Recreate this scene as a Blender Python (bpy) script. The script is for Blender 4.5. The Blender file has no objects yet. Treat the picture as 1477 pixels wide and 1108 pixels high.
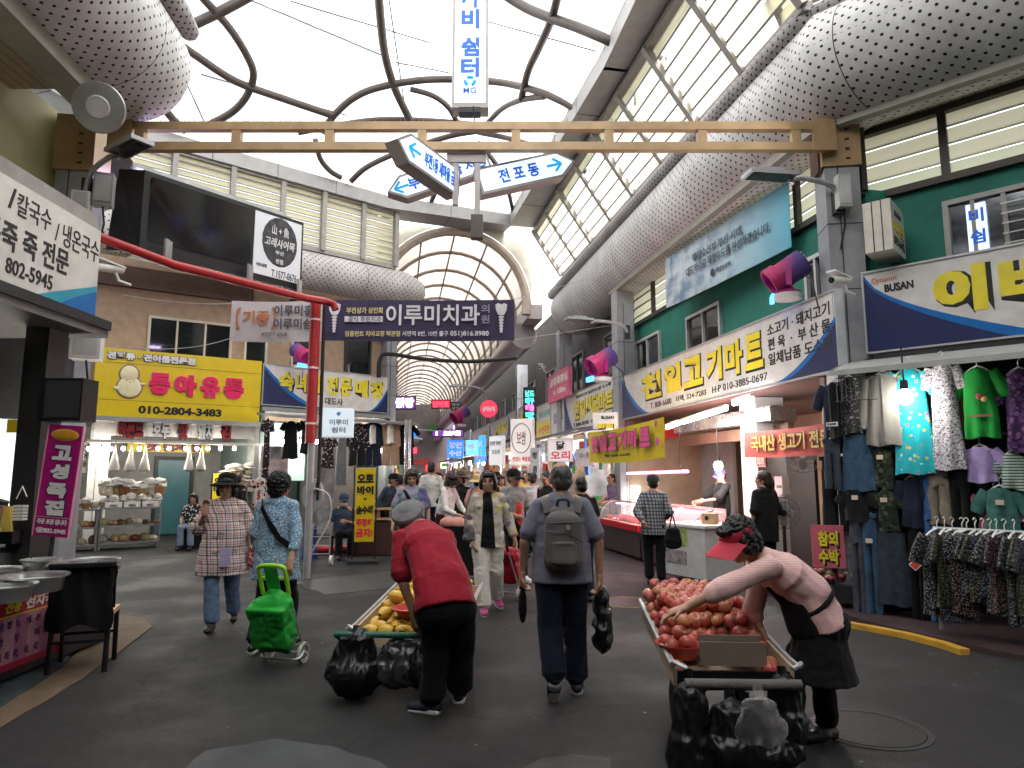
import bpy, math, random
import numpy as np
from mathutils import Vector as V, Matrix, noise as mnoise
random.seed(7)
sc = bpy.context.scene
R = math.radians
# ---------------------------------------------------------------- camera, sky, sun, exposure
F = 980.0; H = 1.6; PIT = math.atan(131 / F)
cd = bpy.data.cameras.new('camera'); cam = bpy.data.objects.new('camera', cd)
sc.collection.objects.link(cam); sc.camera = cam
cam.location = (0, 0, H); cam.rotation_euler = (math.pi / 2 + PIT, 0, 0)
cd.sensor_width = 36; cd.lens = F / 1477 * 36; cd.clip_start = .05; cd.clip_end = 2000
w = bpy.data.worlds.new('World'); sc.world = w; w.use_nodes = True
nt = w.node_tree; bg = nt.nodes['Background']
sky = nt.nodes.new('ShaderNodeTexSky'); sky.sky_type = 'NISHITA'; sky.sun_disc = False
SUN_EL, SUN_ROT = R(58), R(150)
sky.sun_elevation = SUN_EL; sky.sun_rotation = SUN_ROT; sky.dust_density = 4; sky.air_density = 1.0
hs = nt.nodes.new('ShaderNodeHueSaturation'); hs.inputs['Saturation'].default_value = .22; nt.links.new(sky.outputs[0], hs.inputs['Color']); nt.links.new(hs.outputs[0], bg.inputs[0]); bg.inputs[1].default_value = .15
sl = bpy.data.lights.new('sun', 'SUN'); so = bpy.data.objects.new('sun', sl); sc.collection.objects.link(so)
sl.energy = 1.5; sl.angle = R(25); sl.color = (1, .96, .9)
so.rotation_euler = (math.pi / 2 - SUN_EL, 0, math.pi - SUN_ROT)
sc.view_settings.view_transform = 'Standard'; sc.view_settings.look = 'None'
sc.view_settings.gamma = 1; sc.view_settings.use_curve_mapping = False
sc.view_settings.exposure = 2.3
sc.cycles.max_bounces = 8; sc.cycles.diffuse_bounces = 4; sc.cycles.glossy_bounces = 3
sc.cycles.transmission_bounces = 6; sc.cycles.transparent_max_bounces = 12
sc.cycles.sample_clamp_indirect = 4; sc.cycles.caustics_reflective = False; sc.cycles.caustics_refractive = False
sc.cycles.use_denoising = True
# ---------------------------------------------------------------- measuring helpers (photo pixel -> point in the place)
_S, _C = math.sin(PIT), math.cos(PIT)
def ray(px, py):
    u = (px - 738.5) / F; v = (554 - py) / F
    return V((u, _C - v * _S, _S + v * _C))
O = V((0, 0, H))
def atZ(px, py, z=0.): r = ray(px, py); return O + r * ((z - H) / r.z)
def atY(px, py, Y): r = ray(px, py); return O + r * (Y / r.y)
def onpl(px, py, pl):                     # vertical plane through two plan points
    a, b = V(pl[0]).to_2d(), V(pl[1]).to_2d(); d = b - a; n = V((-d.y, d.x)); r = ray(px, py)
    return O + r * (n.dot(a) / n.dot(r.to_2d()))
def off(pl, d):                           # plan line moved sideways (to the right of a->b)
    a, b = V(pl[0]).to_2d(), V(pl[1]).to_2d(); t = (b - a).normalized(); n = V((t.y, -t.x)) * d
    return (a + n, b + n)
def ln(pl, Y):                            # point of a plan line at depth Y
    a, b = V(pl[0]).to_2d(), V(pl[1]).to_2d(); t = (Y - a.y) / (b.y - a.y); return a + (b - a) * t
# ---------------------------------------------------------------- objects
COL = sc.collection
scr = bpy.data.scenes.new('scratch'); SVL = scr.view_layers[0]
def link(name, data, parent=None, loc=(0, 0, 0), rz=0.):
    o = bpy.data.objects.new(name, data); COL.objects.link(o)
    if parent is not None: o.parent = parent
    o.location = loc; o.rotation_euler = (0, 0, rz); return o
def tag(o, label=None, cat=None, group=None, kind=None):
    if label: o['label'] = label
    if cat: o['category'] = cat
    if group: o['group'] = group
    if kind: o['kind'] = kind
    return o
def E(name, loc, label, cat, group=None, rz=0.): return tag(link(name, None, None, loc, rz), label, cat, group, 'thing')
def copy_tree(o, parent=None):
    c = o.copy(); COL.objects.link(c)
    if parent is not None: c.parent = parent
    for ch in list(o.children): copy_tree(ch, c)
    return c
def mesh(name, v, f, mats, uv=None, mi=None, smooth=True, ang=38):
    me = bpy.data.meshes.new(name); me.from_pydata([tuple(q) for q in v], [], f)
    for m in (mats if isinstance(mats, (list, tuple)) else [mats]): me.materials.append(m)
    if mi is not None: me.polygons.foreach_set('material_index', mi)
    if uv is not None:
        l = me.uv_layers.new(name='UVMap'); l.data.foreach_set('uv', np.array(uv, dtype=np.float32).ravel())
    if smooth:
        me.shade_smooth(); me.set_sharp_from_angle(angle=R(ang))
    me.update(); return me
def perp(d):
    a = V((0, 0, 1)) if abs(d.z) < .9 else V((1, 0, 0))
    s = d.cross(a).normalized(); return s, s.cross(d).normalized()
class MB:
    def __init__(s): s.v = []; s.f = []; s.m = []; s.uv = []
    def add(s, vs, fs, m=0, uvs=None):
        n = len(s.v); s.v += [V(q) for q in vs]
        for k, f in enumerate(fs):
            s.f.append([i + n for i in f]); s.m.append(m)
            s.uv += uvs[k] if uvs else [(0, 0)] * len(f)
        return s
    def box(s, c, d, m=0, rz=0., rx=0., ry=0.):
        M = Matrix.Translation(V(c)) @ Matrix.Rotation(rz, 4, 'Z') @ Matrix.Rotation(ry, 4, 'Y') @ Matrix.Rotation(rx, 4, 'X')
        h = V(d) / 2
        vs = [M @ V((x * h.x, y * h.y, z * h.z)) for x in (-1, 1) for y in (-1, 1) for z in (-1, 1)]
        return s.add(vs, [(0, 1, 3, 2), (4, 6, 7, 5), (0, 4, 5, 1), (2, 3, 7, 6), (0, 2, 6, 4), (1, 5, 7, 3)], m)
    def bar(s, a, b, w, h, m=0, up=(0, 0, 1)):
        a, b = V(a), V(b); d = (b - a).normalized(); sd = d.cross(V(up))
        if sd.length < 1e-4: sd = V((1, 0, 0))
        sd.normalize(); u = sd.cross(d); L = (b - a).length
        vs = [p + sd * (w / 2 * i) + u * (h / 2 * j) for p in (a, b) for i, j in ((-1, -1), (1, -1), (1, 1), (-1, 1))]
        uq = [(0, 0), (w, 0), (w, L), (0, L)]
        return s.add(vs, [(3, 2, 1, 0), (4, 5, 6, 7), (0, 1, 5, 4), (1, 2, 6, 5), (2, 3, 7, 6), (3, 0, 4, 7)], m, [uq] * 6)
    def tube(s, pts, r, seg=10, m=0, caps=True, a0=0., a1=360.):
        pts = [V(p) for p in pts]; n = len(pts); rs = r if isinstance(r, (list, tuple)) else [r] * n
        full = abs(a1 - a0 - 360) < 1e-3; ns = seg if full else seg + 1
        vs = []; sd = None; acc = 0; vl = []
        for i, p in enumerate(pts):
            d = ((pts[i + 1] - p).normalized() if i < n - 1 else V()) + ((p - pts[i - 1]).normalized() if i else V()); d.normalize()
            if sd is None: sd, u = perp(d)
            else:
                sd = (sd - d * sd.dot(d)).normalized(); u = sd.cross(d)
                acc += (p - pts[i - 1]).length
            k = 1.
            if 0 < i < n - 1: k = 1 / max(.5, math.cos((pts[i + 1] - p).angle(p - pts[i - 1]) / 2))
            vl.append(acc)
            for j in range(ns):
                a = R(a0 + (a1 - a0) * j / seg); vs.append(p + (sd * math.cos(a) * k + u * math.sin(a)) * rs[i])
        fs = []; uv = []; rm = max(rs)
        for i in range(n - 1):
            for j in range(seg):
                j2 = (j + 1) % ns
                fs.append((i * ns + j, i * ns + j2, (i + 1) * ns + j2, (i + 1) * ns + j))
                u0, u1 = [2 * math.pi * rm * q / seg * (a1 - a0) / 360 for q in (j, j + 1)]
                uv.append([(u0, vl[i]), (u1, vl[i]), (u1, vl[i + 1]), (u0, vl[i + 1])])
        if caps and full:
            fs.append(tuple(range(ns))[::-1]); uv.append([(0, 0)] * ns)
            fs.append(tuple(range((n - 1) * ns, n * ns))); uv.append([(0, 0)] * ns)
        return s.add(vs, fs, m, uv)
    def lathe(s, prof, c=(0, 0, 0), seg=24, m=0, M=None):
        M = Matrix.Translation(V(c)) @ (M or Matrix())
        vs = [M @ V((r * math.cos(2 * math.pi * j / seg), r * math.sin(2 * math.pi * j / seg), z)) for r, z in prof for j in range(seg)]
        fs = [(i * seg + j, i * seg + (j + 1) % seg, (i + 1) * seg + (j + 1) % seg, (i + 1) * seg + j) for i in range(len(prof) - 1) for j in range(seg)]
        if prof[0][0] > 1e-5: fs.append(tuple(range(seg))[::-1])
        if prof[-1][0] > 1e-5: fs.append(tuple(range((len(prof) - 1) * seg, len(prof) * seg)))
        return s.add(vs, fs, m)
    def ell(s, c, r, m=0, M=None, seg=14, rings=9):
        r = V((r, r, r)) if isinstance(r, (int, float)) else V(r)
        return s.lathe([(max(1e-6, math.sin(math.pi * i / rings)), -math.cos(math.pi * i / rings)) for i in range(rings + 1)], c, seg, m, (M or Matrix()) @ Matrix.Diagonal((r.x, r.y, r.z, 1)))
    def prism(s, poly, y0, y1, m=0):      # outline in x,z thickened along y
        n = len(poly); vs = [(x, y0, z) for x, z in poly] + [(x, y1, z) for x, z in poly]
        fs = [tuple(range(n)), tuple(range(2 * n - 1, n - 1, -1))] + [(i, i + n, (i + 1) % n + n, (i + 1) % n) for i in range(n)]
        return s.add(vs, fs, m)
    def slab(s, poly, z0, z1, m=0):       # plan outline thickened along z
        n = len(poly); vs = [(p[0], p[1], z0) for p in poly] + [(p[0], p[1], z1) for p in poly]
        fs = [tuple(range(n))[::-1], tuple(range(n, 2 * n))] + [(i, (i + 1) % n, (i + 1) % n + n, i + n) for i in range(n)]
        return s.add(vs, fs, m)
    def quad(s, a, b, c, d, m=0, uv=None): return s.add([a, b, c, d], [(0, 1, 2, 3)], m, [uv] if uv else None)
    def surf(s, fn, nu, nv, m=0, us=1., vs_=1.):
        vs = [fn(i / nu, j / nv) for i in range(nu + 1) for j in range(nv + 1)]; fs = []; uv = []
        for i in range(nu):
            for j in range(nv):
                fs.append((i * (nv + 1) + j, (i + 1) * (nv + 1) + j, (i + 1) * (nv + 1) + j + 1, i * (nv + 1) + j + 1))
                uv.append([(q[0] / nu * us, q[1] / nv * vs_) for q in ((i, j), (i + 1, j), (i + 1, j + 1), (i, j + 1))])
        return s.add(vs, fs, m, uv)
    def build(s, name, mats, parent=None, loc=(0, 0, 0), rz=0., smooth=True, ang=38):
        return link(name, mesh(name, s.v, s.f, mats, s.uv, s.m, smooth, ang), parent, loc, rz)
# ---------------------------------------------------------------- materials
class NT:
    def __init__(s, name):
        s.mat = bpy.data.materials.new(name); s.mat.use_nodes = True; s.t = s.mat.node_tree
        s.b = s.t.nodes['Principled BSDF']; s.out = s.t.nodes['Material Output']
    def __call__(s, typ, **kw):
        n = s.t.nodes.new('ShaderNode' + typ)
        for k, v in kw.items():
            if k[0].isupper() or k[0] == '_':
                key = int(k[1:]) if k[0] == '_' else k.replace('_', ' ')
                s.set(n.inputs[key], v)
            else: setattr(n, k, v)
        return n
    def set(s, inp, v):
        if isinstance(v, bpy.types.NodeSocket): s.t.links.new(v, inp)
        elif isinstance(v, (tuple, list)) and len(v) == 3 and inp.type == 'RGBA': inp.default_value = (*v, 1)
        else: inp.default_value = v
    def coord(s, k='Object'): return s('TexCoord').outputs[k]
    def noise(s, sc_, det=3, vec=None, rough=.55): return s('TexNoise', Scale=sc_, Detail=det, Roughness=rough, Vector=vec or s.coord()).outputs['Fac']
    def math(s, op, a, b=0.): return s('Math', operation=op, _0=a, _1=b).outputs[0]
    def ramp(s, f, a, b): return s('MapRange', Value=f, From_Min=a, From_Max=b).outputs[0]
    def mix(s, f, a, b, bt='MIX'):
        n = s('Mix', data_type='RGBA', blend_type=bt); s.set(n.inputs[0], f); s.set(n.inputs[6], a); s.set(n.inputs[7], b); return n.outputs[2]
    def P(s, **kw):
        for k, v in kw.items(): s.set(s.b.inputs[k.replace('_', ' ')], v)
        return s.mat
_mc = {}
def M(name, col=(.5, .5, .5), rough=.6, metal=0., var=.12, vs=5., bump=0., bs=40., spec=.5, em=None, es=0., trans=0., coat=0., dirt=0.):
    if name in _mc: return _mc[name]
    n = NT(name); c = n.coord()
    f = n.ramp(n.noise(vs, 5, c), .3, .7)
    cc = n.mix(f, tuple(q * (1 - var) for q in col), tuple(min(1, q * (1 + var)) for q in col))
    if dirt: cc = n.mix(n.math('MULTIPLY', n.ramp(n.noise(1.7, 6, c, .7), .5, .75), dirt), cc, tuple(q * .35 for q in col))
    n.P(Base_Color=cc, Roughness=n.math('ADD', rough - .08, n.math('MULTIPLY', n.noise(vs * 2.3, 3, c), .16)), Metallic=metal, Specular_IOR_Level=spec, Transmission_Weight=trans, Coat_Weight=coat)
    if em: n.P(Emission_Color=em, Emission_Strength=es)
    if bump: n.P(Normal=n('Bump', Strength=bump, Distance=.01, Height=n.noise(bs, 4, c)).outputs[0])
    _mc[name] = n.mat; return n.mat
def Mtrans(name, col, t=.6, rough=.6, es=0., var=.06, vs=1.2):   # light comes through (membrane, frosted glass, thin plastic)
    n = NT(name); f = n.ramp(n.noise(vs, 5), .3, .7)
    cc = n.mix(f, tuple(q * (1 - var) for q in col), col)
    n.P(Base_Color=cc, Roughness=rough)
    tr = n('BsdfTranslucent', Color=cc); mx = n('MixShader', _0=t, _1=n.b.outputs[0], _2=tr.outputs[0])
    n.t.links.new(mx.outputs[0], n.out.inputs[0]); return n.mat
def Mglass(name, col=(1, 1, 1), a=.75, rough=.05):                 # thin pane: mostly see-through with a gloss
    n = NT(name); n.P(Base_Color=col, Roughness=rough, Specular_IOR_Level=.8)
    tr = n('BsdfTransparent', Color=col); mx = n('MixShader', _0=a, _1=n.b.outputs[0], _2=tr.outputs[0])
    n.t.links.new(mx.outputs[0], n.out.inputs[0]); return n.mat
def Mem(name, col, s, base=None):
    if name in _mc: return _mc[name]
    n = NT(name); n.P(Base_Color=base or col, Emission_Color=col, Emission_Strength=s, Roughness=.4); _mc[name] = n.mat; return n.mat
def Mperf(name, col, p=.11, r=.2, rough=.42, metal=.25):           # sheet metal punched with staggered holes, uv in metres
    n = NT(name); uv = n('TexCoord').outputs['UV']
    def cell(o):
        q = n('VectorMath', operation='SCALE', _0=uv); q.inputs[3].default_value = 1 / p
        q = n('VectorMath', operation='ADD', _0=q.outputs[0], _1=(o, o, 0)); q = n('VectorMath', operation='FRACTION', _0=q.outputs[0])
        return n('VectorMath', operation='DISTANCE', _0=q.outputs[0], _1=(.5, .5, 0)).outputs['Value']
    d = n.math('LESS_THAN', n.math('MINIMUM', cell(0.), cell(.5)), r)
    sep = n('SeparateXYZ', Vector=uv); sm = n.math('LESS_THAN', n.math('FRACT', n.math('DIVIDE', sep.outputs[1], 1.9)), .006)
    g = n.mix(n.ramp(n.noise(1.3, 6, None, .7), .35, .7), tuple(q * .68 for q in col), col)
    hole = n.math('MAXIMUM', d, sm)
    n.P(Base_Color=n.mix(hole, g, (.008, .007, .007)), Roughness=n.math('ADD', rough, n.math('MULTIPLY', n.noise(2.5, 5), .25)), Metallic=n.math('MULTIPLY', n.math('SUBTRACT', 1., hole), metal * .4), Specular_IOR_Level=.3)
    n.P(Normal=n('Bump', Strength=.6, Distance=.01, Height=n.math('SUBTRACT', 1., hole)).outputs[0]); return n.mat
def fabric(name, col, rough=.85, var=.15, weave=900., fold=.25, pat=None):
    if name in _mc: return _mc[name]
    n = NT(name); c = n.coord(); cc = n.mix(n.ramp(n.noise(14, 5, c), .3, .7), tuple(q * (1 - var) for q in col), tuple(min(1, q * (1 + var)) for q in col))
    if pat: cc = pat(n, c, cc)
    h = n.math('ADD', n.noise(22, 4, c), n.math('MULTIPLY', n.noise(weave, 2, c), .12))
    n.P(Base_Color=cc, Roughness=rough, Specular_IOR_Level=.2, Sheen_Weight=.04, Normal=n('Bump', Strength=fold, Distance=.02, Height=h).outputs[0])
    _mc[name] = n.mat; return n.mat
def p_plaid(cols, per, ax='xz', k=.75):
    def f(n, c, cc):
        s = n('SeparateXYZ', Vector=c); x = n.math('ADD', s.outputs[0], n.math('MULTIPLY', s.outputs[1], k)); z = s.outputs[2]
        for col, fr, wd, ph in cols:
            for a in (x, z):
                m = n.math('LESS_THAN', n.math('FRACT', n.math('ADD', n.math('DIVIDE', a, per / fr), ph)), wd)
                cc = n.mix(n.math('MULTIPLY', m, .72), cc, col)
        return cc
    return f
def p_stripe(col, per, wd=.5, axis=2):
    def f(n, c, cc):
        s = n('SeparateXYZ', Vector=c)
        return n.mix(n.math('LESS_THAN', n.math('FRACT', n.math('DIVIDE', s.outputs[axis], per)), wd), cc, col)
    return f
def p_spots(cols, scale, thr=.3, wob=1.):
    def f(n, c, cc):
        for i, col in enumerate(cols):
            q = n('VectorMath', operation='ADD', _0=c, _1=(i * 3.17, i * 1.3, i * 7.7)).outputs[0]
            q = n('VectorMath', operation='ADD', _0=q, _1=n('VectorMath', operation='SCALE', _0=n('TexNoise', Scale=scale * 1.2, Vector=q).outputs['Color'], Scale=wob * .25 / scale).outputs[0]).outputs[0]
            d = n('TexVoronoi', Scale=scale, Vector=q).outputs['Distance']
            cc = n.mix(n.math('LESS_THAN', d, thr), cc, col)
        return cc
    return f
# ---------------------------------------------------------------- lettering
def _curve(s, offset, sp=1.):
    c = bpy.data.curves.new('lettering', 'FONT'); c.body = s; c.size = 1; c.resolution_u = 3; c.offset = offset; c.space_character = sp
    c.fill_mode = 'FRONT'
    o = bpy.data.objects.new('lettering', c); me = o.to_mesh(); n = len(me.vertices)
    v = np.zeros(n * 3, np.float32); me.vertices.foreach_get('co', v); v = v.reshape(-1, 3)
    f = [list(p.vertices) for p in me.polygons]; o.to_mesh_clear(); bpy.data.objects.remove(o); bpy.data.curves.remove(c); return v, f
_tc = {}
def text(s, w, h, m, parent, loc, bold=.02, out=None, outm=None, sh=(0, 0), depth=.006, name='lettering', rz=0., skew=0., arc=0., part=True):
    """Lettering fitted to a w x h box centred at loc, facing local -y; out = outline width behind it."""
    key = (s, bold)
    if key not in _tc: _tc[key] = _curve(s, bold)
    res = []
    v0, f0 = _tc[key]
    if not len(v0): return None
    lo, hi = v0.min(0), v0.max(0); cx = (lo + hi) / 2; sy = h / (hi[1] - lo[1]); sx = w / (hi[0] - lo[0]) if w else sy
    layers = [(v0, f0, m, 0., (0, 0))]
    if out is not None:
        k2 = (s, bold + out)
        if k2 not in _tc: _tc[k2] = _curve(s, bold + out)
        layers.append((_tc[k2][0], _tc[k2][1], outm, depth * .6, sh))
    b = MB()
    for v, f, mm, dy, (ox, oz) in layers:
        x = (v[:, 0] - cx[0]) * sx + ox; z = (v[:, 1] - cx[1]) * sy + oz; x = x + z * skew
        vs = [(x[i], dy, z[i]) for i in range(len(x))]; n = len(vs)
        ec = {}
        for p in f:
            for i in range(len(p)):
                a, c = p[i], p[(i + 1) % len(p)]; ec[(min(a, c), max(a, c))] = ec.get((min(a, c), max(a, c)), []) + [(a, c)]
        fs = [list(p) for p in f]
        vs2 = vs + [(q[0], depth, q[2]) for q in vs]
        fs += [[e[0][0], e[0][0] + n, e[0][1] + n, e[0][1]] for e in ec.values() if len(e) == 1]
        b.add(vs2, fs, 0 if mm is m else 1)
    o = b.build(name, [m, outm] if out is not None else [m], parent, (loc[0], loc[1] - depth, loc[2]), rz, smooth=False)
    return o
# ================================================================ the lines of the place (plan)
D = V((-.183, .983)); RWp = ((4.02, 8.2), (2.59, 15.9)); RFp = ((4.36, 8.15), (4.36 + .72, 8.15 - .69))
LF1 = ((-9.25, 15), (-6.27, 17)); LF2 = ((-6.27, 17), (-3.57, 19.5)); LSp = ((-4.5, 2), (-4.5, 8))
LWp = ((-3.57, 19.5), (-3.57 - .183 * 40, 19.5 + .983 * 40))
def wob(p, a, f, s=0): return a * mnoise.noise(V(p) * f + V((s, s * 2, 0)))
# ---- shared materials
STEEL = M('galvanised_steel', (.42, .43, .44), .45, .6, dirt=.25); DARK = M('dark_steel', (.02, .02, .022), .5, .2)
BLACK = M('black_plastic', (.008, .008, .009), .4); WHITE = M('white_paint', (.74, .73, .7), .45, dirt=.2)
GREYP = M('grey_clad', (.33, .34, .36), .45, .3, dirt=.3); GOLD = M('gold_paint', (.42, .285, .15), .4, .2, dirt=.3)
PIPE = M('roof_pipe', (.085, .07, .062), .45, .3, dirt=.2); CONC = M('concrete', (.3, .29, .27), .85, dirt=.4, bump=.2)
RED = M('red_paint', (.42, .02, .025), .4, dirt=.25); INK = M('black_ink', (.006, .006, .007), .6)
YEL = M('yellow_letter', (.75, .62, .03), .4); NAVY = M('navy_print', (.012, .02, .085), .35); SBLUE = M('blue_print', (.0, .13, .42), .35)
TEAL = M('teal_print', (.02, .30, .42), .35); WOOD = M('plain_wood', (.32, .2, .1), .6, dirt=.2)
BOARD = M('sign_board', (.62, .60, .56), .35, dirt=.08); REDL = M('red_letter', (.72, .03, .05), .4); BLUEL = M('blue_letter', (.01, .10, .62), .4)
FRAME_W = M('window_frame', (.55, .55, .53), .4, .3); PANE = M('window_pane', (.015, .018, .02), .06, spec=.9)
# ---- ground
n = NT('asphalt'); c = n.coord()
pt = n.ramp(n.noise(.35, 6, c, .65), .36, .66); f = n.ramp(n.noise(140, 3, c), .3, .75)
cc = n.mix(pt, (.0115, .0115, .012), (.026, .0255, .025)); cc = n.mix(n.math('MULTIPLY', f, .40), cc, (.060, .058, .056))
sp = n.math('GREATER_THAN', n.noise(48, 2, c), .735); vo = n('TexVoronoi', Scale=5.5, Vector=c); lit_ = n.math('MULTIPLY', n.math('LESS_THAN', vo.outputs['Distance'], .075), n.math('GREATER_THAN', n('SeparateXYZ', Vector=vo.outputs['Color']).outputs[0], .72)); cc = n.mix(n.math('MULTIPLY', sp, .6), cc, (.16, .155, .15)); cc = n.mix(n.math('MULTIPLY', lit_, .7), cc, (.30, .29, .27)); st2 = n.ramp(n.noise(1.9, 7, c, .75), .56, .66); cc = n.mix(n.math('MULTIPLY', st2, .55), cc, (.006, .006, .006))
cr = n('TexVoronoi', feature='DISTANCE_TO_EDGE', Scale=.34, Vector=n('VectorMath', operation='ADD', _0=c, _1=n('VectorMath', operation='SCALE', _0=n('TexNoise', Scale=1.1, Detail=5, Vector=c).outputs['Color'], Scale=.9).outputs[0]).outputs[0]).outputs[0]
cc = n.mix(n.math('MULTIPLY', n.math('LESS_THAN', cr, .0035), .7), cc, (.008, .008, .008))
cc = n.mix(n.math('MULTIPLY', n.ramp(n.noise(9, 6, c, .75), .35, .7), .5), cc, (.012, .012, .0122)); cc = n.mix(n.math('MULTIPLY', n.ramp(n.noise(34, 3, c), .52, .72), .30), cc, (.07, .068, .065)); wet = n.ramp(n.noise(.8, 4, c), .45, .62)
n.P(Base_Color=cc, Roughness=n.math('SUBTRACT', .72, n.math('MULTIPLY', wet, .22)), Specular_IOR_Level=.28, Normal=n('Bump', Strength=.55, Distance=.014, Height=n.math('ADD', f, n.math('MULTIPLY', n.noise(4, 4, c), .5))).outputs[0])
tag(MB().quad((-90, -40, 0), (90, -40, 0), (90, 160, 0), (-90, 160, 0)).build('ground', n.mat), kind='structure')
def blob(name, pix, z, mat, jit=.0, kind='structure'):
    pts = [atZ(x, y, 0) for x, y in pix]; q = []
    for i, p in enumerate(pts):
        a, b = p, pts[(i + 1) % len(pts)]
        for k in range(4): r = a.lerp(b, k / 4); q.append((r.x + wob(r, jit, 3), r.y + wob(r, jit, 3, 5)))
    if sum(q[i][0] * q[(i + 1) % len(q)][1] - q[(i + 1) % len(q)][0] * q[i][1] for i in range(len(q))) < 0: q.reverse()
    return tag(MB().slab(q, .0005, z).build(name, mat), kind=kind)
PATCH = M('asphalt_patch', (.028, .031, .035), .45, var=.3, vs=3, bump=.3, bs=60, dirt=.5)
blob('ground_patch', [(262, 1108), (300, 1085), (400, 1066), (480, 1078), (560, 1108), (560, 1150), (262, 1150)], .004, PATCH, .06)
blob('ground_patch', [(752, 1108), (775, 1092), (835, 1085), (888, 1092), (880, 1112), (760, 1130)], .004, M('mud_patch', (.03, .026, .022), .7, var=.35, bump=.4), .06)
blob('ground_patch', [(420, 840), (560, 824), (700, 815), (760, 822), (600, 845), (470, 858)], .004, M('old_asphalt', (.022, .022, .022), .55, var=.3, dirt=.4), .12)
blob('kerb', [(0, 1052), (120, 980), (198, 922), (220, 905), (208, 893), (160, 885), (150, 905), (90, 965), (0, 1024)], .012, M('worn_kerb', (.10, .066, .038), .8, var=.3, dirt=.6, bump=.3), .02)
blob('pavement', [(0, 1024), (90, 964), (130, 905), (165, 882), (120, 880), (0, 930)], .016, M('old_paint_slab', (.028, .045, .052), .7, var=.5, vs=4, dirt=.7), .01)
yk = M('yellow_kerb_paint', (.50, .27, .02), .7, var=.25, dirt=.15)
rk = [(1215, 903), (1260, 911), (1310, 921), (1360, 934), (1392, 945)]
kp = [atZ(*q) for q in rk]
b = MB()
for a_, c_ in zip(kp[:-1], kp[1:]): b.bar(a_ + V((0, 0, .026)), c_ + V((0, 0, .026)), .10, .052)
tag(b.build('kerb', yk), kind='structure')
tag(MB().slab([(3.80, 7.55), (4.02, 6.98), (4.30, 6.32), (5.1, 5.2), (12, 3.5), (12, 30), (2, 30), (2.9, 12)][::1], .001, .05).build('pavement', M('shop_floor', (.045, .024, .026), .6, var=.25, dirt=.5)), kind='structure')
o = E('manhole_cover', atZ(1250, 1050), 'dark round manhole cover in the asphalt beside the apple cart', 'manhole cover')
b = MB(); b.lathe([(.33, 0), (.33, .006), (.30, .006), (.30, .004), (0.0, .004)], seg=40)
b.build('lid', M('cast_iron', (.02, .019, .018), .5, .5, var=.3, bump=.6, bs=55), o)
b = MB(); b.lathe([(.335, 0), (.335, .004), (.37, .004), (.37, 0)], seg=40); b.build('rim', M('old_concrete_rim', (.024, .023, .022), .8), o)
o = E('manhole_cover', atZ(905, 869), 'round manhole cover with a worn yellow painted ring on wet asphalt', 'manhole cover')
b = MB(); b.lathe([(.34, 0), (.34, .005), (0, .005)], seg=40); b.build('lid', M('cast_iron', (.02, .02, .02)), o)
b = MB(); b.lathe([(.35, 0), (.35, .006), (.38, .006), (.38, 0)], seg=40); b.build('rim', M('worn_yellow_ring', (.3, .2, .05), .7, var=.5, dirt=.7), o)
# ================================================================ roof over the crossing
ZR = 9.0
ring = [V(q) for q in ((-.07, 19.52), (1.68, 11.6), (2.0, 9.4), (3.3, 2.0), (3.3, -6), (-4.6, -6), (-4.7, 7.6), (-9.6, 10.4), (-8.29, 14.23), (-3.46, 18.18))]
RC = V((-2.2, 9.5))
def rfrac(x, y):
    p = V((x, y)) - RC
    if p.length < 1e-4: return 0.
    for i in range(len(ring)):
        a, bq = ring[i] - RC, ring[(i + 1) % len(ring)] - RC; e = bq - a; den = p.x * e.y - p.y * e.x
        if abs(den) < 1e-9: continue
        t = (a.x * e.y - a.y * e.x) / den; s_ = (a.x * p.y - a.y * p.x) / den
        if t > 0 and -1e-6 <= s_ <= 1 + 1e-6: return 1 / t
    return 1.
def domez(x, y): f = min(1., rfrac(x, y)); return ZR + .35 + 3.2 * (1 - f * f)
def dome(px, py):
    r = ray(px, py); t = 4.
    while t < 60:
        p = O + r * t
        if p.z >= domez(p.x, p.y): return p
        t += .03
    return p
roof = E('market_canopy', (RC.x, RC.y, ZR), 'white membrane canopy with curved brown pipe ribs over the market crossing', 'canopy')
def rl(p): return V(p) - V((RC.x, RC.y, ZR))
mem = Mtrans('roof_membrane', (.80, .80, .79), .80, .5, var=.12, vs=.5)
rp = []
for i in range(len(ring)):
    for k in range(6): rp.append(ring[i].lerp(ring[(i + 1) % len(ring)], k / 6))
b = MB(); NR = 9
vs = [rl((RC.x, RC.y, domez(RC.x, RC.y)))]
for k in range(1, NR + 1):
    for q in rp: z = RC.lerp(q, k / NR); vs.append(rl((z.x, z.y, ZR + .35 + 3.2 * (1 - (k / NR) ** 2))))
N_ = len(rp); fs = [(0, 1 + i, 1 + (i + 1) % N_) for i in range(N_)]
for k in range(NR - 1):
    for i in range(N_): fs.append((1 + k * N_ + i, 1 + (k + 1) * N_ + i, 1 + (k + 1) * N_ + (i + 1) % N_, 1 + k * N_ + (i + 1) % N_))
b.add(vs, fs).build('membrane', mem, roof)
def smooth_pts(p, n=6):
    q = []
    for i in range(len(p) - 1):
        p0, p1, p2, p3 = p[max(0, i - 1)], p[i], p[i + 1], p[min(len(p) - 1, i + 2)]
        for k in range(n):
            t = k / n; q.append(.5 * ((2 * p1) + (p2 - p0) * t + (2 * p0 - 5 * p1 + 4 * p2 - p3) * t * t + (3 * p1 - p0 - 3 * p2 + p3) * t ** 3))
    return q + [p[-1]]
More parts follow.
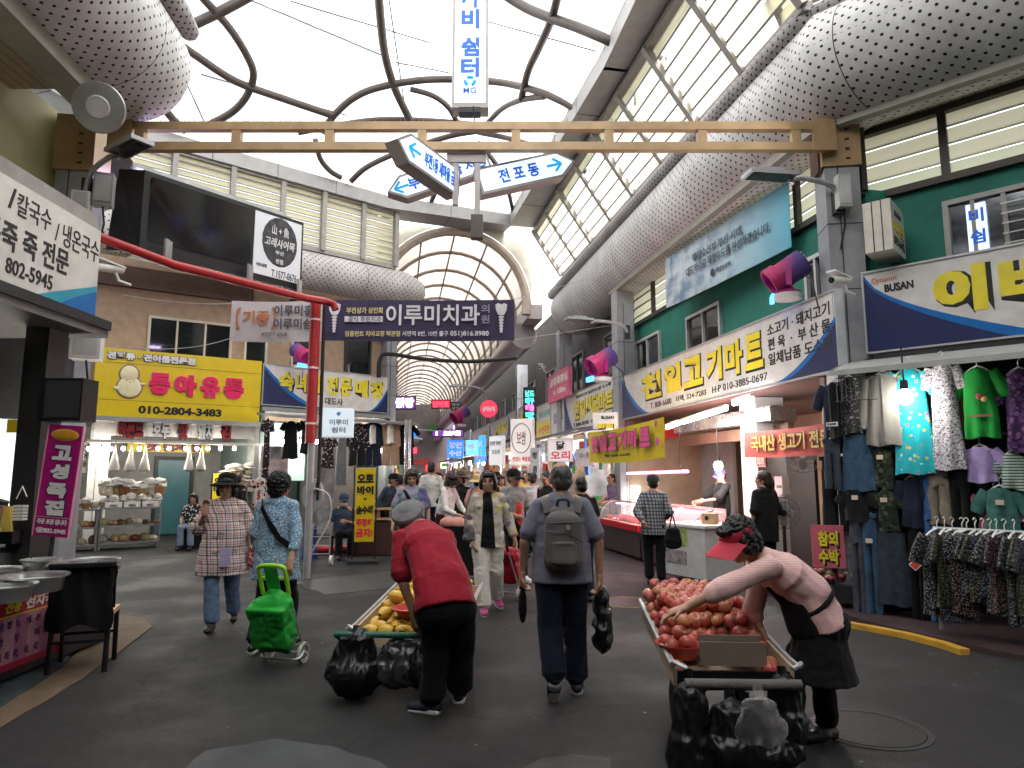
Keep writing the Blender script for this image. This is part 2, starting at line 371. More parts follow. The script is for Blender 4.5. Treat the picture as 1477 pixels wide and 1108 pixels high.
ribs = [(.11, [(180, 75), (262, 36), (340, -2), (420, -50)]), (.085, [(275, -30), (310, 8), (335, 38), (356, 72), (366, 100), (357, 130), (335, 155), (298, 175)]),
        (.09, [(230, 35), (282, 72), (340, 110), (410, 136), (480, 160)]), (.10, [(545, -40), (549, 20), (556, 75), (570, 122), (592, 168)]),
        (.085, [(466, 185), (482, 160), (510, 135), (545, 120), (600, 110), (650, 108), (720, 112), (780, 126), (834, 150)]),
        (.07, [(430, 185), (500, 172), (560, 166), (650, 170), (720, 178)]), (.10, [(700, -35), (760, 4), (830, 30), (890, 54), (960, 82)]),
        (.085, [(808, -30), (796, 18), (778, 60), (762, 95), (752, 135)]), (.07, [(592, 122), (625, 132), (648, 150), (662, 176)]), (.07, [(698, 178), (722, 152), (750, 138), (785, 132)]),
        (.075, [(506, 256), (525, 238), (555, 222), (598, 206), (650, 190), (690, 183)]), (.07, [(455, 195), (462, 222), (476, 240), (492, 250)]),
        (.07, [(690, 200), (712, 226), (730, 258), (742, 306)]), (.07, [(612, 305), (628, 272), (640, 240), (662, 205)]), (.07, [(690, 185), (740, 195), (800, 215), (850, 245)]),
        (.09, [(230, 140), (250, 165), (268, 182)])]
for r_, pl in ribs:
    P_ = [dome(*q) - V((0, 0, .12)) for q in pl]
    MB().tube([rl(q) for q in smooth_pts(P_)], r_, 10).build('rib', PIPE, roof)
cab = M('roof_cable', (.06, .06, .06), .5)
for a_, c_ in (((355, -5), (556, 80)), ((570, 88), (650, 104)), ((705, 30), (860, 72)), ((290, 105), (500, 165)), ((560, -10), (585, 160)), ((270, 120), (300, 185)), ((420, 0), (620, 60))):
    MB().tube([rl(dome(a_[0] + (c_[0] - a_[0]) * t / 6, a_[1] + (c_[1] - a_[1]) * t / 6) - V((0, 0, .03))) for t in range(7)], .016, 5).build('cable', cab, roof)
RINGM = M('ring_beam_sheet', (.34, .335, .33), .45, .3, var=.08, dirt=.2)
SEAM = M('seam', (.03, .03, .03), .6)
for i in range(len(ring)):
    a, c_ = ring[i], ring[(i + 1) % len(ring)]; d = (c_ - a).normalized(); nrm = V((d.y, -d.x))
    if nrm.dot(a - RC) < 0: nrm = -nrm
    b = MB(); L = (c_ - a).length; k = max(1, int(L / 1.45)); nb = nrm * .41
    b.bar(rl((*(a + nb - d * .05), ZR + .21)), rl((*(c_ + nb + d * .05), ZR + .21)), .82, .42)
    for j in range(1, k): q = a.lerp(c_, j / k); b.bar(rl((*(q - nrm * .003), ZR + .205)), rl((*(q + nrm * .815), ZR + .205)), .014, .42, 1)
    b.build('ring_beam', [RINGM, SEAM], roof)
# ---- clerestory walls of glass slats
SLAT = Mtrans('slat_glass', (.82, .78, .56), .55, .35); POSTM = M('clerestory_post', (.29, .275, .26), .5, .2)
def louvres(label, a, c_, ta, tc, z0, z1, posts, slat=.21, group='glass slat walls under the roof', pm=POSTM, name='louvre_wall'):
    a, c_, ta, tc = V(a), V(c_), V(ta), V(tc); base = V((a.x, a.y, z0)); root = E(name, base, label, 'louvre window', group)
    def pt(u, v, o=0.):
        p = a.lerp(c_, u).lerp(ta.lerp(tc, u), v); d = (c_ - a).normalized(); nn = V((-d.y, d.x))
        if nn.dot(RC - p) < 0: nn = -nn
        p = p + nn * o; return V((p.x, p.y, z0 + (z1 - z0) * v)) - base
    k = int((z1 - z0) / slat); b = MB()
    for i in range(k):
        v0, v1 = i / k, (i + .93) / k
        b.add([pt(0, v0, .05), pt(1, v0, .05), pt(1, v1, -.03), pt(0, v1, -.03)], [(0, 1, 2, 3)]).add([pt(0, v0, .056), pt(1, v0, .056), pt(1, v0 - .02, .05), pt(0, v0 - .02, .05)], [(0, 1, 2, 3)], 1)
    b.build('slats', [SLAT, pm], root)
    for u, w_ in posts: MB().bar(pt(u, 0, .09), pt(u, 1, .09), w_, .12, up=(c_ - a).to_3d()).build('post', pm, root)
    for v in (0, 1): MB().bar(pt(0, v, .02), pt(1, v, .02), .14, .12).build('rail', pm, root)
    return root
def Dp(p, t): return V(p) + D * t
cb, ct = V((3.72, 8.2)), V((2.86, 8.2))
louvres('long sloping wall of pale glass slats above the perforated duct over the butcher side', Dp(cb, -.3), Dp(cb, 11.7), Dp(ct, -.3), Dp(ct, 11.7), 7.5, 8.9,
        [(i / 8, .05 if i % 2 else .12) for i in range(9)])
louvres('pale glass slats over the duct corner beside the clothing shop', V((3.75, 8.45)), V((7.2, 5.1)), V((2.9, 8.45)), V((6.4, 4.3)), 7.5, 9.6, [(0, .05), (.25, .16), (.5, .05), (1, .1)])
louvres('glass slat wall under the ring beam behind the screen and nut shop', (-8.9, 13.9), (-3.35, 18.6), (-8.9, 13.9), (-3.35, 18.6), 7.4, 9.0, [(0, .1), (.2, .2), (.38, .1), (.55, .08), (.7, .16), (.86, .1), (1, .16)], .17)
gx = MB(); gx.bar((-3.3, 18.6, 8.0), (.2, 19.8, 8.0), .1, 2.0)
# catwalk rails along the ring
rw = E('catwalk_rail', (2.6, 9, 8.6), 'thin grey catwalk rails beside the ring beam above the glass slats', 'railing')
b = MB()
for k in range(4):
    p, q = Dp((3.0 + .02 * k, 8.2), -1), Dp((3.0 + .02 * k, 8.2), 11.5); b.tube([V((p.x - 2.6, p.y - 9, .15 + k * .13)), V((q.x - 2.6, q.y - 9, .15 + k * .13))], .018, 6)
b.build('rail', STEEL, rw)
for k in range(9): p = Dp((3.02, 8.2), -.5 + k * 1.45); MB().bar((p.x - 2.6, p.y - 9, -.1), (p.x - 2.6, p.y - 9, .56), .035, .035).build('post', STEEL, rw)
# ---- perforated ducts
PERF = Mperf('perforated_sheet', (.70, .70, .69), .155, .12); PERF2 = Mperf('perforated_rail_sheet', (.42, .40, .40), .13, .14); PERF3 = Mperf('pale_perforated_sheet', (.62, .60, .585), .155, .12)
def duct(label, pts, r, pts2, r2, m1=PERF, m2=PERF2, cap=True):
    p0 = V(pts[0]); root = E('perforated_duct', p0, label, 'roof duct', 'perforated metal ducts')
    MB().tube([V(p) - p0 for p in pts], r, 40, caps=cap).build('casing', m1, root)
    if pts2: MB().tube([V(p) - p0 for p in pts2], r2, 16, caps=cap).build('edge_tube', m2, root)
    return root
RTc = V((4.38, 8.2)); t_ = Dp(RTc, 13.0); RFd = V((.72, -.69))
q_ = RTc + RFd * 6
duct('long perforated metal duct running above the butcher and clothing signs with a mitred corner', [(t_.x, t_.y, 6.75), (RTc.x, RTc.y, 6.85), (q_.x, q_.y, 6.9)], .8,
     [(t_.x - .74, t_.y, 7.25), (RTc.x - .62, RTc.y - .06, 7.42), (q_.x - .45, q_.y - .45, 7.45)], .15)
duct('perforated metal duct ending in a rounded nose above the porridge sign', [(-3.86, -4, 6.82), (-4.75, 6.2, 6.82), (-4.90, 7.95, 6.82), (-4.92, 8.2, 6.82), (-4.93, 8.36, 6.82), (-4.935, 8.44, 6.82), (-4.94, 8.46, 6.82)], [.76, .76, .76, .735, .64, .45, .1],
     [(-3.22, -4, 7.4), (-4.24, 7.9, 7.4), (-4.26, 8.3, 7.4), (-4.265, 8.42, 7.4)], [.17, .17, .12, .03])
duct('pale perforated duct below the glass slats behind the video screen', [(-11.5, 11.9, 6.85), (-8.3, 14.6, 6.85), (-3.15, 18.9, 6.85), (-2.9, 19.35, 6.85), (-2.85, 19.5, 6.85)], [.5, .5, .5, .42, .2],
     None, 0, PERF3)
# vaulted street roof
VB = V((-1.72, 19.9)); VZ = 6.75; VR = 2.2; VD = V((-.165, .986))
vault = E('vaulted_arcade_roof', (VB.x, VB.y, 0), 'long barrel vault of frosted panels and bronze ribs over the market street', 'arcade roof')
vpan = Mtrans('vault_panel', (.60, .55, .49), .42, .4, var=.25); vrib = M('vault_rib', (.30, .24, .20), .5, .2)
VN = V((VD.y, -VD.x))
def vp(t, a, r=VR): q = VD * t + VN * (math.cos(a) * r); return V((q.x, q.y, VZ + math.sin(a) * r))
for i in range(26):
    t0 = i * 2.0
    MB().tube([vp(t0, R(-8 + 196 * k / 20)) for k in range(21)], .06 if i else .14, 8).build('rib', vrib if i else M('vault_front_arch', (.40, .33, .27), .45, .2), vault)
    if i < 25:
        MB().surf(lambda u, v: vp(t0 + 2.0 * u, R(-5 + 190 * v), VR + .06), 1, 18).build('frosted_panel', vpan, vault)
for k in range(7):
    a = R(8 + 164 * k / 6); MB().bar(vp(0, a, VR + .02), vp(50, a, VR + .02), .05, .05).build('purlin', vrib, vault)
MB().bar(vp(0, 0, VR + .25) + V((0, 0, -.2)), vp(50, 0, VR + .25) + V((0, 0, -.2)), .5, .45).build('gutter', M('vault_gutter', (.33, .29, .29), .4, .3), vault)
MB().bar(vp(0, math.pi, VR + .25) + V((0, 0, -.2)), vp(50, math.pi, VR + .25) + V((0, 0, -.2)), .5, .45).build('gutter', _mc['vault_gutter'], vault)
MB().tube([vp(1, 0, VR + .1) + V((0, 0, -.75)), vp(50, 0, VR + .1) + V((0, 0, -.75))], .42, 24).build('gutter_pipe', M('smooth_duct', (.31, .28, .28), .35, .4), vault)
MB().tube([vp(0, math.pi, VR + .1) + V((0, 0, -.75)), vp(50, math.pi, VR + .1) + V((0, 0, -.75))], .42, 24).build('gutter_pipe', _mc['smooth_duct'], vault)
# front spandrel of the vault (wall with the arch cut out)
b = MB(); n1 = 24
pa = [vp(-.05, R(180 * k / n1), VR + .14) for k in range(n1 + 1)]; xs = [(-2.9, 3.0)]
for k in range(n1):
    p, q = pa[k], pa[k + 1]; b.add([p, q, V((q.x, q.y, 9.02)), V((p.x, p.y, 9.02))], [(0, 1, 2, 3)])
b.build('gable_panel', M('gable_sheet', (.55, .52, .44), .6, dirt=.2), vault)
tag(gx.build('gable_wall', M('gable_sheet', (.5, .5, .5))), 'pale gable band between ring beam and barrel vault', 'wall') if False else None
# ================================================================ pillars and truss
def pillar(label, x, y, w_, z1, rz=0., gold=False, m=GREYP):
    root = E('pillar', (x, y, 0), label, 'pillar', 'clad steel pillars', rz)
    b = MB(); b.box((0, 0, (z1 - (.75 if gold else 0)) / 2), (w_, w_, z1 - (.75 if gold else 0)))
    for z in (2.4, 3.9, 4.75): b.box((0, 0, z), (w_ + .006, w_ + .006, .012), 1)
    b.box((-w_ * .12, -w_ / 2 - .003, z1 / 2), (.012, .008, z1 - .8), 1)
    b.build('shaft', [m, SEAM], root)
    if gold:
        b = MB(); b.box((0, 0, z1 - .37), (w_ + .06, w_ + .06, .74))
        for i in range(5): b.box((w_ * .18, -w_ / 2 - .035, z1 - .65 + i * .13), (.05, .03, .02), 1)
        b.box((-w_ / 2 - .04, 0, z1 - .37), (.03, w_ * .8, .8), 1)
        b.build('gold_collar', [GOLD, M('rust', (.09, .05, .03), .8)], root)
    return root
pillar('tall grey clad pillar with gold collar carrying the truss beside the white box sign', 4.24, 8.45, .42, 6.25, R(-8), True)
PLx = atY(122, 205, 8.45).x; pillar('grey pillar with gold collar and round speaker above the porridge shop', PLx, 8.45, .42, 6.2, R(8), True)
P2 = onpl(900, 560, off(RWp, .15)); pillar('grey pillar between the chicken and butcher signs', P2.x, P2.y, .42, 6.1, R(10))
P3 = ln(off(RWp, .15), 21.6); pillar('slim grey pillar at the mouth of the vaulted street', P3.x, P3.y, .42, 6.2, R(10))
P4 = ln(off(RWp, .15), 28.5); pillar('distant grey pillar beside the red lit sign', P4.x, P4.y, .45, 6.2, R(10))
pillar('white tiled pillar behind the yellow peanut sign', atY(160, 450, 16).x, 16, .4, 7.0, R(30), m=M('white_tile_clad', (.56, .56, .53), .35, dirt=.25))
pL = LF2[1]; pillar('slim grey pillar at the corner of the dress shop and the street', -3.62, 19.75, .32, 6.3, R(40))
tr = E('truss_beam', (-.5, 8.2, 5.7), 'long gold painted truss beam spanning the crossing', 'beam'); b = MB()
xl, xr = -5.1, 4.08
for z in (6.02, 5.745): b.box(((xl + xr) / 2 + .5, 0, z - 5.7), (xr - xl, .10, .105))
b.build('chord', GOLD, tr)
for px in (203, 342, 476, 609, 744, 878, 1012, 1147): x = atY(px, 198, 8.2).x; MB().box((x + .5, 0, .1825), (.115, .09, .17)).build('upright', GOLD, tr)
b = MB()
for i in range(150):
    x = xl + .2 + i * (xr - xl - .4) / 149; b.bar((x + .5, random.uniform(-.04, .04), .37), (x + .5 + random.uniform(-.02, .02), random.uniform(-.08, .08), .43), .006, .006)
b.build('bird_spikes', M('spike_wire', (.2, .16, .12), .5), tr)
for x in (xr - .12, xl + .12): MB().box((x + .5, -.075, .18), (.3, .02, .42)).build('end_plate', GOLD, tr)
# ================================================================ wall-hung things: local x along the face, z up, -y out of the face
def face(name, label, cat, A, B, z, group=None):
    A, B = V(A), V(B); return E(name, (A.x, A.y, z), label, cat, group, math.atan2(B.y - A.y, B.x - A.x))
class Sign:
    def __init__(s, pl, x0, x1, yt, yb, label, cat='sign', depth=.1, m=BOARD, name='shop_sign', group=None, o=0., edge=None, tilt=0):
        if o: pl = off(pl, o)
        s.A = onpl(x0, yt, pl); s.zb = onpl(x0, yb, pl).z; s.B = onpl(x1, yt, pl); s.pl = pl
        s.d = (s.B.to_2d() - s.A.to_2d()); s.W = s.d.length; s.d.normalize(); s.h = s.A.z - s.zb
        s.root = face(name, label, cat, s.A, s.B, s.zb, group)
        if depth:
            b = MB(); b.box((s.W / 2, depth / 2, s.h / 2), (s.W, depth, s.h))
            b.build('board', m, s.root, smooth=False)
            if edge:
                b = MB(); e = .025
                for z in (-e / 2, s.h + e / 2): b.box((s.W / 2, depth / 2 - .008, z), (s.W + 2 * e, depth + .02, e))
                for x in (-e / 2, s.W + e / 2): b.box((x, depth / 2 - .008, s.h / 2), (e, depth + .02, s.h - .002))
                b.build('frame', edge, s.root, smooth=False)
    def x(s, px): return (onpl(px, 500, s.pl).to_2d() - s.A.to_2d()).dot(s.d)
    def t(s, txt, p0, p1, z0, z1, m, **k):
        a, c = s.x(p0), s.x(p1); return text(txt, c - a, (z1 - z0) * s.h, m, s.root, ((a + c) / 2, 0, (z0 + z1) / 2 * s.h), **k)
    def sw(s, poly, m, y=.004, name='printed_swoosh'):
        return MB().prism([(p * s.W, q * s.h) for p, q in poly], -y, -.001).build(name, m, s.root, smooth=False)
    def city(s, left=True, l1=.55, right=None):
        """white board with the navy and blue sweep of the city sign scheme"""
        def sweep(L, h0, flip):
            c1 = [(L * t, h0 * (1 - t) ** 1.9) for t in [k / 12 for k in range(13)]]; c2 = [(min(1., L * 1.12 * t), min(1., (h0 + .07) * (1 - t) ** 1.7)) for t in [k / 12 for k in range(13)]]
            if flip: c1 = [(1 - p, q) for p, q in c1]; c2 = [(1 - p, q) for p, q in c2]
            s.sw([(1 if flip else 0, 0)] + c2[::-1], SBLUE, .003); s.sw([(1 if flip else 0, 0)] + c1[::-1], NAVY, .005)
        if left: sweep(l1, .92, False)
        if right: sweep(right, .62, True)
YK = dict(bold=.045, out=.035, outm=INK, sh=(.018, -.018))
def lamp_light(parent, loc, e, col=(1, .93, .82), r=.05):
    e *= .6
    l = bpy.data.lights.new('lamp_light', 'POINT'); l.energy = e; l.color = col; l.shadow_soft_size = r
    return link('lamp_light', l, parent, loc)
BULBM = Mem('lit_bulb', (1, .95, .86), 14.); TUBEM = Mem('lit_tube', (1, .97, 1), 9.)
_bulb = []
def bulb(p, label, drop=.4, e=0., group='bare bulbs in the shops', s=1.):
    root = E('hanging_bulb', p, label, 'light bulb', group)
    if not _bulb:
        a = MB().ell((0, 0, 0), (.05, .05, .062)).build('bulb', BULBM, root); c_ = MB().lathe([(.0, .12), (.024, .12), (.03, .05), (.02, .045)]).build('socket', BLACK, root); _bulb.extend((a.data, c_.data))
    else:
        link('bulb', _bulb[0], root); link('socket', _bulb[1], root)
    root.scale = (s, s, s)
    if drop: MB().tube([(0, 0, .11), (0, 0, .11 + drop)], .006, 5).build('cord', BLACK, root)
    if e: lamp_light(root, (0, -.09, -.09), e)
    return root
# ---- overhead hanging signs on the truss
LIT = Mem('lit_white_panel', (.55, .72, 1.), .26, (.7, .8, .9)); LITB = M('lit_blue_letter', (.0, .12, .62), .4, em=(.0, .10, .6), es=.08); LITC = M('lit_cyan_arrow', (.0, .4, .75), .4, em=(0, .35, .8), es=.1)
TY = 8.32
zt, zb = atY(678, -60, TY).z, atY(678, 155, TY).z; xa, xb = atY(652, 100, TY).x, atY(704, 100, TY).x
v = E('box_sign', ((xa + xb) / 2, TY, zb), 'tall backlit vertical box sign with blue Korean lettering above the truss', 'sign')
W_, H_ = xb - xa, zt - zb
MB().box((0, .12, H_ / 2), (W_, .24, H_)).build('case', M('sign_case', (.36, .33, .31), .45, .3), v, smooth=False)
MB().box((0, -.004, H_ / 2 + .02), (W_ - .07, .01, H_ - .08)).build('lit_panel', LIT, v, smooth=False)
for ch, y0, y1 in (('도', -100, -62), ('깨', -58, -22), ('까', -18, 12), ('비', 14, 42), ('쉼', 55, 82), ('터', 84, 112)):
    a_, c_ = atY(678, y0, TY).z, atY(678, y1, TY).z
    if a_ < zt: text(ch, .24, a_ - c_, LITB, v, (0, -.01, (a_ + c_) / 2 - zb), bold=.04)
b = MB()
for k in range(3):
    a = R(90 + 120 * k); b.tube([(.062 * math.cos(a + R(t)) , -.014, .36 + .062 * math.sin(a + R(t)) * .9) for t in range(-40, 50, 15)], .02, 8)
b.build('emblem', LITC, v); text('MG', .17, .085, LITB, v, (0, -.01, .23), bold=.01)
b = MB(); b.box((0, .02, -.06), (.28, .16, .07)); b.tube([(.05, -.08, -.03), (.08, -.1, -.2), (.03, -.1, -.36)], .008, 5); b.build('bracket', DARK, v)
def arrow_sign(label, tip, tail, ytip, h, txt, left, Yt, Yb, d=.2):
    """pointed blade sign: tip pixel, tail pixel (mid-height), their depths"""
    A = atY(*tip, Yt); B = atY(*tail, Yb)
    if not left: A, B = B, A
    L = (B - A).length; rise = math.atan2(B.z - A.z, (B - A).to_2d().length)
    root = E('arrow_sign', A, label, 'direction sign', 'blue lit direction signs on the truss', math.atan2(B.y - A.y, B.x - A.x)); root.rotation_euler = Matrix.Rotation(root.rotation_euler.z, 3, 'Z').to_euler()
    q = .22; po = [(0, 0), (q, h / 2), (L, h / 2), (L, -h / 2), (q, -h / 2)] if left else [(0, h / 2), (L - q, h / 2), (L, 0), (L - q, -h / 2), (0, -h / 2)]
    e = .035; pi = [(e * 1.2, 0), (q + e * .3, h / 2 - e), (L - e, h / 2 - e), (L - e, -h / 2 + e), (q + e * .3, -h / 2 + e)] if left else [(e, h / 2 - e), (L - q - e * .3, h / 2 - e), (L - e * 1.2, 0), (L - q - e * .3, -h / 2 + e), (e, -h / 2 + e)]
    if left: po.reverse(); pi.reverse()
    sh = Matrix.Shear('XZ', 4, (0, 0)); 
    p1 = MB().prism(po[::-1], 0, d).build('case', _mc['sign_case'], root, smooth=False); p2 = MB().prism(pi[::-1], -.006, -.001).build('lit_panel', LIT, root, smooth=False)
    ax = (.2 if L < 1.2 else .1) if left else L - .2; b = MB(); sg = 1 if left else -1; hh = h * .24
    b.bar((ax, -.012, 0), (ax + sg * .2, -.012, 0), .012, .03, up=(0, 0, 1)); b.bar((ax, -.012, 0), (ax + sg * .1, -.012, hh), .012, .03); b.bar((ax, -.012, 0), (ax + sg * .1, -.012, -hh), .012, .03)
    p3 = b.build('arrow', LITC, root)
    x0, x1 = ((.48 if L < 1.2 else .30), L - .05) if left else (.28, L - .52)
    text(txt, x1 - x0, h * .52, LITB, root, ((x0 + x1) / 2, -.008, 0), bold=.03)
    root.rotation_euler = (Matrix.Rotation(math.atan2(B.y - A.y, B.x - A.x), 3, 'Z') @ Matrix.Rotation(-rise, 3, 'Y')).to_euler()
    return root
arrow_sign('lit arrow sign pointing right with three spaced blue characters', (829, 232), (690, 262), 0, .36, '전 포 동', False, 8.55, 8.3)
arrow_sign('lit arrow sign pointing steeply up left in front of the truss', (573, 200), (663, 265), 0, .38, '부전1동 새마을 금고', True, 7.35, 8.35)
arrow_sign('lit arrow sign pointing left half hidden behind the steep one', (559, 277), (705, 229), 0, .34, '부전농산물 시장', True, 8.7, 8.9)
hp = E('sign_hanger', (atY(673, 220, 8.25).x, 8.25, 5.0), 'steel hanger posts carrying the arrow signs below the truss', 'bracket')
b = MB(); b.box((0, 0, .62), (.5, .05, .12)); b.box((-.14, .02, .3), (.07, .07, .6)); b.box((.14, .02, .2), (.07, .07, .8)); b.build('post', _mc['sign_case'], hp, smooth=False)
b = MB(); b.box((.14, .0, -.30), (.15, .12, .30)); b.build('sensor_box', M('brown_box', (.10, .075, .065), .5), hp, smooth=False)
# ---- LED street lamps, cameras, speaker
def street_lamp(p, q, label):
    p, q = V(p), V(q); d = q - p; root = E('arm_lamp', p, label, 'street lamp', 'flat LED lamps on curved arms')
    MB().tube(smooth_pts([V((0, 0, 0)), V((d.x * .12, d.y * .12, d.z * .75)), d * .6 + V((0, 0, d.z * .38)), d - d.normalized() * .3 + V((0, 0, .0))], 5), .035, 8).build('arm', STEEL, root)
    u = V((d.x, d.y, 0)).normalized(); a = math.atan2(u.y, u.x)
    b = MB(); b.box(d, (.62, .27, .05), 0, a); b.box(d + V((0, 0, .04)), (.3, .2, .05), 0, a); b.box(d - V((0, 0, .028)), (.54, .22, .006), 1, a); b.build('lamp_head', [STEEL, M('led_lens', (.05, .05, .055), .15)], root, smooth=False)
    b = MB(); b.box((0, .05, .02), (.12, .12, .3)); b.build('clamp', DARK, root); return root
street_lamp(atY(1212, 292, 8.15), atY(1110, 253, 8.0), 'flat LED lamp on a curved arm from the gold collared pillar beside the box sign')
street_lamp(atY(124, 275, 8.15), atY(186, 212, 7.6), 'flat LED lamp tilted up beside the round speaker')
street_lamp(atY(905, 480, 14.9), atY(835, 461, 14.6), 'LED lamp arm on the pillar above the pink mist cannon')
street_lamp(atY(703, 585, 26), atY(660, 557, 26), 'far LED lamp arm inside the vaulted street')
p = atY(142, 155, 6.9); root = E('dish_speaker', p, 'round grey dish speaker at the top of the pillar', 'speaker')
Ms = Matrix.Rotation(R(-66), 4, 'X') @ Matrix.Rotation(R(-12), 4, 'Y')
b = MB(); b.lathe([(0, -.02), (.12, -.02), (.26, .0), (.27, .02), (.25, .05), (.12, .12), (.1, .2), (0, .2)], seg=32, M=Ms); b.build('dish', M('lamp_dish', (.36, .35, .33), .35, .5), root)
b = MB(); b.lathe([(0, -.035), (.11, -.035), (.125, -.018)], seg=28, M=Ms); b.build('grille', M('ribbed_glass', (.5, .48, .44), .2, bump=.8, bs=90), root)
def camera_thing(p, label, rz=0., s=1.):
    root = E('security_camera', p, label, 'camera', 'security cameras', rz)
    b = MB(); b.tube([(0, -.18 * s, -.02), (0, .14 * s, .03)], .05 * s, 14); b.box((0, -.02, .065 * s), (.12 * s, .34 * s, .02), 0, 0, R(-8)); b.build('body', WHITE, root)
    MB().tube([(0, -.19 * s, -.022), (0, -.182 * s, -.02)], .038 * s, 14).build('lens', PANE, root)
    MB().tube([(0, .05, -.02), (0, .1, -.12), (0, .25, -.14)], .02, 8).build('bracket', WHITE, root); return root
camera_thing(atY(1213, 405, 7.85), 'white bullet camera beside the corner of the large yellow lettered sign', R(-60))
camera_thing(atY(160, 388, 7.9), 'white camera hanging on the tiled pillar under the screen', R(-30))
camera_thing(atY(783, 530, 21), 'small white camera on the slim pillar of the street', R(-30))
def junction(p, d, label, m=WHITE, rz=0., name='junction_box'):
    root = E(name, p, label, 'electrical box', None, rz); b = MB(); b.box((0, 0, 0), d); b.build('case', m, root, smooth=False)
    b = MB(); b.box((0, -d[1] / 2 - .006, 0), (d[0] * .8, .01, d[2] * .8)); b.build('cover', M('box_cover', (.5, .5, .5), .4), root, smooth=False)
    b = MB(); b.tube([(0, 0, -d[2] / 2), (.02, .05, -d[2] / 2 - .2), (-.03, .1, -d[2] / 2 - .5)], .012, 6); b.build('cable', BLACK, root); return root
junction(atY(1216, 277, 8.1), (.16, .12, .42), 'grey green box strapped on the pillar behind the LED lamp', M('grey_green_box', (.42, .44, .38), .5))
junction(atY(118, 292, 8.1), (.2, .14, .26), 'white junction box below the tilted LED lamp', rz=R(15))
junction(atY(150, 275, 8.2), (.22, .16, .42), 'grey meter box wrapped in cables on the gold collared pillar', M('meter_grey', (.33, .33, .32), .5), R(20))
junction(atY(126, 497, 7.6), (.3, .2, .36), 'white square junction box left of the yellow peanut sign', rz=R(20))
# ---- mist cannons
PINK = fabric('cannon_pink', (.42, .03, .13), .4, .1, 300, .05, lambda n, c, cc: n.mix(n.ramp(n('SeparateXYZ', Vector=c).outputs[1], -.1, .12), cc, (.10, .07, .24)))
def cannon(p, label, rz, s=1., tilt=32, digits=True):
    root = E('mist_cannon', p, label, 'mist fan', 'pink mist cannons over the shop signs', rz); T_ = Matrix.Rotation(R(tilt), 4, 'X'); root.scale = (s, s, s)
    Mc = Matrix.Translation((0, 0, .34)) @ T_ @ Matrix.Rotation(R(90), 4, 'X')
    b = MB(); b.lathe([(.2, -.30), (.21, -.28), (.20, .12), (.235, .13), (.235, .3), (.2, .3), (.19, .2), (0, .2)], seg=28, M=Mc); b.build('barrel', PINK, root)
    b = MB(); b.lathe([(.0, -.31), (.17, -.31), (.17, -.302)], seg=24, M=Mc)
    for k in range(5): b.box(Mc @ V((0, -.12 + k * .06, -.315)), (.3, .02, .02), 1, 0, R(tilt))
    b.build('intake_grille', [BLACK, WHITE], root)
    b = MB(); b.lathe([(.18, 0), (.2, .03), (.1, .08), (.08, .14), (0, .14)], seg=24); b.bar((.2, 0, .1), (.2, 0, .36), .03, .08); b.bar((-.2, 0, .1), (-.2, 0, .36), .03, .08); b.build('yoke', M('cannon_magenta', (.4, .02, .2), .4), root)
    MB().lathe([(.2, -.08), (.21, 0), (.1, .0)], seg=20).build('base', WHITE, root)
    if digits: b = MB(); b.box((-.14, -.2, -.02), (.3, .06, .1)); b.build('display', M('led_display', (.0, .02, .2), .3, em=(.05, .25, 1), es=1.2), root, smooth=False)
    MB().tube([(.1, .2, .3), (.35, .3, .1), (.4, .35, -.3)], .012, 6).build('hose', BLACK, root); return root
cannon(atY(1136, 425, 8.9), 'large pink and blue mist cannon above the long butcher sign', R(-105), .88)
cannon(atY(868, 545, 15), 'pink mist cannon above the chicken sign by the pillar', R(-70), 1.05)
cannon(atY(434, 528, 17), 'pink and blue mist cannon over the dress shop sign behind the red pole', R(60), .9)
cannon(atY(664, 612, 26), 'far magenta mist cannon high over the vaulted street', R(-60), 1.1, digits=False)
# ---- banners on wires
def cloth_banner(A, B, zt, zb, m, name, label, cat='banner', sag=.02, group=None, eyes=True):
    A, B = V(A).to_2d(), V(B).to_2d(); root = face(name, label, cat, A, B, zb, group); W = (B - A).length; h = zt - zb
    b = MB(); sd = random.random() * 9
    for y in (0, .008):
        b.surf(lambda u, v: V((W * u, y + sag * math.sin(u * 7 + sd) * .35 + wob(V((u * 3, v, sd)), sag * .6, 1.5), h * v - sag * math.sin(math.pi * u))), 24, 5)
    b.build('cloth', m, root); return root, W, h
WIRE = M('wire', (.30, .30, .29), .5)
def wire(pts, label, r=.006, m=None, name='hanging_wire', cat='wire', sag=.0, n=12):
    pts = [V(p) for p in pts]
    if sag: a, c_ = pts[0], pts[-1]; pts = [a.lerp(c_, t / n) - V((0, 0, sag * 4 * (t / n) * (1 - t / n))) for t in range(n + 1)]
    o = pts[0]; ob = MB().tube([p - o for p in pts], r, 6).build(name, m or WIRE, None, o); return tag(ob, label, cat)
BY = 11.6
a_, c_ = atY(466, 460, BY), atY(742, 460, BY); zt, zb = atY(600, 432, BY).z, atY(600, 491, BY).z
rb, W_, h_ = cloth_banner(a_, c_, zt, zb, fabric('banner_purple', (.055, .045, .095), .55, .05, 400, .05), 'cloth_banner', 'dark purple dental banner with white lettering and tooth implants over the crossing')
wt = M('banner_white', (.72, .7, .74), .5); fx = lambda q: (q - 466) / (742 - 466) * W_; fz = lambda q: (491 - q) / 59 * h_
def bt(s, x0, x1, y0, y1, m, **k): text(s, fx(x1) - fx(x0), fz(y0) - fz(y1), m, rb, ((fx(x0) + fx(x1)) / 2, -.028, (fz(y0) + fz(y1)) / 2), **k)
BYEL = M('banner_yellow', (.7, .6, .25), .5)
bt('이루미치과', 557, 692, 440, 470, wt, bold=.02); bt('부전상가 상인회', 500, 552, 444, 453, BYEL, bold=.02)
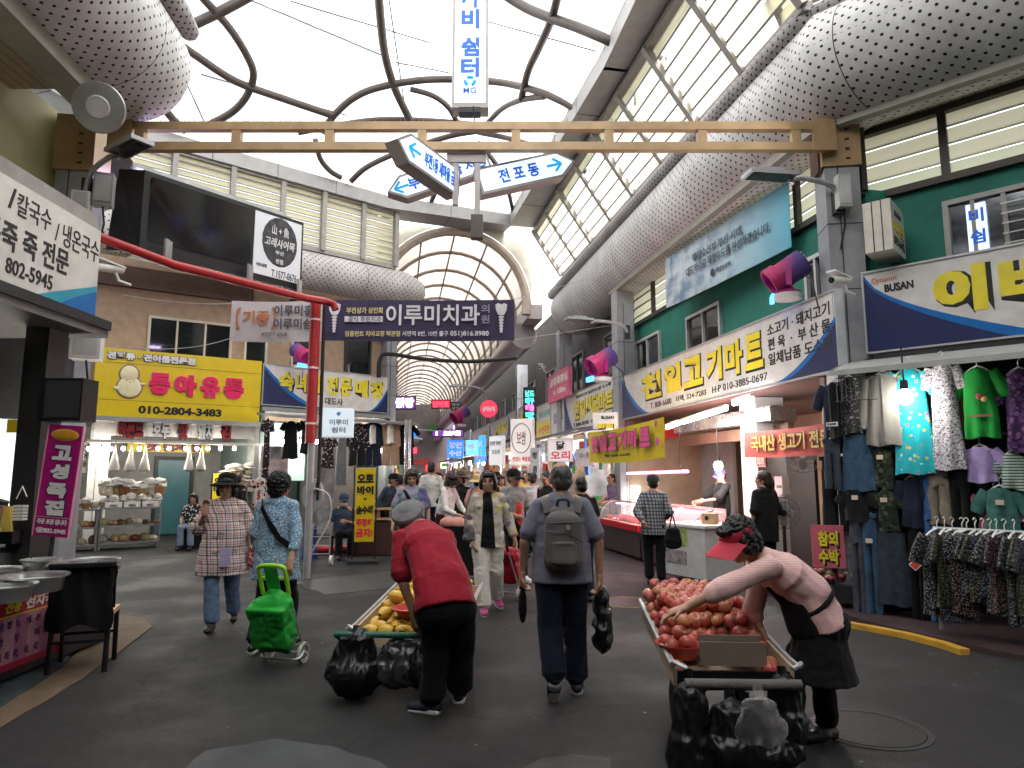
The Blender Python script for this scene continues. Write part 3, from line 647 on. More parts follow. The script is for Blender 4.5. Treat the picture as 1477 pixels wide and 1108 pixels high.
MB().box((fx(525), -.026, fz(461)), (fx(554) - fx(499), .01, .1)).build('printed_box', wt, rb, smooth=False); bt('공식 후원치과', 503, 550, 457, 465, _mc['banner_purple'], bold=.01)
bt('의', 694, 706, 440, 452, M('banner_grey', (.3, .27, .36), .5)); bt('원', 694, 706, 455, 467, _mc['banner_grey'])
bt('임플란트 치아교정 턱관절', 499, 578, 478, 486, BYEL, bold=.02); bt('서면역 8번, 10번 출구', 581, 647, 478, 486, wt, bold=.015); bt('051)816.8980', 650, 705, 478, 487, wt, bold=.015)
for px in (483, 723):
    b = MB(); X = fx(px); z = fz(478); k = .0085
    b.prism([(X - 12 * k, fz(440)), (X - 11 * k, fz(448)), (X - 6 * k, fz(455)), (X + 6 * k, fz(455)), (X + 11 * k, fz(448)), (X + 12 * k, fz(440)), (X + 6 * k, fz(438)), (X, fz(440)), (X - 6 * k, fz(438))][::-1], -.034, -.026)
    for i in range(6): w0 = (5.5 - i * .55) * k; b.box((X, -.03, fz(458 + i * 4.2)), (2 * w0, .008, .028))
    b.box((X, -.028, fz(468)), (5 * k, .008, .3)); b.build('tooth_print', wt, rb, smooth=False)
a_, c_ = atY(333, 460, BY + .35), atY(466, 460, BY + .35); zt, zb = atY(400, 434, BY + .35).z, atY(400, 492, BY + .35).z
rb2, W2, h2 = cloth_banner(a_, c_, zt, zb, fabric('banner_cream', (.62, .58, .54), .6, .05, 400, .05), 'cloth_banner', 'cream banner with an orange laurel tied behind the red pole')
ORG = M('print_orange', (.55, .2, .07), .5)
gx = lambda q: (q - 333) / 133 * W2
text('기증', gx(390) - gx(351), h2 * .33, ORG, rb2, (gx(370), -.028, h2 * .58), bold=.03); text('이루미홍', gx(452) - gx(395), h2 * .27, M('print_grey', (.09, .09, .1), .5), rb2, (gx(424), -.028, h2 * .75), bold=.02)
text('이루미쉼', gx(450) - gx(395), h2 * .27, _mc['print_grey'], rb2, (gx(423), -.028, h2 * .42), bold=.02); text('부전상가 상인회', gx(415) - gx(378), h2 * .1, _mc['print_grey'], rb2, (gx(397), -.028, h2 * .16))
b = MB()
for sg in (-1, 1):
    for i in range(7): a = R(-60 + i * 20); b.ell((gx(370) + sg * (.28 + .06 * math.cos(a)), -.028, h2 * .56 + .2 * math.sin(a)), (.022, .004, .045), M=Matrix.Rotation(sg * -(a), 4, 'Y'), seg=8, rings=6)
b.build('laurel', ORG, rb2)
wire([atY(742, 432, BY), atY(885, 392, 15)], 'thin wire tying the purple banner to the duct'); wire([atY(742, 490, BY), atY(880, 470, 15)], 'lower thin wire tying the purple banner to the pillar')
wire([atY(175, 425, 8.4), atY(335, 438, BY + .3)], 'thin wire from the tiled pillar to the cream banner', sag=.05)
wire([atY(180, 500, 8.6), atY(335, 487, BY + .3)], 'slack wire from the yellow sign to the cream banner', sag=.1)
tag(MB().tube(smooth_pts([V((0, 0, 0)), V((.03, -.05, .5)), V((.25, 0, .68)), V((1.3, .1, .55)), V((2.6, .2, .5)), V((3.9, .3, .62))], 6), .06, 8).build('cable_bundle', BLACK, None, atY(546, 545, 19)), 'thick black cable bundle crossing the mouth of the vaulted street', 'cable')
pl = (atY(958, 400, 13.3).to_2d(), atY(1137, 300, 9.6).to_2d())
n = NT('ministry_print'); s_ = n('SeparateXYZ', Vector=n.coord()); gr = n.ramp(s_.outputs[0], .3, 4.0); nz = n.noise(2.5, 6, None, .6)
n.P(Base_Color=n.mix(n.math('MULTIPLY', n.ramp(nz, .42, .6), n.math('SUBTRACT', 1., gr)), n.mix(n.math('POWER', gr, 2.), (.50, .56, .60), (.03, .36, .50)), (.10, .19, .30)), Roughness=.5)
A = atY(959, 375, 13.3); B = atY(1136, 264, 9.6); zb1 = atY(1136, 356, 9.6).z
rb3, W3, h3 = cloth_banner(A, B, (A.z + B.z) / 2 + .02, zb1, n.mat, 'cloth_banner', 'blue printed government banner hung along the green wall')
text('해양수산부 부산 시대,', W3 * .42, h3 * .17, M('print_slate', (.05, .07, .1), .5), rb3, (W3 * .5, -.03, h3 * .66), bold=.015); text('대도약으로 해양수도를 완성하겠습니다.', W3 * .66, h3 * .17, _mc['print_slate'], rb3, (W3 * .56, -.03, h3 * .46), bold=.015)
text('해양수산부', W3 * .12, h3 * .08, _mc['print_slate'], rb3, (W3 * .55, -.03, h3 * .22)); b = MB(); b.ell((W3 * .46, -.03, h3 * .22), (.07, .004, .07)); b.build('emblem', NAVY, rb3)
# ---- video screen, red pipes
A = atY(205, 300, 8.5); B = atY(439, 300, 10.4); zb = atY(183, 363, 8.5).z; zt = atY(232, 245, 8.5).z
sc_ = face('video_screen', 'large dark video screen box with a pale advertising panel at one end', 'screen', A, B, zb); W = (B - A).to_2d().length; h = zt - zb
MB().box((W / 2, .2, h / 2), (W, .4, h)).build('case', M('screen_case', (.016, .016, .018), .4), sc_, smooth=False)
pr = [(-.2, -.12), (-.2, .6)]
b = MB(); b.add([(0, 0, 0), (0, 0, h), (-.22, .25, h + .0), (-.3, .25, 0)], [(0, 1, 2, 3)]); b.build('side_baffle', _mc['screen_case'], sc_, smooth=False)
n = NT('screen_glass'); s_ = n('SeparateXYZ', Vector=n.coord()); gl = n.math('MULTIPLY', n.math('LESS_THAN', n.math('ABSOLUTE', n.math('SUBTRACT', s_.outputs[0], .85)), .36), n.math('LESS_THAN', n.math('ABSOLUTE', n.math('SUBTRACT', s_.outputs[2], h * .55)), .09))
n.P(Base_Color=(.006, .006, .01), Roughness=.12, Emission_Color=n.mix(n.math('MULTIPLY', n.math('MULTIPLY', n.ramp(n.noise(2.2, 4), .42, .7), n.ramp(n.math('ABSOLUTE', n.math('SUBTRACT', s_.outputs[2], h * .5)), .25, .0)), n.ramp(n.math('ABSOLUTE', n.math('SUBTRACT', s_.outputs[0], .85)), .6, .0)), (.0, .0, .0), (.012, .016, .06)), Emission_Strength=.5)
MB().box((W * .335, -.004, h * .55), (W * .60, .01, h * .78)).build('screen', n.mat, sc_, smooth=False)
MB().box((W * .82, -.006, h * .52), (W * .33, .014, h * .86)).build('poster', Mem('poster_panel', (.5, .51, .54), .12, (.52, .53, .56)), sc_, smooth=False)
b = MB(); b.ell((W * .83, -.014, h * .6), (W * .125, .003, h * .35), seg=32); b.build('ink_disc', M('poster_ink', (.05, .055, .065), .5, var=.6, vs=9), sc_)
wt2 = M('poster_white', (.8, .8, .8), .5)
text('고래사어묵', W * .21, h * .13, wt2, sc_, (W * .83, -.018, h * .58), bold=.02, skew=.1); text('山 + 魚', W * .12, h * .14, wt2, sc_, (W * .83, -.018, h * .76), bold=.01); text('부산', W * .06, h * .06, wt2, sc_, (W * .83, -.018, h * .45)); text('본점', W * .05, h * .07, wt2, sc_, (W * .83, -.018, h * .33), bold=.02)
text('T.1577-0676', W * .18, h * .1, INK, sc_, (W * .87, -.014, h * .15), bold=.0); text('부전시장점', W * .07, h * .05, INK, sc_, (W * .71, -.014, h * .22))
lt = E('tube_lamp', (A.x - .1, A.y + .2, zt + .12), 'purple white lit tube lamp above the video screen', 'tube lamp', None, math.atan2(B.y - A.y, B.x - A.x))
MB().tube([(.1, .5, .12), (W * .85, .5, .10)], .03, 8).build('tube', Mem('violet_tube', (.72, .55, 1), 7), lt); MB().box((W / 2, .5, .19), (W, .1, .06)).build('fitting', STEEL, lt)
RP = [atY(140, 341, 7.9), atY(250, 382, 8.6), atY(440, 430, 10.3), atY(470, 435, 10.7), atY(481, 439, 10.75), atY(484, 447, 10.75)]
rpp = E('fire_pipe', RP[0], 'red fire main pipe running under the screen to the red pole', 'pipe')
MB().tube([p - RP[0] for p in RP], .06, 14).build('pipe', RED, rpp)
b = MB()
for t in (.25, .6, .85): p = RP[0].lerp(RP[3], t) - RP[0]; b.bar(p + V((0, 0, -.09)), p + V((0, 0, .22)), .03, .16)
b.build('clamp', STEEL, rpp)
x = atY(453, 500, 10.9)
rpo = E('standpipe', (x.x, 10.9, 0), 'upright red painted pole with grey lower half beside the dental banner', 'pole')
b = MB(); b.tube([(0, 0, 2.1), (0, 0, 4.4)], .085, 14)
for z in (2.4, 3.3, 4.1): b.tube([(0, 0, z), (0, 0, z + .03)], .092, 14, 1)
b.build('red_sleeve', [RED, WHITE], rpo)
MB().tube([(.02, .02, 0), (.02, .02, 4.35)], .06, 12).build('pole', STEEL, rpo); b = MB(); b.tube([(.14, .05, 1.2), (.13, .05, 4.45)], .03, 8); b.tube([(.06, -.1, 4.48), (-.4, -.1, 4.42)], .02, 8); b.build('conduit', DARK, rpo)
# ================================================================ right hand buildings
GREEN = M('green_render', (.018, .175, .128), .75, var=.2, vs=1.5, dirt=.35, bump=.25, bs=12)
DUSK = M('dark_render', (.07, .062, .055), .8, dirt=.5); BROWN = M('brown_panel', (.16, .09, .065), .6, var=.2, dirt=.3)
WALLW = M('white_wall', (.62, .62, .6), .6, dirt=.15); WALLG = M('grey_wall', (.28, .28, .28), .7, dirt=.3); BEIGE = M('beige_wall', (.40, .31, .22), .7, dirt=.2)
PLANK = fabric('plank_soffit', (.42, .35, .25), .55, .12, 60, .03, p_stripe((.05, .04, .03), .125, .07, 0))
def win(parent, x, z, w_, h_, y=-.02, nb=2, m=FRAME_W, pm=PANE, name='window'):
    b = MB(); t = .06
    for s in (-1, 1): b.box((x + s * (w_ - t) / 2, y, z), (t, .09, h_)); b.box((x, y, z + s * (h_ - t) / 2), (w_ - 2 * t, .088, t))
    for k in range(1, nb): b.box((x - w_ / 2 + k * w_ / nb, y, z), (.045, .07, h_ - 2 * t))
    f = b.build(name, m, parent, smooth=False); MB().box((x, y + .02, z), (w_ - .1, .015, h_ - .1)).build('pane', pm, f, smooth=False); return f
G1 = off(RWp, .55); gA, gB = ln(G1, 16.6), ln(G1, 8.35)
gr = face('green_building', 'green rendered upper storey with sliding windows above the butcher signs', 'building', gA, gB, 0); Lg = (gB - gA).length
MB().box((Lg / 2, .15, 4.18), (Lg, .3, 2.14)).build('wall', GREEN, gr)
def gx_(px, pl, A): return (onpl(px, 450, pl).to_2d() - A).length
for x0, x1, y0, y1 in ((992, 1042, 446, 500), (917, 953, 486, 524), (1168, 1200, 365, 425)):
    a, c_ = gx_(x0, G1, gA), gx_(x1, G1, gA); zt, zb = onpl((x0 + x1) / 2, y0, G1).z, onpl((x0 + x1) / 2, y1, G1).z; win(gr, (a + c_) / 2, (zt + zb) / 2 - .08, c_ - a, zt - zb + .16)
G2 = off(RFp, -.6); hA = V(G2[0]) + (V(G2[0]) - V(G2[1])).normalized() * .35; hB = hA + RFd * 6
g2 = face('green_building', 'green rendered upper wall with one reflecting window above the clothing sign', 'building', hA, hB, 0)
MB().box((3, .15, 4.2), (6, .3, 2.1)).build('wall', GREEN, g2)
sA = lambda px, y: (onpl(px, y, G2).to_2d() - hA).length
a, c_ = sA(1362, 320), sA(1500, 320); zt, zb = onpl(1420, 282, G2).z, onpl(1420, 372, G2).z
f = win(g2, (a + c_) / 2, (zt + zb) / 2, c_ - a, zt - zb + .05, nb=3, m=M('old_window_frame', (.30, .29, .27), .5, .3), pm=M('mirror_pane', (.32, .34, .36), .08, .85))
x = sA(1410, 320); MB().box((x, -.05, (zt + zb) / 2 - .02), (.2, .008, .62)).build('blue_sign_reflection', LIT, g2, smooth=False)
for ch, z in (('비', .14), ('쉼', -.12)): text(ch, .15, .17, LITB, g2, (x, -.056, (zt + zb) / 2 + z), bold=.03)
b = MB()
for k in range(5): b.box(((a + c_) / 2 + .4, -.1, zb + .1 + k * .12), ((c_ - a) * .6, .012, .012))
b.build('bars', FRAME_W, g2)
def straight_louvre(label, A, B, z0, z1, nz, nx):
    root = face('louvre_wall', label, 'louvre window', A, B, z0, 'glass slat walls under the roof'); L = (V(B) - V(A)).length; h = z1 - z0; b = MB()
    for k in range(nz): b.add([(0, 0, h * k / nz), (L, 0, h * k / nz), (L, .05, h * (k + 1.0) / nz), (0, .05, h * (k + 1.0) / nz)], [(0, 1, 2, 3)]); b.box((L / 2, .02, h * k / nz + .015), (L, .012, .022), 1)
    b.build('slats', [SLAT, M('dark_bronze', (.05, .042, .035), .5, .3)], root)
    for k in range(nx + 1): MB().box((L * k / nx, -.03, h / 2), (.09, .08, h)).build('post', M('dark_bronze', (.05, .042, .035), .5, .3), root)
    for z in (0, h): MB().box((L / 2, -.035, z), (L, .1, .09)).build('rail', _mc['dark_bronze'], root)
straight_louvre('strip of glass slats between green wall and soffit over the clothing shop', hA, hB, 5.22, 6.12, 4, 5)
straight_louvre('strip of glass slats between green wall and soffit along the butcher side', gA, gB, 5.22, 6.12, 4, 6)
def soffit(label, A, B, depth, z):
    root = face('plank_soffit', label, 'soffit', A, B, z); L = (V(B) - V(A)).length
    MB().box((L / 2, -depth / 2 + .1, .05), (L, depth + .2, .06)).build('planks', PLANK, root)
    MB().box((L / 2, -depth - .04, .12), (L, .12, .5)).build('trim', M('soffit_trim', (.30, .29, .24), .5), root)
soffit('tan plank soffit under the corner duct over the clothing shop', hA + RFd * .2, hB, .68, 6.14)
soffit('tan plank soffit under the long duct along the butcher side', gA, gB - (gB - gA).normalized() * .1, .52, 6.16)
# ---- big signs
BF = STEEL
s = Sign(RWp, 897, 1212, 545, 605, 'long white butcher sign with outlined yellow characters and navy sweep', edge=BF)
s.city(True, .2, .17)
for ch, p0, p1 in (('천', 924, 952), ('일', 957, 981), ('고', 985, 1012), ('기', 1018, 1040), ('마', 1045, 1070), ('트', 1074, 1100)): s.t(ch, p0, p1, .30, .86, YEL, **YK)
for tx, p0, p1, z0, z1 in (('소고기 · 돼지고기', 1108, 1200, .72, .90), ('편 육  ·  부 산 물', 1108, 1200, .50, .68), ('일체납품 도소매', 1108, 1201, .28, .46)): s.t(tx, p0, p1, z0, z1, INK, bold=.012)
for tx, p0, p1 in (('T. 808-6680', 936, 966), ('자택. 324-7283', 972, 1016), ('H·P 010-3885-0697', 1025, 1105)): s.t(tx, p0, p1, .08, .2, INK, bold=.0)
s = Sign(RWp, 815, 888, 574, 625, 'white chicken shop sign with outlined yellow characters beside the grey pillar', edge=BF); s.city(True, .22, .12); s.t('천일생닭마트', 827, 883, .28, .78, YEL, **YK); s.t('영남최고의 닭골목시장 도소매', 830, 880, .84, .93, INK); s.t('T.808-0048  H.P 010', 826, 868, .1, .2, INK)
s = Sign(RWp, 795, 814, 583, 630, 'narrow pale sign with grey purple characters next to the chicken sign', edge=BF); s.t('아구', 798, 811, .25, .7, M('purple_letter', (.22, .16, .26), .5), bold=.04)
s = Sign(RWp, 774, 794, 588, 636, 'small sign half pale green and half yellow', edge=BF); s.sw([(0, 0), (1, 0), (1, .52), (0, .52)], YEL); s.t('영도상회', 777, 792, .62, .82, M('green_letter', (.05, .4, .3), .5), bold=.03); s.t('수산직판', 777, 792, .15, .38, REDL, bold=.03)
s = Sign(off(RWp, -.25), 790, 820, 545, 583, 'pink public toilet sign standing above the chicken sign', m=M('pink_board', (.62, .13, .22), .4)); s.t('공중화장실', 793, 818, .55, .85, WHITE, bold=.03); s.t('→ 100m', 797, 815, .2, .4, WHITE)
for x0, x1, y0, y1, tx, la in ((734, 757, 597, 630, '무일상회', 'far white sign with navy sweep just beyond the toilet sign'), (706, 733, 612, 640, '개일', 'far dim sign beyond two others along the street'), (680, 705, 624, 650, '상회', 'far sign behind the round red sign'), (652, 678, 634, 656, '탁구', 'farthest dim white sign before the blue fish signs')):
    s = Sign(RWp, x0, x1, y0, y1, la, edge=BF, group='far white city signs'); s.city(True, .3, .1); s.t(tx, x0 + (x1 - x0) * .3, x1 - 2, .3, .75, YEL, **YK)
def boxsign(p, w_, h_, d, label, lines, m, rz=0., name='box_sign', cat='sign', pole=False, edge=None):
    root = E(name, p, label, cat, None, rz); MB().box((0, d / 2, 0), (w_, d, h_)).build('case', m, root, smooth=False)
    for tx, tw, th, x, z, mm, kw in lines: text(tx, tw * w_, th * h_, mm, root, (x * w_, -.003, z * h_), **kw)
    if edge: b = MB(); b.box((0, d / 2, h_ / 2 + .015), (w_ + .06, d + .03, .03)); b.box((0, d / 2, -h_ / 2 - .015), (w_ + .06, d + .03, .03)); b.box((-w_ / 2 - .015, d / 2, 0), (.03, d + .03, h_)); b.box((w_ / 2 + .015, d / 2, 0), (.03, d + .03, h_)); b.build('frame', edge, root, smooth=False)
    return root
def bs(cx, cy, Y, pw, ph, label, lines, m, rz=0., **k):
    p = atY(cx, cy, Y); w_ = atY(cx + pw / 2, cy, Y).x - atY(cx - pw / 2, cy, Y).x; h_ = atY(cx, cy - ph / 2, Y).z - atY(cx, cy + ph / 2, Y).z
    return boxsign(p, w_, h_, k.pop('d', .12), label, lines, m, rz, **k)
LEDT = Mem('led_teal', (.05, .75, .55), .7); LEDP = Mem('led_pink', (1, .1, .4), .7); LEDW = Mem('led_white', (.9, .75, 1), 1.4); LEDR = Mem('led_red', (1, .03, .06), .8); LEDB = Mem('led_blue', (.01, .14, .85), .38); LEDV = Mem('led_violet', (.5, .2, 1), .9)
bs(764, 583, 19.5, 16, 46, 'tall narrow LED sign with turquoise and pink moving letters', [('남도', .8, .2, 0, .33, LEDT, dict(bold=.05)), ('대구', .8, .2, 0, .1, LEDT, dict(bold=.05)), ('해물', .8, .2, 0, -.12, LEDP, dict(bold=.05)), ('직판', .8, .2, 0, -.35, LEDT, dict(bold=.05))], BLACK, R(-8), edge=BLACK)
bs(578, 581, 24, 40, 17, 'violet white LED sign hanging in the mouth of the vaulted street', [('다닭강', .95, .85, 0, 0, LEDW, dict(bold=.05))], M('violet_board', (.08, .03, .14), .5, em=(.3, .1, .6), es=.15), edge=DARK)
bs(636, 583, 27, 26, 11, 'small red LED sign over the street', [('만마트', .9, .8, 0, 0, LEDR, dict(bold=.05))], M('red_board', (.12, .01, .02), .5, em=(.6, .02, .05), es=.25), edge=DARK)
bs(657, 586, 27, 13, 12, 'small dark sign with white letters beside the red LED sign', [('전통시장', .9, .35, 0, .2, WHITE, {}), ('상가', .8, .35, 0, -.22, WHITE, {})], DARK)
bs(646, 625, 30, 44, 9, 'violet LED strip sign far down the street', [('!  보래', .8, .8, 0, 0, LEDW, dict(bold=.05))], _mc['violet_board'], edge=DARK)
bs(657, 648, 23, 23, 25, 'lit blue square sign with four white characters', [('광원', .8, .36, 0, .22, WHITE, dict(bold=.05)), ('수산', .8, .36, 0, -.22, WHITE, dict(bold=.05))], LEDB)
bs(679, 646, 22.5, 20, 22, 'lit pale blue sign beside the square blue fish sign', [('수산물', .8, .4, 0, .1, WHITE, dict(bold=.05))], Mem('led_sky', (.12, .45, .9), .35), R(-40))
bs(693, 643, 21.5, 12, 30, 'lit blue panel right of the pale blue fish sign', [('활어', .7, .3, 0, .1, WHITE, dict(bold=.03))], Mem('led_blue_two', (.03, .25, .8), .3), R(-60))
bs(565, 530, 25, 16, 20, 'brown square sign under the vault beside the pillar', [('홍삼', .7, .5, 0, 0, YEL, dict(bold=.03))], BROWN); bs(565, 558, 25, 16, 22, 'pale board with small lines of print under the brown square sign', [('한복 주단', .8, .3, 0, .2, INK, {}), ('이불', .6, .3, 0, -.2, INK, {})], BOARD)
rd = E('round_sign', atY(705, 590, 22), 'round red hanging sign with white lettering', 'sign'); MB().lathe([(0, -.04), (.27, -.04), (.29, 0), (.27, .04), (0, .04)], seg=32, M=Matrix.Rotation(R(90), 4, 'X')).build('disc', M('round_red', (.5, .03, .07), .4, em=(.6, .03, .08), es=.2), rd); text('상태상회', .4, .16, WHITE, rd, (0, -.045, 0), bold=.03)
bs(808, 649, 15.4, 33, 30, 'white box sign with black and red characters for chicken and duck', [('닭', .38, .42, .02, .22, INK, dict(bold=.03)), ('오리', .85, .42, 0, -.26, REDL, dict(bold=.02))], Mem('white_box_sign', (.8, .8, .8), .05, (.75, .75, .75)), R(-8), edge=WHITE)
bs(843, 660, 16, 26, 26, 'pale grey sign beside the chicken and duck sign', [('수산', .6, .35, 0, .1, M('grey_letter', (.25, .25, .26), .5), {})], M('pale_board', (.5, .5, .52), .4), R(-8))
bs(752, 637, 19.5, 38, 66, 'large pale lit panel printed with a round seal', [('맛있는 족발집', .8, .1, 0, -.38, REDL, {}), ('보쌈', .42, .3, 0, .08, M('seal_brown', (.24, .1, .08), .5), dict(bold=.01))], Mem('lit_pale_panel', (.75, .68, .66), .06, (.7, .66, .65)), R(-35))
sr = [o_ for o_ in bpy.data.objects if o_.get('label') == 'large pale lit panel printed with a round seal'][0]
MB().tube([(.33 * math.cos(R(a)), -.012, .1 + .42 * math.sin(R(a))) for a in range(0, 361, 15)], .012, 5).build('printed_seal', _mc['seal_brown'], sr)
for k, (px, la) in enumerate(((742, 'pale menu sheet under the seal panel'), (757, 'second menu sheet with red heading under the seal panel'))):
    bs(px, 681, 19.3, 13, 22, la, [('메뉴', .7, .2, 0, .3, REDL, {}), ('국밥', .7, .14, 0, .05, INK, {}), ('수육', .7, .14, 0, -.2, INK, {})], M('paper', (.66, .6, .55), .7), R(-30), d=.01)
bs(771, 668, 17.5, 13, 44, 'narrow vertical grey sign with stacked characters', [('정', .5, .22, 0, .25, INK, {}), ('겸', .5, .22, 0, -.2, INK, {})], _mc['pale_board'], R(-20), d=.06)
bs(715, 650, 20.5, 30, 42, 'row of pale lit fish shop panels along the street', [('신선한 회센타', .85, .16, 0, .25, M('print_grey2', (.12, .12, .14), .5), {}), ('모듬회', .6, .16, 0, -.05, _mc['print_grey2'], {})], Mem('lit_grey_panel', (.6, .6, .66), .06, (.6, .6, .63)), R(-50))
bs(713, 690, 20, 8, 28, 'small orange upright sign in the fish shop row', [('회', .6, .2, 0, .2, WHITE, {})], M('orange_board', (.6, .13, .02), .5), d=.05)
bs(873, 607, 14.2, 36, 24, 'small white city sign box above the yellow banner', [('BUSAN', .5, .2, .1, .2, INK, dict(bold=.03)), ('반점', .6, .3, 0, -.3, YEL, YK)], BOARD, R(-12), d=.4)
# yellow cloth banner of the butcher
YB = off(RWp, -.85); A, B = onpl(848, 640, YB), onpl(957, 630, YB); zt, zb = onpl(957, 601, YB).z, onpl(957, 660, YB).z
r_, W, h = cloth_banner(A, B, zt, zb, fabric('banner_yellow_cloth', (.66, .50, .02), .6, .08, 300, .15), 'cloth_banner', 'yellow cloth banner with pink outlined characters in front of the butcher', sag=.05)
for i, ch in enumerate('천일고기마트'): text(ch, W * .11, h * .5, M('hot_pink', (.75, .05, .25), .5), r_, (W * (.17 + .136 * i), -.075, h * .55), bold=.05, out=.03, outm=NAVY)
text('☎ 808-6680', W * .35, h * .1, INK, r_, (W * .5, -.075, h * .14))
b = MB()
for u, v_, q in ((.03, .25, .07), (.97, .4, .08), (.96, .85, .06), (.3, .95, .04), (.6, .96, .05), (.05, .9, .05)): b.ell((W * u, -.06, h * v_), (q, .004, q))
b.build('printed_dots', M('print_mix', (.55, .06, .35), .5, var=.5, vs=9), r_)
A, B = onpl(1073, 640, RWp), onpl(1204, 630, RWp); zt, zb = onpl(1073, 624, RWp).z, onpl(1073, 660, RWp).z
r_, W, h = cloth_banner(A, B, zt, zb, fabric('banner_red_cloth', (.52, .085, .07), .6, .1, 300, .1), 'cloth_banner', 'red cloth banner with gold characters inside the butcher shop')
text('국내산 생고기 전문', W * .86, h * .62, M('gold_letter', (.55, .34, .05), .5), r_, (W * .55, -.03, h * .5), bold=.03, out=.035, outm=INK)
# ---- large clothing sign
s = Sign(RFp, 1245, 1600, 396, 509, 'large white corner sign with big yellow characters, navy sweep and city logo', edge=BF)
def curve(f, n=14): return [f(k / n) for k in range(n + 1)]
Lq = s.x(1477) / s.W
top = curve(lambda t: (Lq * 1.05 * t, .98 - .93 * t ** .62)); low = curve(lambda t: (Lq * .93 * t, .93 - .93 * t ** .66))
s.sw([(0, 0)] + [(Lq * 1.2, 0)] + top[::-1], SBLUE, .003); s.sw([(0, 0)] + low[::-1], NAVY, .005)
s.t('이', 1352, 1432, .34, .88, YEL, bold=.07, out=.035, outm=INK, sh=(.03, -.02)); s.t('비', 1450, 1540, .34, .88, YEL, bold=.07, out=.035, outm=INK, sh=(.03, -.02))
s.t('Dynamic', 1264, 1302, .84, .92, M('logo_red', (.55, .1, .06), .4), bold=.0, skew=.2); s.t('BUSAN', 1282, 1325, .72, .82, INK, bold=.045)
root = E('box_sign', onpl(1262, 335, off(RFp, .1)) + V((0, 0, 0)), 'white projecting box sign with phone number beside the corner pillar', 'sign', None, R(-42))
b = MB(); b.box((.08, .1, 0), (.30, .62, .62))
for x in (.03, .13): b.box((x, -.212, 0), (.012, .006, .62), 1)
b.build('case', [M('cream_case', (.62, .58, .50), .5, dirt=.15), SEAM], root, smooth=False)
q = E('tmp', (0, 0, 0), None, None); bpy.data.objects.remove(q)
sd = link('side_panel', mesh('side_panel', [(.232, -.21, -.31), (.232, .41, -.31), (.232, .41, .31), (.232, -.21, .31)], [(0, 1, 2, 3)], BOARD, smooth=False), root)
for tx, w1, h1, z, mm, kw in (('BUSAN', .3, .07, .17, INK, dict(bold=.03)), ('이비가는집', .5, .16, .0, YEL, YK), ('819-6442', .5, .12, -.18, INK, dict(bold=.02))):
    o_ = text(tx, w1, h1, mm, sd, (0, 0, 0), **kw); o_.location = (.236, .1, z); o_.rotation_euler = (0, 0, R(90))
# ---- butcher shop room
def room(label, pl, Y0, Y1, depth, z0, z1, mb, name='shop_room', floor=None, ceil=None):
    """three walls, ceiling of a shop open to the street; A far, B near"""
    A, B = ln(pl, Y1), ln(pl, Y0); root = face(name, label, 'building', A, B, 0); L = (B - A).length
    MB().box((L / 2, depth, (z0 + z1) / 2), (L, .1, z1 - z0)).build('back_wall', mb, root)
    for x in (0, L): MB().box((x, depth / 2, (z0 + z1) / 2), (.1, depth - .1, z1 - z0)).build('side_wall', mb, root)
    MB().box((L / 2, depth / 2, z1 + .05), (L + .1, depth + .1, .1)).build('ceiling', ceil or mb, root); return root, L
CEILB = fabric('ceiling_slats', (.17, .08, .06), .5, .2, 60, .05, p_stripe((.03, .015, .012), .1, .12, 1))
br, Lb = room('open fronted butcher shop with brown slatted ceiling', off(RWp, .1), 8.8, 16.0, 3.2, .08, 2.86, BEIGE, ceil=CEILB)
bx = lambda px, o=.0: (onpl(px, 700, off(RWp, .1 + o)).to_2d() - ln(off(RWp, .1), 16.0)).dot((ln(RWp, 8) - ln(RWp, 16)).normalized())
BD = ln(off(RWp, .1), 16.0)
def inshop(px, py, o): return onpl(px, py, off(RWp, .1 + o))
def local(root, p): return root.matrix_basis.inverted() @ p
p = local(br, inshop(1103, 700, .55)); MB().box((p.x, p.y, 1.47), (.5, .5, 2.76)).build('column', WALLW, br, smooth=False)
p = local(br, inshop(1155, 700, 1.6)); MB().box((p.x, p.y, 1.1), (.9, .06, 2.1)).build('doorway', M('dark_opening', (.012, .012, .012), .6), br, smooth=False)
p = local(br, inshop(1020, 680, 1.9)); MB().box((p.x, p.y, 1.5), (2.6, .08, 1.6)).build('partition', WALLG, br, smooth=False)
p = local(br, inshop(1040, 610, .5)); b = MB(); b.box((p.x + .2, p.y, 2.55), (3.6, .45, .22)); b.build('metal_duct', M('shiny_duct', (.5, .46, .44), .28, .85, var=.3, vs=3), br, smooth=False)
MB().box((p.x, p.y + .15, 2.30), (3.9, .1, .2)).build('wood_beam', BROWN, br, smooth=False)
MB().box((p.x - 2.6, p.y - .15, 2.55), (.8, .7, .3)).build('red_awning_box', RED, br, smooth=False)
pic = E('framed_picture', inshop(1098, 657, .27), 'small framed picture hanging on the white column', 'picture', None, br.rotation_euler.z); MB().box((0, 0, 0), (.28, .03, .36)).build('frame', M('brown_frame', (.12, .04, .025), .4), pic, smooth=False); MB().box((0, -.018, 0), (.2, .006, .27)).build('print', M('picture_print', (.25, .26, .22), .3, var=.6, vs=12), pic, smooth=False)
ds = E('soap_dispenser', inshop(1128, 700, .27), 'white dispenser with a green stripe on the column', 'dispenser', None, br.rotation_euler.z); b = MB(); b.box((0, 0, 0), (.2, .12, .26)); b.ell((0, 0, -.15), (.09, .06, .05)); b.build('case', WHITE, ds); MB().box((.02, -.063, -.02), (.12, .006, .04)).build('stripe', M('green_strip', (.1, .25, .05), .5), ds, smooth=False)
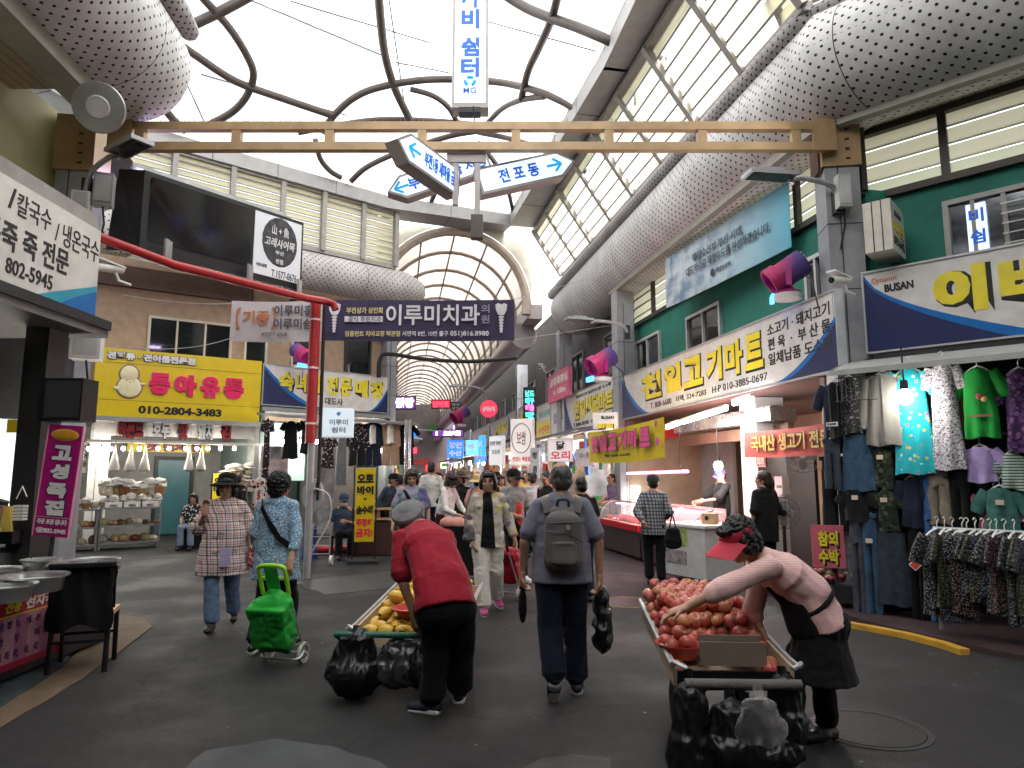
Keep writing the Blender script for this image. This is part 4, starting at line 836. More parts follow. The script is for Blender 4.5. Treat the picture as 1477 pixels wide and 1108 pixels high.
def fan(p, label, s=1., stand=True, rz=0.):
    root = E('electric_fan', p, label, 'fan', None, rz); Mx = Matrix.Rotation(R(90), 4, 'X'); b = MB()
    for r_ in (.2, .14, .08): b.tube([(r_ * s * math.cos(R(a)), -.05 * (1.2 - r_ * 4), r_ * s * math.sin(R(a))) for a in range(0, 361, 20)], .004, 5)
    for k in range(18): a = R(20 * k); b.tube([(.04 * s * math.cos(a), -.06, .04 * s * math.sin(a)), (.2 * s * math.cos(a), 0, .2 * s * math.sin(a))], .0025, 4)
    b.build('cage', STEEL if not stand else BLACK, root); b = MB()
    for k in range(4): b.ell((.09 * s * math.cos(R(90 * k)), -.01, .09 * s * math.sin(R(90 * k))), (.075 * s, .006, .05 * s), M=Matrix.Rotation(R(-90 * k), 4, 'Y'))
    b.build('blade', M('fan_blade', (.3, .3, .32), .2), root); b = MB(); b.tube([(0, -.03, 0), (0, .14, 0)], .045, 12)
    if stand: b.tube([(0, .1, 0), (0, .1, -1.0)], .025, 8); b.lathe([(.2, -1.02), (.2, -1.0), (.02, -.98)], (0, .1, 0), 20)
    else: b.tube([(0, .1, 0), (0, .2, -.15)], .02, 8)
    b.build('stand', BLACK if stand else WHITE, root); return root
fan(inshop(1130, 740, .0), 'black standing fan beside the woman with the ponytail', 1.1, rz=R(-20)); fan(inshop(1157, 657, .3), 'white wall fan high beside the red cloth banner', 1.25, False, R(-10))
for px, py, o_, la in ((1036, 672, .2, 'bare lit bulb over the capped butcher'),): bulb(inshop(px, py, o_), la, .35, 26, s=1.5)
for k, (p0, p1) in enumerate((((985, 610), (1048, 590)), ((1058, 583), (1085, 575)), ((962, 618), (980, 611)))):
    a, c_ = inshop(*p0, -.35), inshop(*p1, -.35); t = E('tube_lamp', a, ('long', 'short near', 'short far')[k] + ' white lit tube under the butcher sign', 'tube lamp', 'lit tubes under the butcher sign')
    MB().tube([(0, 0, 0), c_ - a], .025, 8).build('tube', TUBEM, t); MB().bar(V((0, 0, .05)), c_ - a + V((0, 0, .05)), .07, .04).build('fitting', WHITE, t)
    lamp_light(t, (c_ - a) / 2 + V((-.1, 0, -.15)), 16, (1, .9, .88), .15)
a, c_ = inshop(905, 683, -.9), inshop(992, 680, -.9); t = E('tube_lamp', a, 'glowing pink tube lamp over the meat counter', 'tube lamp'); MB().tube([(0, 0, 0), c_ - a], .022, 8).build('tube', Mem('pink_tube', (1, .08, .3), 5), t); lamp_light(t, (c_ - a) / 2 - V((0, 0, .1)), 14, (1, .25, .4)); MB().tube([(c_ - a) * .9, (c_ - a) * .9 + V((0, 0, .75))], .008, 5).build('cord', BLACK, t)
lc = E('light_column', inshop(915, 745, .1), 'bright lit white display panel at the far side of the butcher shop', 'lamp', None, br.rotation_euler.z); 
for x in (0, .3): MB().box((x, 0, .1), (.14 if x == 0 else .06, .05, 1.2)).build('lit_strip', Mem('lit_panel_white', (1, .97, .95), 2.), lc, smooth=False)
# meat display cases
CASEP = off(RWp, -.75); MEAT = fabric('meat', (.42, .045, .04), .35, .4, 90, .3, p_spots([(.6, .3, .26)], 9, .22))
GLS = Mglass('case_glass', (1, .93, .93), .72)
def meat_case(Y0, Y1, label, first):
    A, B = ln(CASEP, Y1), ln(CASEP, Y0); root = face('meat_counter', label, 'display case', A, B, .03, 'glass meat counters'); L = (B - A).length
    MB().box((L / 2, .45, .30), (L, .85, .56)).build('base', M('case_dark', (.05, .03, .03), .4, dirt=.3), root, smooth=False)
    MB().box((L / 2, .02, .56), (L, .06, .12)).build('red_trim', M('case_red', (.45, .01, .02), .3), root, smooth=False)
    MB().box((L / 2, .45, .60), (L - .06, .8, .03)).build('shelf', WHITE, root, smooth=False)
    g = MB(); g.surf(lambda u, v: V((L * u, .05 + .38 * v ** 1.6, .64 + .36 * math.sin(v * math.pi / 2))), 1, 8); g.build('curved_glass', GLS, root)
    b = MB()
    for x in (0, L / 2, L): b.tube([(x, .05 + .38 * (k / 8) ** 1.6, .64 + .36 * math.sin(k / 8 * math.pi / 2)) for k in range(9)], .014, 6)
    b.bar((0, .43, 1.0), (L, .43, 1.0), .05, .03); b.build('trim', STEEL, root)
    lt = MB().bar((.05, .42, .95), (L - .05, .42, .95), .03, .02).build('lit_strip', Mem('meat_lamp', (1, .35, .35), 5), root)
    for k in range(9):
        x = .15 + (L - .3) * k / 8
        for y in (.22, .5): MB().ell((x + random.uniform(-.04, .04), y, .66), (.1, .12, .05), M=Matrix.Rotation(random.uniform(0, 3), 4, 'Z')).build('meat_cut', MEAT, root)
    MB().box((L / 2, .66, .82), (L, .03, .42)).build('back_panel', GLS, root, smooth=False); return root
meat_case(10.9, 12.9, 'glass meat counter with red trim beside the plaid shirt man', 1); meat_case(13.0, 15.4, 'farther glass meat counter beyond the first one', 0)
p = atZ(1012, 842, 0); wc = E('counter_box', (p.x + .1, p.y + .3, .0), 'white freezer box with a green flyer at the end of the meat counter', 'freezer', None, R(-62))
MB().box((0, 0, .46), (.95, .75, .74)).build('body', M('freezer_white', (.58, .58, .57), .35, dirt=.25), wc, smooth=False); MB().box((0, 0, .84), (1.0, .8, .04)).build('lid', WHITE, wc, smooth=False)
MB().box((-.17, -.378, .66), (.55, .006, .26)).build('flyer', fabric('flyer', (.32, .42, .10), .5, .3, 40, .0, p_spots([(.6, .6, .5), (.1, .25, .05)], 26, .3)), wc, smooth=False)
MB().box((-.15, -.378, .36), (.45, .006, .2)).build('sticker', M('old_sticker', (.3, .26, .27), .6, var=.6, vs=14), wc, smooth=False)
bx1 = E('cardboard_box', wc.matrix_basis @ V((.2, .0, .86)), 'small cardboard box with a round black hole on the freezer', 'box', None, R(-50)); MB().box((0, 0, .08), (.2, .16, .16)).build('body', M('cardboard', (.36, .24, .14), .8), bx1, smooth=False); MB().lathe([(0, 0), (.035, 0), (.035, .004), (0, .004)], (0, -.083, .09), 18, 0, Matrix.Rotation(R(90), 4, 'X')).build('hole', BLACK, bx1)
# pink board & vegetables
pb = E('painted_board', inshop(1195, 800, -.3) * 1 + V((0, 0, 0)), 'pink painted board with yellow lettering between the apple seller and the jeans', 'sign', None, R(-20)); pb.location.z = .5
MB().box((0, 0, .25), (.36, .04, .5)).build('board', M('pink_paint', (.52, .11, .16), .5, dirt=.2), pb, smooth=False); text('참외', .22, .18, YEL, pb, (0, -.022, .34), **YK); text('수박', .22, .18, YEL, pb, (0, -.022, .13), **YK)
pt_ = E('vegetable_box', (pb.location.x + .1, pb.location.y + .02, .09), 'heap of potatoes and red onions in a box under the pink board', 'vegetable box', None, R(-20)); b = MB(); b.box((0, .1, .12), (.6, .5, .2)); b.build('crate', DARK, pt_, smooth=False)
for k in range(26): MB().ell((random.uniform(-.26, .26), random.uniform(-.1, .3), .26 + random.uniform(0, .1)), (.045, .04, .035), M=Matrix.Rotation(random.uniform(0, 3), 4, 'Z'), seg=10, rings=7).build('potato' if k % 3 else 'onion', M('potato', (.36, .26, .15), .8) if k % 3 else M('red_onion', (.25, .03, .05), .5), pt_)
# ---- shops and upper floors farther along the street
up = face('street_building', 'dark upper storeys over the shops of the vaulted street beyond the pillars', 'building', ln(off(RWp, .7), 62), ln(off(RWp, .7), 16.7), 0); Lu = (ln(RWp, 62) - ln(RWp, 16.7)).length
MB().box((Lu / 2, .2, 5.3), (Lu, .4, 4.8)).build('wall', DUSK, up)
for k in range(9): win(up, Lu - 1.8 - k * 3.6, 4.9, 1.5, 1.3, nb=2, m=M('dim_frame', (.18, .17, .16), .5))
GOODS = [M('goods_' + n_, c_, .5, var=.5, vs=9) for n_, c_ in (('red', (.45, .05, .05)), ('cream', (.6, .52, .4)), ('blue', (.06, .16, .4)), ('green', (.08, .28, .1)), ('white', (.7, .7, .7)), ('orange', (.6, .22, .03)), ('brown', (.2, .11, .05)), ('pink', (.6, .25, .3)))]
def stall(A, B, label, lit=30, wallm=WALLW, depth=2.4, dens=16, group='lit shops along the vaulted street', glow=None):
    root = face('market_shop', label, 'shop', A, B, 0); L = (V(B) - V(A)).length
    MB().box((L / 2, depth, 1.5), (L, .1, 3.0)).build('back_wall', wallm, root); MB().box((0, depth / 2, 1.5), (.08, depth, 3.0)).build('side_wall', wallm, root)
    MB().box((L / 2, depth / 2, 3.02), (L, depth, .1)).build('ceiling', WALLG, root); b = MB()
    b.box((L / 2, .3, .42), (L - .1, .7, .68)); b.box((L / 2, depth - .3, .9), (L - .1, .5, .05)); b.box((L / 2, depth - .3, 1.4), (L - .1, .5, .05)); b.build('counter', M('counter_steel', (.3, .28, .26), .4, .3, dirt=.3), root, smooth=False)
    for k in range(dens):
        x = .15 + (L - .3) * random.random(); w1 = random.uniform(.12, .3); h1 = random.uniform(.1, .3); top = random.random()
        z, y = ((.77, random.uniform(.1, .5)) if top < .5 else (.94, depth - .3) if top < .75 else (1.44, depth - .3))
        MB().box((x, y, z + h1 / 2), (w1, random.uniform(.12, .25), h1), 0, random.uniform(-.3, .3)).build('goods', random.choice(GOODS), root, smooth=False)
    for k in range(dens // 2):
        MB().box((random.uniform(.2, L - .2), random.uniform(-.5, .5), random.uniform(1.75, 2.45)), (random.uniform(.12, .35), random.uniform(.03, .12), random.uniform(.2, .6)), 0, random.uniform(-.6, .6)).build('hanging_goods', random.choice(GOODS), root, smooth=False)
    b = MB().box((L / 2, -.5, 2.75), (L, 1.1, .05), 0, 0, R(8)).build('awning', M('dim_awning', (.16, .15, .15), .6, dirt=.4), root, smooth=False)
    for k in range(2):
        o_ = MB().ell((L * (.3 + .4 * k), .35, 2.3), (.09, .09, .1)).build('lit_bulb', BULBM, root)
    if glow: MB().box((L / 2, .0, 2.45), (L * .9, .08, .3)).build('lit_fascia', glow, root, smooth=False)
    lamp_light(root, (L / 2, .3, 2.2), lit, (1, .93, .85), .15); return root
rs = off(RWp, .05); gl_ = [LEDB, Mem('lit_warm', (.9, .6, .4), .7), None, LIT, Mem('lit_warm', (1, 1, 1), 1), None, LEDB, None, LIT]
WALLS_ = [M('stall_wall_' + n_, c_, .7, var=.3, vs=3, dirt=.4) for n_, c_ in (('white', (.5, .5, .5)), ('tan', (.32, .24, .17)), ('grey', (.3, .3, .3)))]
names = ['chicken and duck shop beyond the butcher', 'fish shop under the seal panel', 'fish shop under the blue square sign', 'small shop after the fish shops', 'dim shop half way down the right side', 'cluttered shop far down the right side', 'far right side shop with pale goods', 'farther right side shop under violet light', 'last right side shop before the crowd closes the view']
ys = [16.1, 19.2, 22.2, 25.5, 29, 33, 37.5, 43, 50, 60]
for i, nm in enumerate(names): stall(ln(rs, ys[i + 1] - .1), ln(rs, ys[i]), 'lit ' + nm, 38 if i < 3 else 55, glow=gl_[i], wallm=WALLS_[i % 3], dens=34)
# ================================================================ left hand buildings
TAN = M('tan_render', (.40, .285, .20), .8, var=.15, dirt=.25, bump=.2, bs=20)
W1 = off(LF1, -.5); W2 = off(LF2, -.5)
def unit(pl): return (V(pl[1]) - V(pl[0])).normalized()
A = V(W1[0]) - unit(LF1) * 1.2; B = ln(W2, 17.2); tb = face('tan_building', 'tan rendered upper storey with framed windows above the yellow peanut sign', 'building', A, B, 0); L = (B - A).length
PLA = (A, B)
MB().box((L / 2, .15, 4.9), (L, .3, 4.2)).build('wall', TAN, tb); MB().box((L / 2, -.06, 6.25), (L, .12, .5)).build('eave_board', M('brown_eave', (.10, .055, .04), .6), tb, smooth=False)
def wpx(parent, A, PL, x0, x1, y0, y1, **k):
    a = (onpl(x0, y0, PL).to_2d() - A).length; c_ = (onpl(x1, y0, PL).to_2d() - A).length; cx_ = (x0 + x1) / 2
    zt, zb = onpl(cx_, y0, PL).z, onpl(cx_, y1, PL).z; return win(parent, (a + c_) / 2, (zt + zb) / 2, c_ - a, zt - zb, **k)
wpx(tb, A, PLA, 214, 336, 462, 530, nb=3, m=M('cream_frame', (.55, .5, .4), .5)); wpx(tb, A, PLA, 352, 386, 490, 540, nb=1, m=_mc['cream_frame'])
A2 = ln(W2, 17.25); B2 = V(W2[1]) + unit(LF2) * .1; t2 = face('tan_building', 'tan upper storey with dark openings over the dress shop', 'building', A2, B2, 0); L2 = (B2 - A2).length; PLB = (A2, B2)
MB().box((L2 / 2, .15, 5.0), (L2, .3, 4.0)).build('wall', TAN, t2); wpx(t2, A2, PLB, 420, 455, 480, 540, nb=1, m=_mc['cream_frame']); wpx(t2, A2, PLB, 497, 535, 486, 545, nb=1, m=M('dark_frame', (.03, .03, .03), .5))
# yellow peanut sign
YB_ = M('yellow_board', (.68, .50, .008), .35, var=.05)
s = Sign(LF1, 140, 379, 500, 600, 'bright yellow shop sign with pink characters and a pale peanut shape', m=YB_, depth=.3)
b = MB()
for z in (.245, .79): b.box((s.W / 2, -.002, z * s.h), (s.W, .006, .012))
b.build('seam', M('yellow_seam', (.28, .19, .01), .5), s.root, smooth=False)
PNK = M('pink_letter', (.72, .01, .10), .35); PK2 = M('pale_pink_edge', (.75, .35, .3), .4)
for ch, p0, p1 in (('동', 219, 249), ('아', 255, 287), ('유', 293, 320), ('통', 326, 354)): s.t(ch, p0, p1, .36, .68, PNK, bold=.07, out=.03, outm=PK2, depth=.06)
s.t('견과류 · 건어물전문점', 155, 283, .84, .95, WHITE, bold=.06, out=.07, outm=M('ink_navy', (.02, .02, .05), .5), depth=.04)
s.t('010-2804-3483', 206, 325, .06, .18, INK, bold=.05)
b = MB(); X = s.x(191); Z = .52 * s.h
b.ell((X, -.02, Z - .12), (.24, .03, .24), seg=28); b.ell((X - .02, -.02, Z + .17), (.18, .03, .2), seg=28); b.ell((X + .26, -.02, Z - .04), (.07, .02, .03), seg=12); b.ell((X - .25, -.02, Z - .16), (.07, .02, .04), seg=12)
b.build('peanut_shape', M('cream_peanut', (.75, .68, .42), .4), s.root)
b = MB(); b.ell((X, -.008, Z - .12), (.275, .02, .275), seg=28); b.ell((X - .02, -.008, Z + .17), (.215, .02, .235), seg=28); b.build('peanut_outline', M('brown_outline', (.25, .15, .1), .5), s.root)
b = MB()
for dx in (-.07, .07): b.box((X + dx, -.055, Z + .02), (.03, .006, .012))
b.box((X, -.056, Z - .01), (.025, .006, .018)); b.build('printed_face', INK, s.root, smooth=False)
s2 = Sign(LF1, 135, 374, 606, 627, 'white strip under the yellow sign with raised red and white nut names', depth=.08, m=BOARD, o=-.15)
for tx, p0, p1, mm in (('아몬드', 179, 215, M('dark_red', (.25, .015, .02), .4)), ('호두', 229, 252, WHITE), ('잣', 265, 278, _mc['dark_red']), ('멸치', 293, 314, WHITE), ('김', 326, 339, _mc['dark_red'])): s2.t(tx, p0, p1, -.15, 1.1, mm, bold=.05, out=.06, outm=INK, depth=.08)
b = MB(); b.box((s2.W / 2, -.12, -.14), (s2.W + .2, .08, .06)); 
for x in (0, s2.W): b.bar((x, .1, s2.h), (x, -.12, -.14), .05, .05)
b.build('awning_bar', M('pale_metal', (.5, .48, .42), .4, .3), s2.root, smooth=False)
# ---- nut shop
def fit_room(label, pl, t0, t1, depth, z1, wm, ceil=None, name='shop_room'):
    A, B = V(pl[0]).lerp(V(pl[1]), t0), V(pl[0]).lerp(V(pl[1]), t1); root = face(name, label, 'building', A, B, 0); L = (B - A).length
    MB().box((L / 2, depth, z1 / 2), (L, .1, z1)).build('back_wall', wm, root)
    for x in (-.05, L + .05): MB().box((x, depth / 2, z1 / 2), (.1, depth, z1)).build('side_wall', wm, root)
    MB().box((L / 2, depth / 2, z1 + .05), (L + .2, depth + .1, .1)).build('ceiling', ceil or WALLG, root); return root, L
ns, Ln = fit_room('open nut and dried fish shop with grey walls and a teal door', LF1, -.12, .96, 2.8, 2.8, M('shop_grey', (.21, .21, .20), .7, dirt=.3))
def lp(root, px, y_local, py=700): # local point of a room at a pixel column and depth behind the front
    M_ = root.matrix_basis; A = V((M_ @ V((0, y_local, 0)))[:2]); B = V((M_ @ V((1, y_local, 0)))[:2]); return M_.inverted() @ onpl(px, py, (A, B))
p = lp(ns, 250, 2.7); q = lp(ns, 250, 2.7, 768); zt = lp(ns, 250, 2.7, 664).z
dr = MB().box((p.x, 2.72, (zt + .05) / 2), (.78, .06, zt - .05)).build('door', M('teal_door', (.035, .13, .155), .35, dirt=.15), ns, smooth=False); b = MB()
for x in (-.44, .44): b.box((p.x + x, 2.7, zt / 2), (.08, .08, zt))
b.box((p.x, 2.7, zt + .05), (.96, .08, .1)); b.build('door_frame', DARK, ns, smooth=False)
p = lp(ns, 245, 2.6, 645); MB().box((p.x, 2.6, p.z), (2.0, .04, .28)).build('inner_sign', YB_, ns, smooth=False); text('잣 멸치 김', 1.3, .22, M('dark_red', (0, 0, 0)), ns, (p.x + .1, 2.57, p.z), **dict(bold=.05, out=.04, outm=INK))
STL = M('shelf_steel', (.28, .28, .27), .4, .5, dirt=.3); BAGP = Mtrans('clear_bag', (.62, .59, .54), .4, .25)
def nutmat(n_, c_): return fabric('nuts_' + n_, c_, .6, .4, 60, .6, p_spots([tuple(q * .45 for q in c_)], 30, .25))
NUTS = [nutmat(*q) for q in (('almond', (.28, .13, .05)), ('walnut', (.33, .21, .11)), ('pale', (.6, .52, .38)), ('anchovy', (.42, .38, .32)), ('red', (.24, .09, .04)), ('dark', (.10, .06, .04)), ('yellow', (.42, .31, .14)), ('green', (.22, .20, .09)))]
def rack(x0, x1, y, tops, label, depth=.55):
    A_ = ns.matrix_basis @ V((x0, y, 0)); root = E('steel_rack', A_, label, 'shelf rack', 'steel racks of the nut shop', ns.rotation_euler.z); W = x1 - x0
    for z in tops: MB().box((W / 2, depth / 2, z), (W, depth, .04)).build('shelf', STL, root, smooth=False)
    for x in (.02, W - .02):
        for yy in (.02, depth - .02): MB().box((x, yy, tops[-1] / 2), (.04, .04, tops[-1])).build('leg', STL, root, smooth=False)
    return root, W
pa, pb_, pc = lp(ns, 100, -.5, 780).x, lp(ns, 148, -.5).x, lp(ns, 236, -.5).x
r1, w1 = rack(pa, pb_ - .03, -.5, (.12, .48, .86), 'steel rack with red and green bags beside the pink vertical sign'); r2, w2 = rack(pb_, pc, -.5, (.14, .50, .88), 'long steel rack heaped with white sacks of nuts')
NB = {0: 'walnuts', 1: 'almonds', 2: 'pale dried squid', 3: 'anchovies', 4: 'red beans', 5: 'dark raisins', 6: 'yellow beans', 7: 'green peas'}
sub_ = ['flat', 'bulging', 'leaning', 'twisted', 'sagging', 'tied', 'creased', 'open']
def sack(p, label, w_, h_, nm, plastic=True, group='bags of nuts on the racks'):
    root = E('nut_bag', p, label, 'bag', group, ns.rotation_euler.z + random.uniform(-.3, .3)); sd = random.random() * 50
    MB().surf(lambda u, v: (lambda a, r: V((r * w_ / 2 * math.cos(a), r * w_ * .42 * math.sin(a), h_ * v)))(2 * math.pi * u, max(.01, (math.sin(math.pi * min(1, .15 + v * .85)) ** .45) * (1 + .1 * mnoise.noise(V((math.cos(6.28 * u) * 2, math.sin(6.28 * u) * 2, v * 3 + sd)))))), 14, 7).build('contents', nm, root)
    if plastic: MB().surf(lambda u, v: (lambda a, r: V((r * w_ * .53 * math.cos(a), r * w_ * .46 * math.sin(a), h_ * (.5 + .55 * v))))(2 * math.pi * u, max(.03, (1 - v ** 3.2) ** .55 * (1 + .55 * mnoise.noise(V((math.cos(6.28 * u) * 3, math.sin(6.28 * u) * 3, v * 5 + sd)))))), 16, 6).build('plastic_sack', BAGP, root)
    return root
cnt = 0
for (rt, w_, z, n_, sz, zone) in ((r2, w2, .9, 7, .36, 'on top of the long rack'), (r2, w2, .52, 7, .22, 'on the middle shelf of the long rack'), (r2, w2, .16, 6, .25, 'on the bottom shelf of the long rack'), (r1, w1, .88, 3, .28, 'on top of the side rack'), (r1, w1, .5, 3, .26, 'on the middle shelf of the side rack'), (r1, w1, .14, 3, .26, 'on the bottom shelf of the side rack')):
    for k in range(n_):
        ni = (cnt * 3 + 1) % 8; cnt += 1; x = (k + .5) * w_ / n_
        sack(rt.matrix_basis @ V((x + random.uniform(-.03, .03), .2 + random.uniform(-.05, .08), z)), f'{sub_[k % 8]} plastic bag of {NB[ni]} {zone}', min(sz, w_ / n_ * 1.1) * random.uniform(.8, 1.12), sz * random.uniform(.5, .95) * (.8 if z < .8 else 1), NUTS[ni], z > .8)
for k in range(7):
    sack(r2.matrix_basis @ V((.12 + k * w2 / 7, .42, 1.15)), f'{sub_[k % 8]} white sack of {NB[(k * 5 + 2) % 8]} in the back row above the rack', .34 * random.uniform(.8, 1.15), .36 * random.uniform(.7, 1.2), NUTS[(k * 5 + 2) % 8])
for k in range(3):
    q = r2.matrix_basis @ V((w2 * (.2 + .3 * k), .03, .82)); o = E('white_carton', q, ('long', 'middle', 'end')[k] + ' white carton standing along the front edge of the nut rack', 'carton', None, ns.rotation_euler.z); MB().box((0, 0, .12), (w2 * .27, .03, .16)).build('side', WHITE, o, smooth=False); text('아몬드', w2 * .12, .06, INK, o, (0, -.017, .12))
for k, px in enumerate((165, 188, 209, 273, 290)):
    q = ns.matrix_basis @ lp(ns, px, -.1, 665); root = E('hanging_snack_bag', (q.x, q.y, q.z), ('leftmost cone shaped', 'second cone shaped', 'third cone shaped', 'fourth slim cone shaped', 'fifth slim cone shaped')[k] + ' bag of snacks hanging in the nut shop', 'snack bag', 'snack bags hanging in the nut shop')
    MB().lathe([(.012, .36), (.02, .3), (.05, .1), (.10, -.1), (.115, -.2), (.06, -.25), (0, -.26)], seg=12).build('plastic_bag', BAGP, root); MB().ell((0, 0, -.14), (.09, .09, .1)).build('contents', NUTS[(k * 2 + 1) % 8], root); MB().tube([(0, 0, .34), (0, 0, .7)], .005, 4).build('string', BLACK, root)
for k, px in enumerate((128, 146, 160, 178, 201, 228, 244, 268, 284, 300, 318, 338)):
    q = ns.matrix_basis @ lp(ns, px, .15, 647); bulb(q, ('first', 'second', 'third', 'fourth', 'fifth', 'sixth', 'seventh', 'eighth', 'ninth', 'tenth', 'eleventh', 'twelfth')[k] + ' bulb from the pink sign in the row under the nut shop awning', .12, 16 if k % 3 == 1 else 0, 'bulbs under the nut shop awning', .8)
def flat_sign(px, py, Y, pw, ph, lines, m, label, rz=0., frame=None): return bs(px, py, Y, pw, ph, label, lines, m, rz, d=.03, edge=frame)
flat_sign(144, 664, 16, 16, 34, [('견', .6, .26, 0, .3, REDL, dict(bold=.03)), ('과', .6, .26, 0, 0, REDL, dict(bold=.03)), ('류', .6, .26, 0, -.3, REDL, dict(bold=.03))], YB_, 'narrow yellow hanging sign with red characters in the nut shop', R(20))
flat_sign(122, 660, 16, 10, 44, [('건', .6, .2, 0, .3, INK, {}), ('어', .6, .2, 0, .05, INK, {}), ('물', .6, .2, 0, -.2, INK, {})], BOARD, 'narrow white hanging sign beside the yellow nut sign', R(20))
for k in range(5):
    q = ns.matrix_basis @ lp(ns, (325, 338, 352, 340, 362)[k], .2, (700, 690, 705, 720, 688)[k]); sack(q, ('upper', 'second', 'third', 'lower', 'last')[k] + ' clear bag of pale snacks heaped at the right end of the nut shop', .42, .36, NUTS[(2, 6, 2, 3, 2)[k]], group='snack bags at the end of the nut shop')
q = ns.matrix_basis @ lp(ns, 340, .5, 745); o = E('display_table', (q.x, q.y, 0), 'low table carrying snack bags behind the seated lady', 'table', None, ns.rotation_euler.z); MB().box((0, 0, .72), (1.5, .6, .05)).build('top', STL, o, smooth=False)
for x in (-.7, .7):
    for y in (-.25, .25): MB().box((x, y, .35), (.05, .05, .7)).build('leg', STL, o, smooth=False)
# ---- dress shop with the blue city sign
s = Sign(LF2, 381, 560, 525, 583, 'white dress shop sign with outlined yellow characters and navy sweeps at both ends', edge=BF); s.city(True, .42, .16)
for ch, p0, p1 in (('숙', 405, 426), ('녀', 430, 444), ('복', 448, 465), ('전', 474, 489), ('문', 493, 509), ('매', 514, 532), ('장', 536, 555)): s.t(ch, p0, p1, .38, .86, YEL, **YK)
s.t('대도사', 472, 497, .1, .3, INK, bold=.02)
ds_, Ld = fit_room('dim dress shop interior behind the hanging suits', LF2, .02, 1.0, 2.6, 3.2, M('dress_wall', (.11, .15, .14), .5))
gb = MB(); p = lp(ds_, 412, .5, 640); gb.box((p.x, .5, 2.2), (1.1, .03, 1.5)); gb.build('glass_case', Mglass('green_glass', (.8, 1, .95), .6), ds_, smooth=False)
b = MB(); b.box((Ld / 2, -.6, 3.05), (Ld + .4, 1.3, .06), 0, 0, R(6)); b.build('awning', M('awning_grey', (.25, .26, .28), .6, dirt=.3), ds_, smooth=False)
b = MB(); b.tube([(-.1, -.9, 2.85), (Ld + 1.2, -.9, 2.85)], .02, 8); b.build('rail', STEEL, ds_)
bs(486, 609, 14.5, 47, 41, 'white lit cube sign with grey lettering beside the red pole', [('이루미', .55, .2, .05, .0, M('sign_ink', (.06, .08, .14), .5), {}), ('쉼터', .42, .2, .05, -.27, _mc['sign_ink'], {}), ('*', .14, .16, .05, .3, SBLUE, dict(bold=.02))], Mem('lit_cube', (.62, .72, .8), .12, (.6, .68, .72)), R(12), d=.5)
for px, w_ in ((372, 16), (449, 20)):
    q = ds_.matrix_basis @ lp(ds_, px + 20, -.4, 720); o = E('roller_case', (q.x, q.y, 0), f'grey embossed steel shutter case {"left" if px < 400 else "right"} of the red pole', 'shutter', None, ds_.rotation_euler.z); MB().box((0, 0, 1.2), (.42 if px > 400 else .7, .12, 2.2)).build('body', M('shutter_steel', (.36, .37, .38), .35, .6, var=.3, vs=6, bump=.5, bs=22), o, smooth=False)
q = atZ(537, 812); o = E('steel_post', (q.x - .1, q.y + 4.6, 0), 'shiny round steel post in front of the dress shop', 'post'); MB().tube([(0, 0, 0), (0, 0, 3.0)], .09, 14).build('shaft', M('bright_steel', (.6, .6, .6), .2, .9), o)
for k, (px, py) in enumerate(((410, 637), (432, 637), (457, 637), (538, 637), (549, 650), (530, 620), (573, 622))):
    q = ds_.matrix_basis @ lp(ds_, px, -.2, py); bulb(q, ('first', 'second', 'third', 'fourth', 'fifth', 'sixth', 'seventh')[k] + ' bulb along the dress shop counted from the red pole', .2, 22 if k % 2 == 0 else 0, 'bulbs in the dress shop', 1.0)
# ---- left wall of the vaulted street
lw = face('street_building', 'dim upper storeys on the dress shop side of the vaulted street', 'building', V(LWp[0]) + V((-.15, .5)), ln(LWp, 58), 0); Lw = 39
MB().box((Lw / 2, .4, 5.2), (Lw, .4, 4.0)).build('wall', DUSK, lw)
lys = [20.3, 23, 26, 30, 34, 39, 45, 52, 60]
lnm = ['clothes shop at the street corner', 'grey goods shop after the corner', 'shop with white bundles', 'shop with stacked goods half way', 'shop under hanging bulbs', 'dim shop farther in', 'shop near the crowd', 'last lit shop far away']
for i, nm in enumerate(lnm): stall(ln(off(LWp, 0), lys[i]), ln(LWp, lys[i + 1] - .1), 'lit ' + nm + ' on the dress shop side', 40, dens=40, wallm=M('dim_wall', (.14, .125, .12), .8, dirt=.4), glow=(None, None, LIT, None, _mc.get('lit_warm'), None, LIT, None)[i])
far = E('street_end', (-9, 62, 0), 'hazy closed end of the vaulted street with lit signs', 'building'); MB().box((0, 0, 4), (16, .3, 8)).build('wall', M('far_wall', (.22, .2, .2), .8, dirt=.5), far)
for k in range(46): MB().box((random.uniform(-6, 5), -.2 - .04 * (k % 9), random.uniform(1.2, 6)), (random.uniform(.5, 1.4), .06, random.uniform(.3, .7))).build('lit_sign', random.choice([LEDB, LIT, LEDR, Mem('lit_warm', (1, 1, 1), 1), LEDV] + GOODS), far, smooth=False)
for k in range(28):
    q = V((-.9 - .183 * (22 + k * 1.1) + random.uniform(-1.9, .4), 21 + k * 1.1, random.uniform(2.1, 2.9))); bulb(q, f'{["warm", "white", "small", "bright", "bare", "low", "high"][k % 7]} bulb hanging over the {["nearest", "middle", "farther", "last"][k // 7]} part of the vaulted street', .5, 0, 'bulbs over the vaulted street', 1.4)
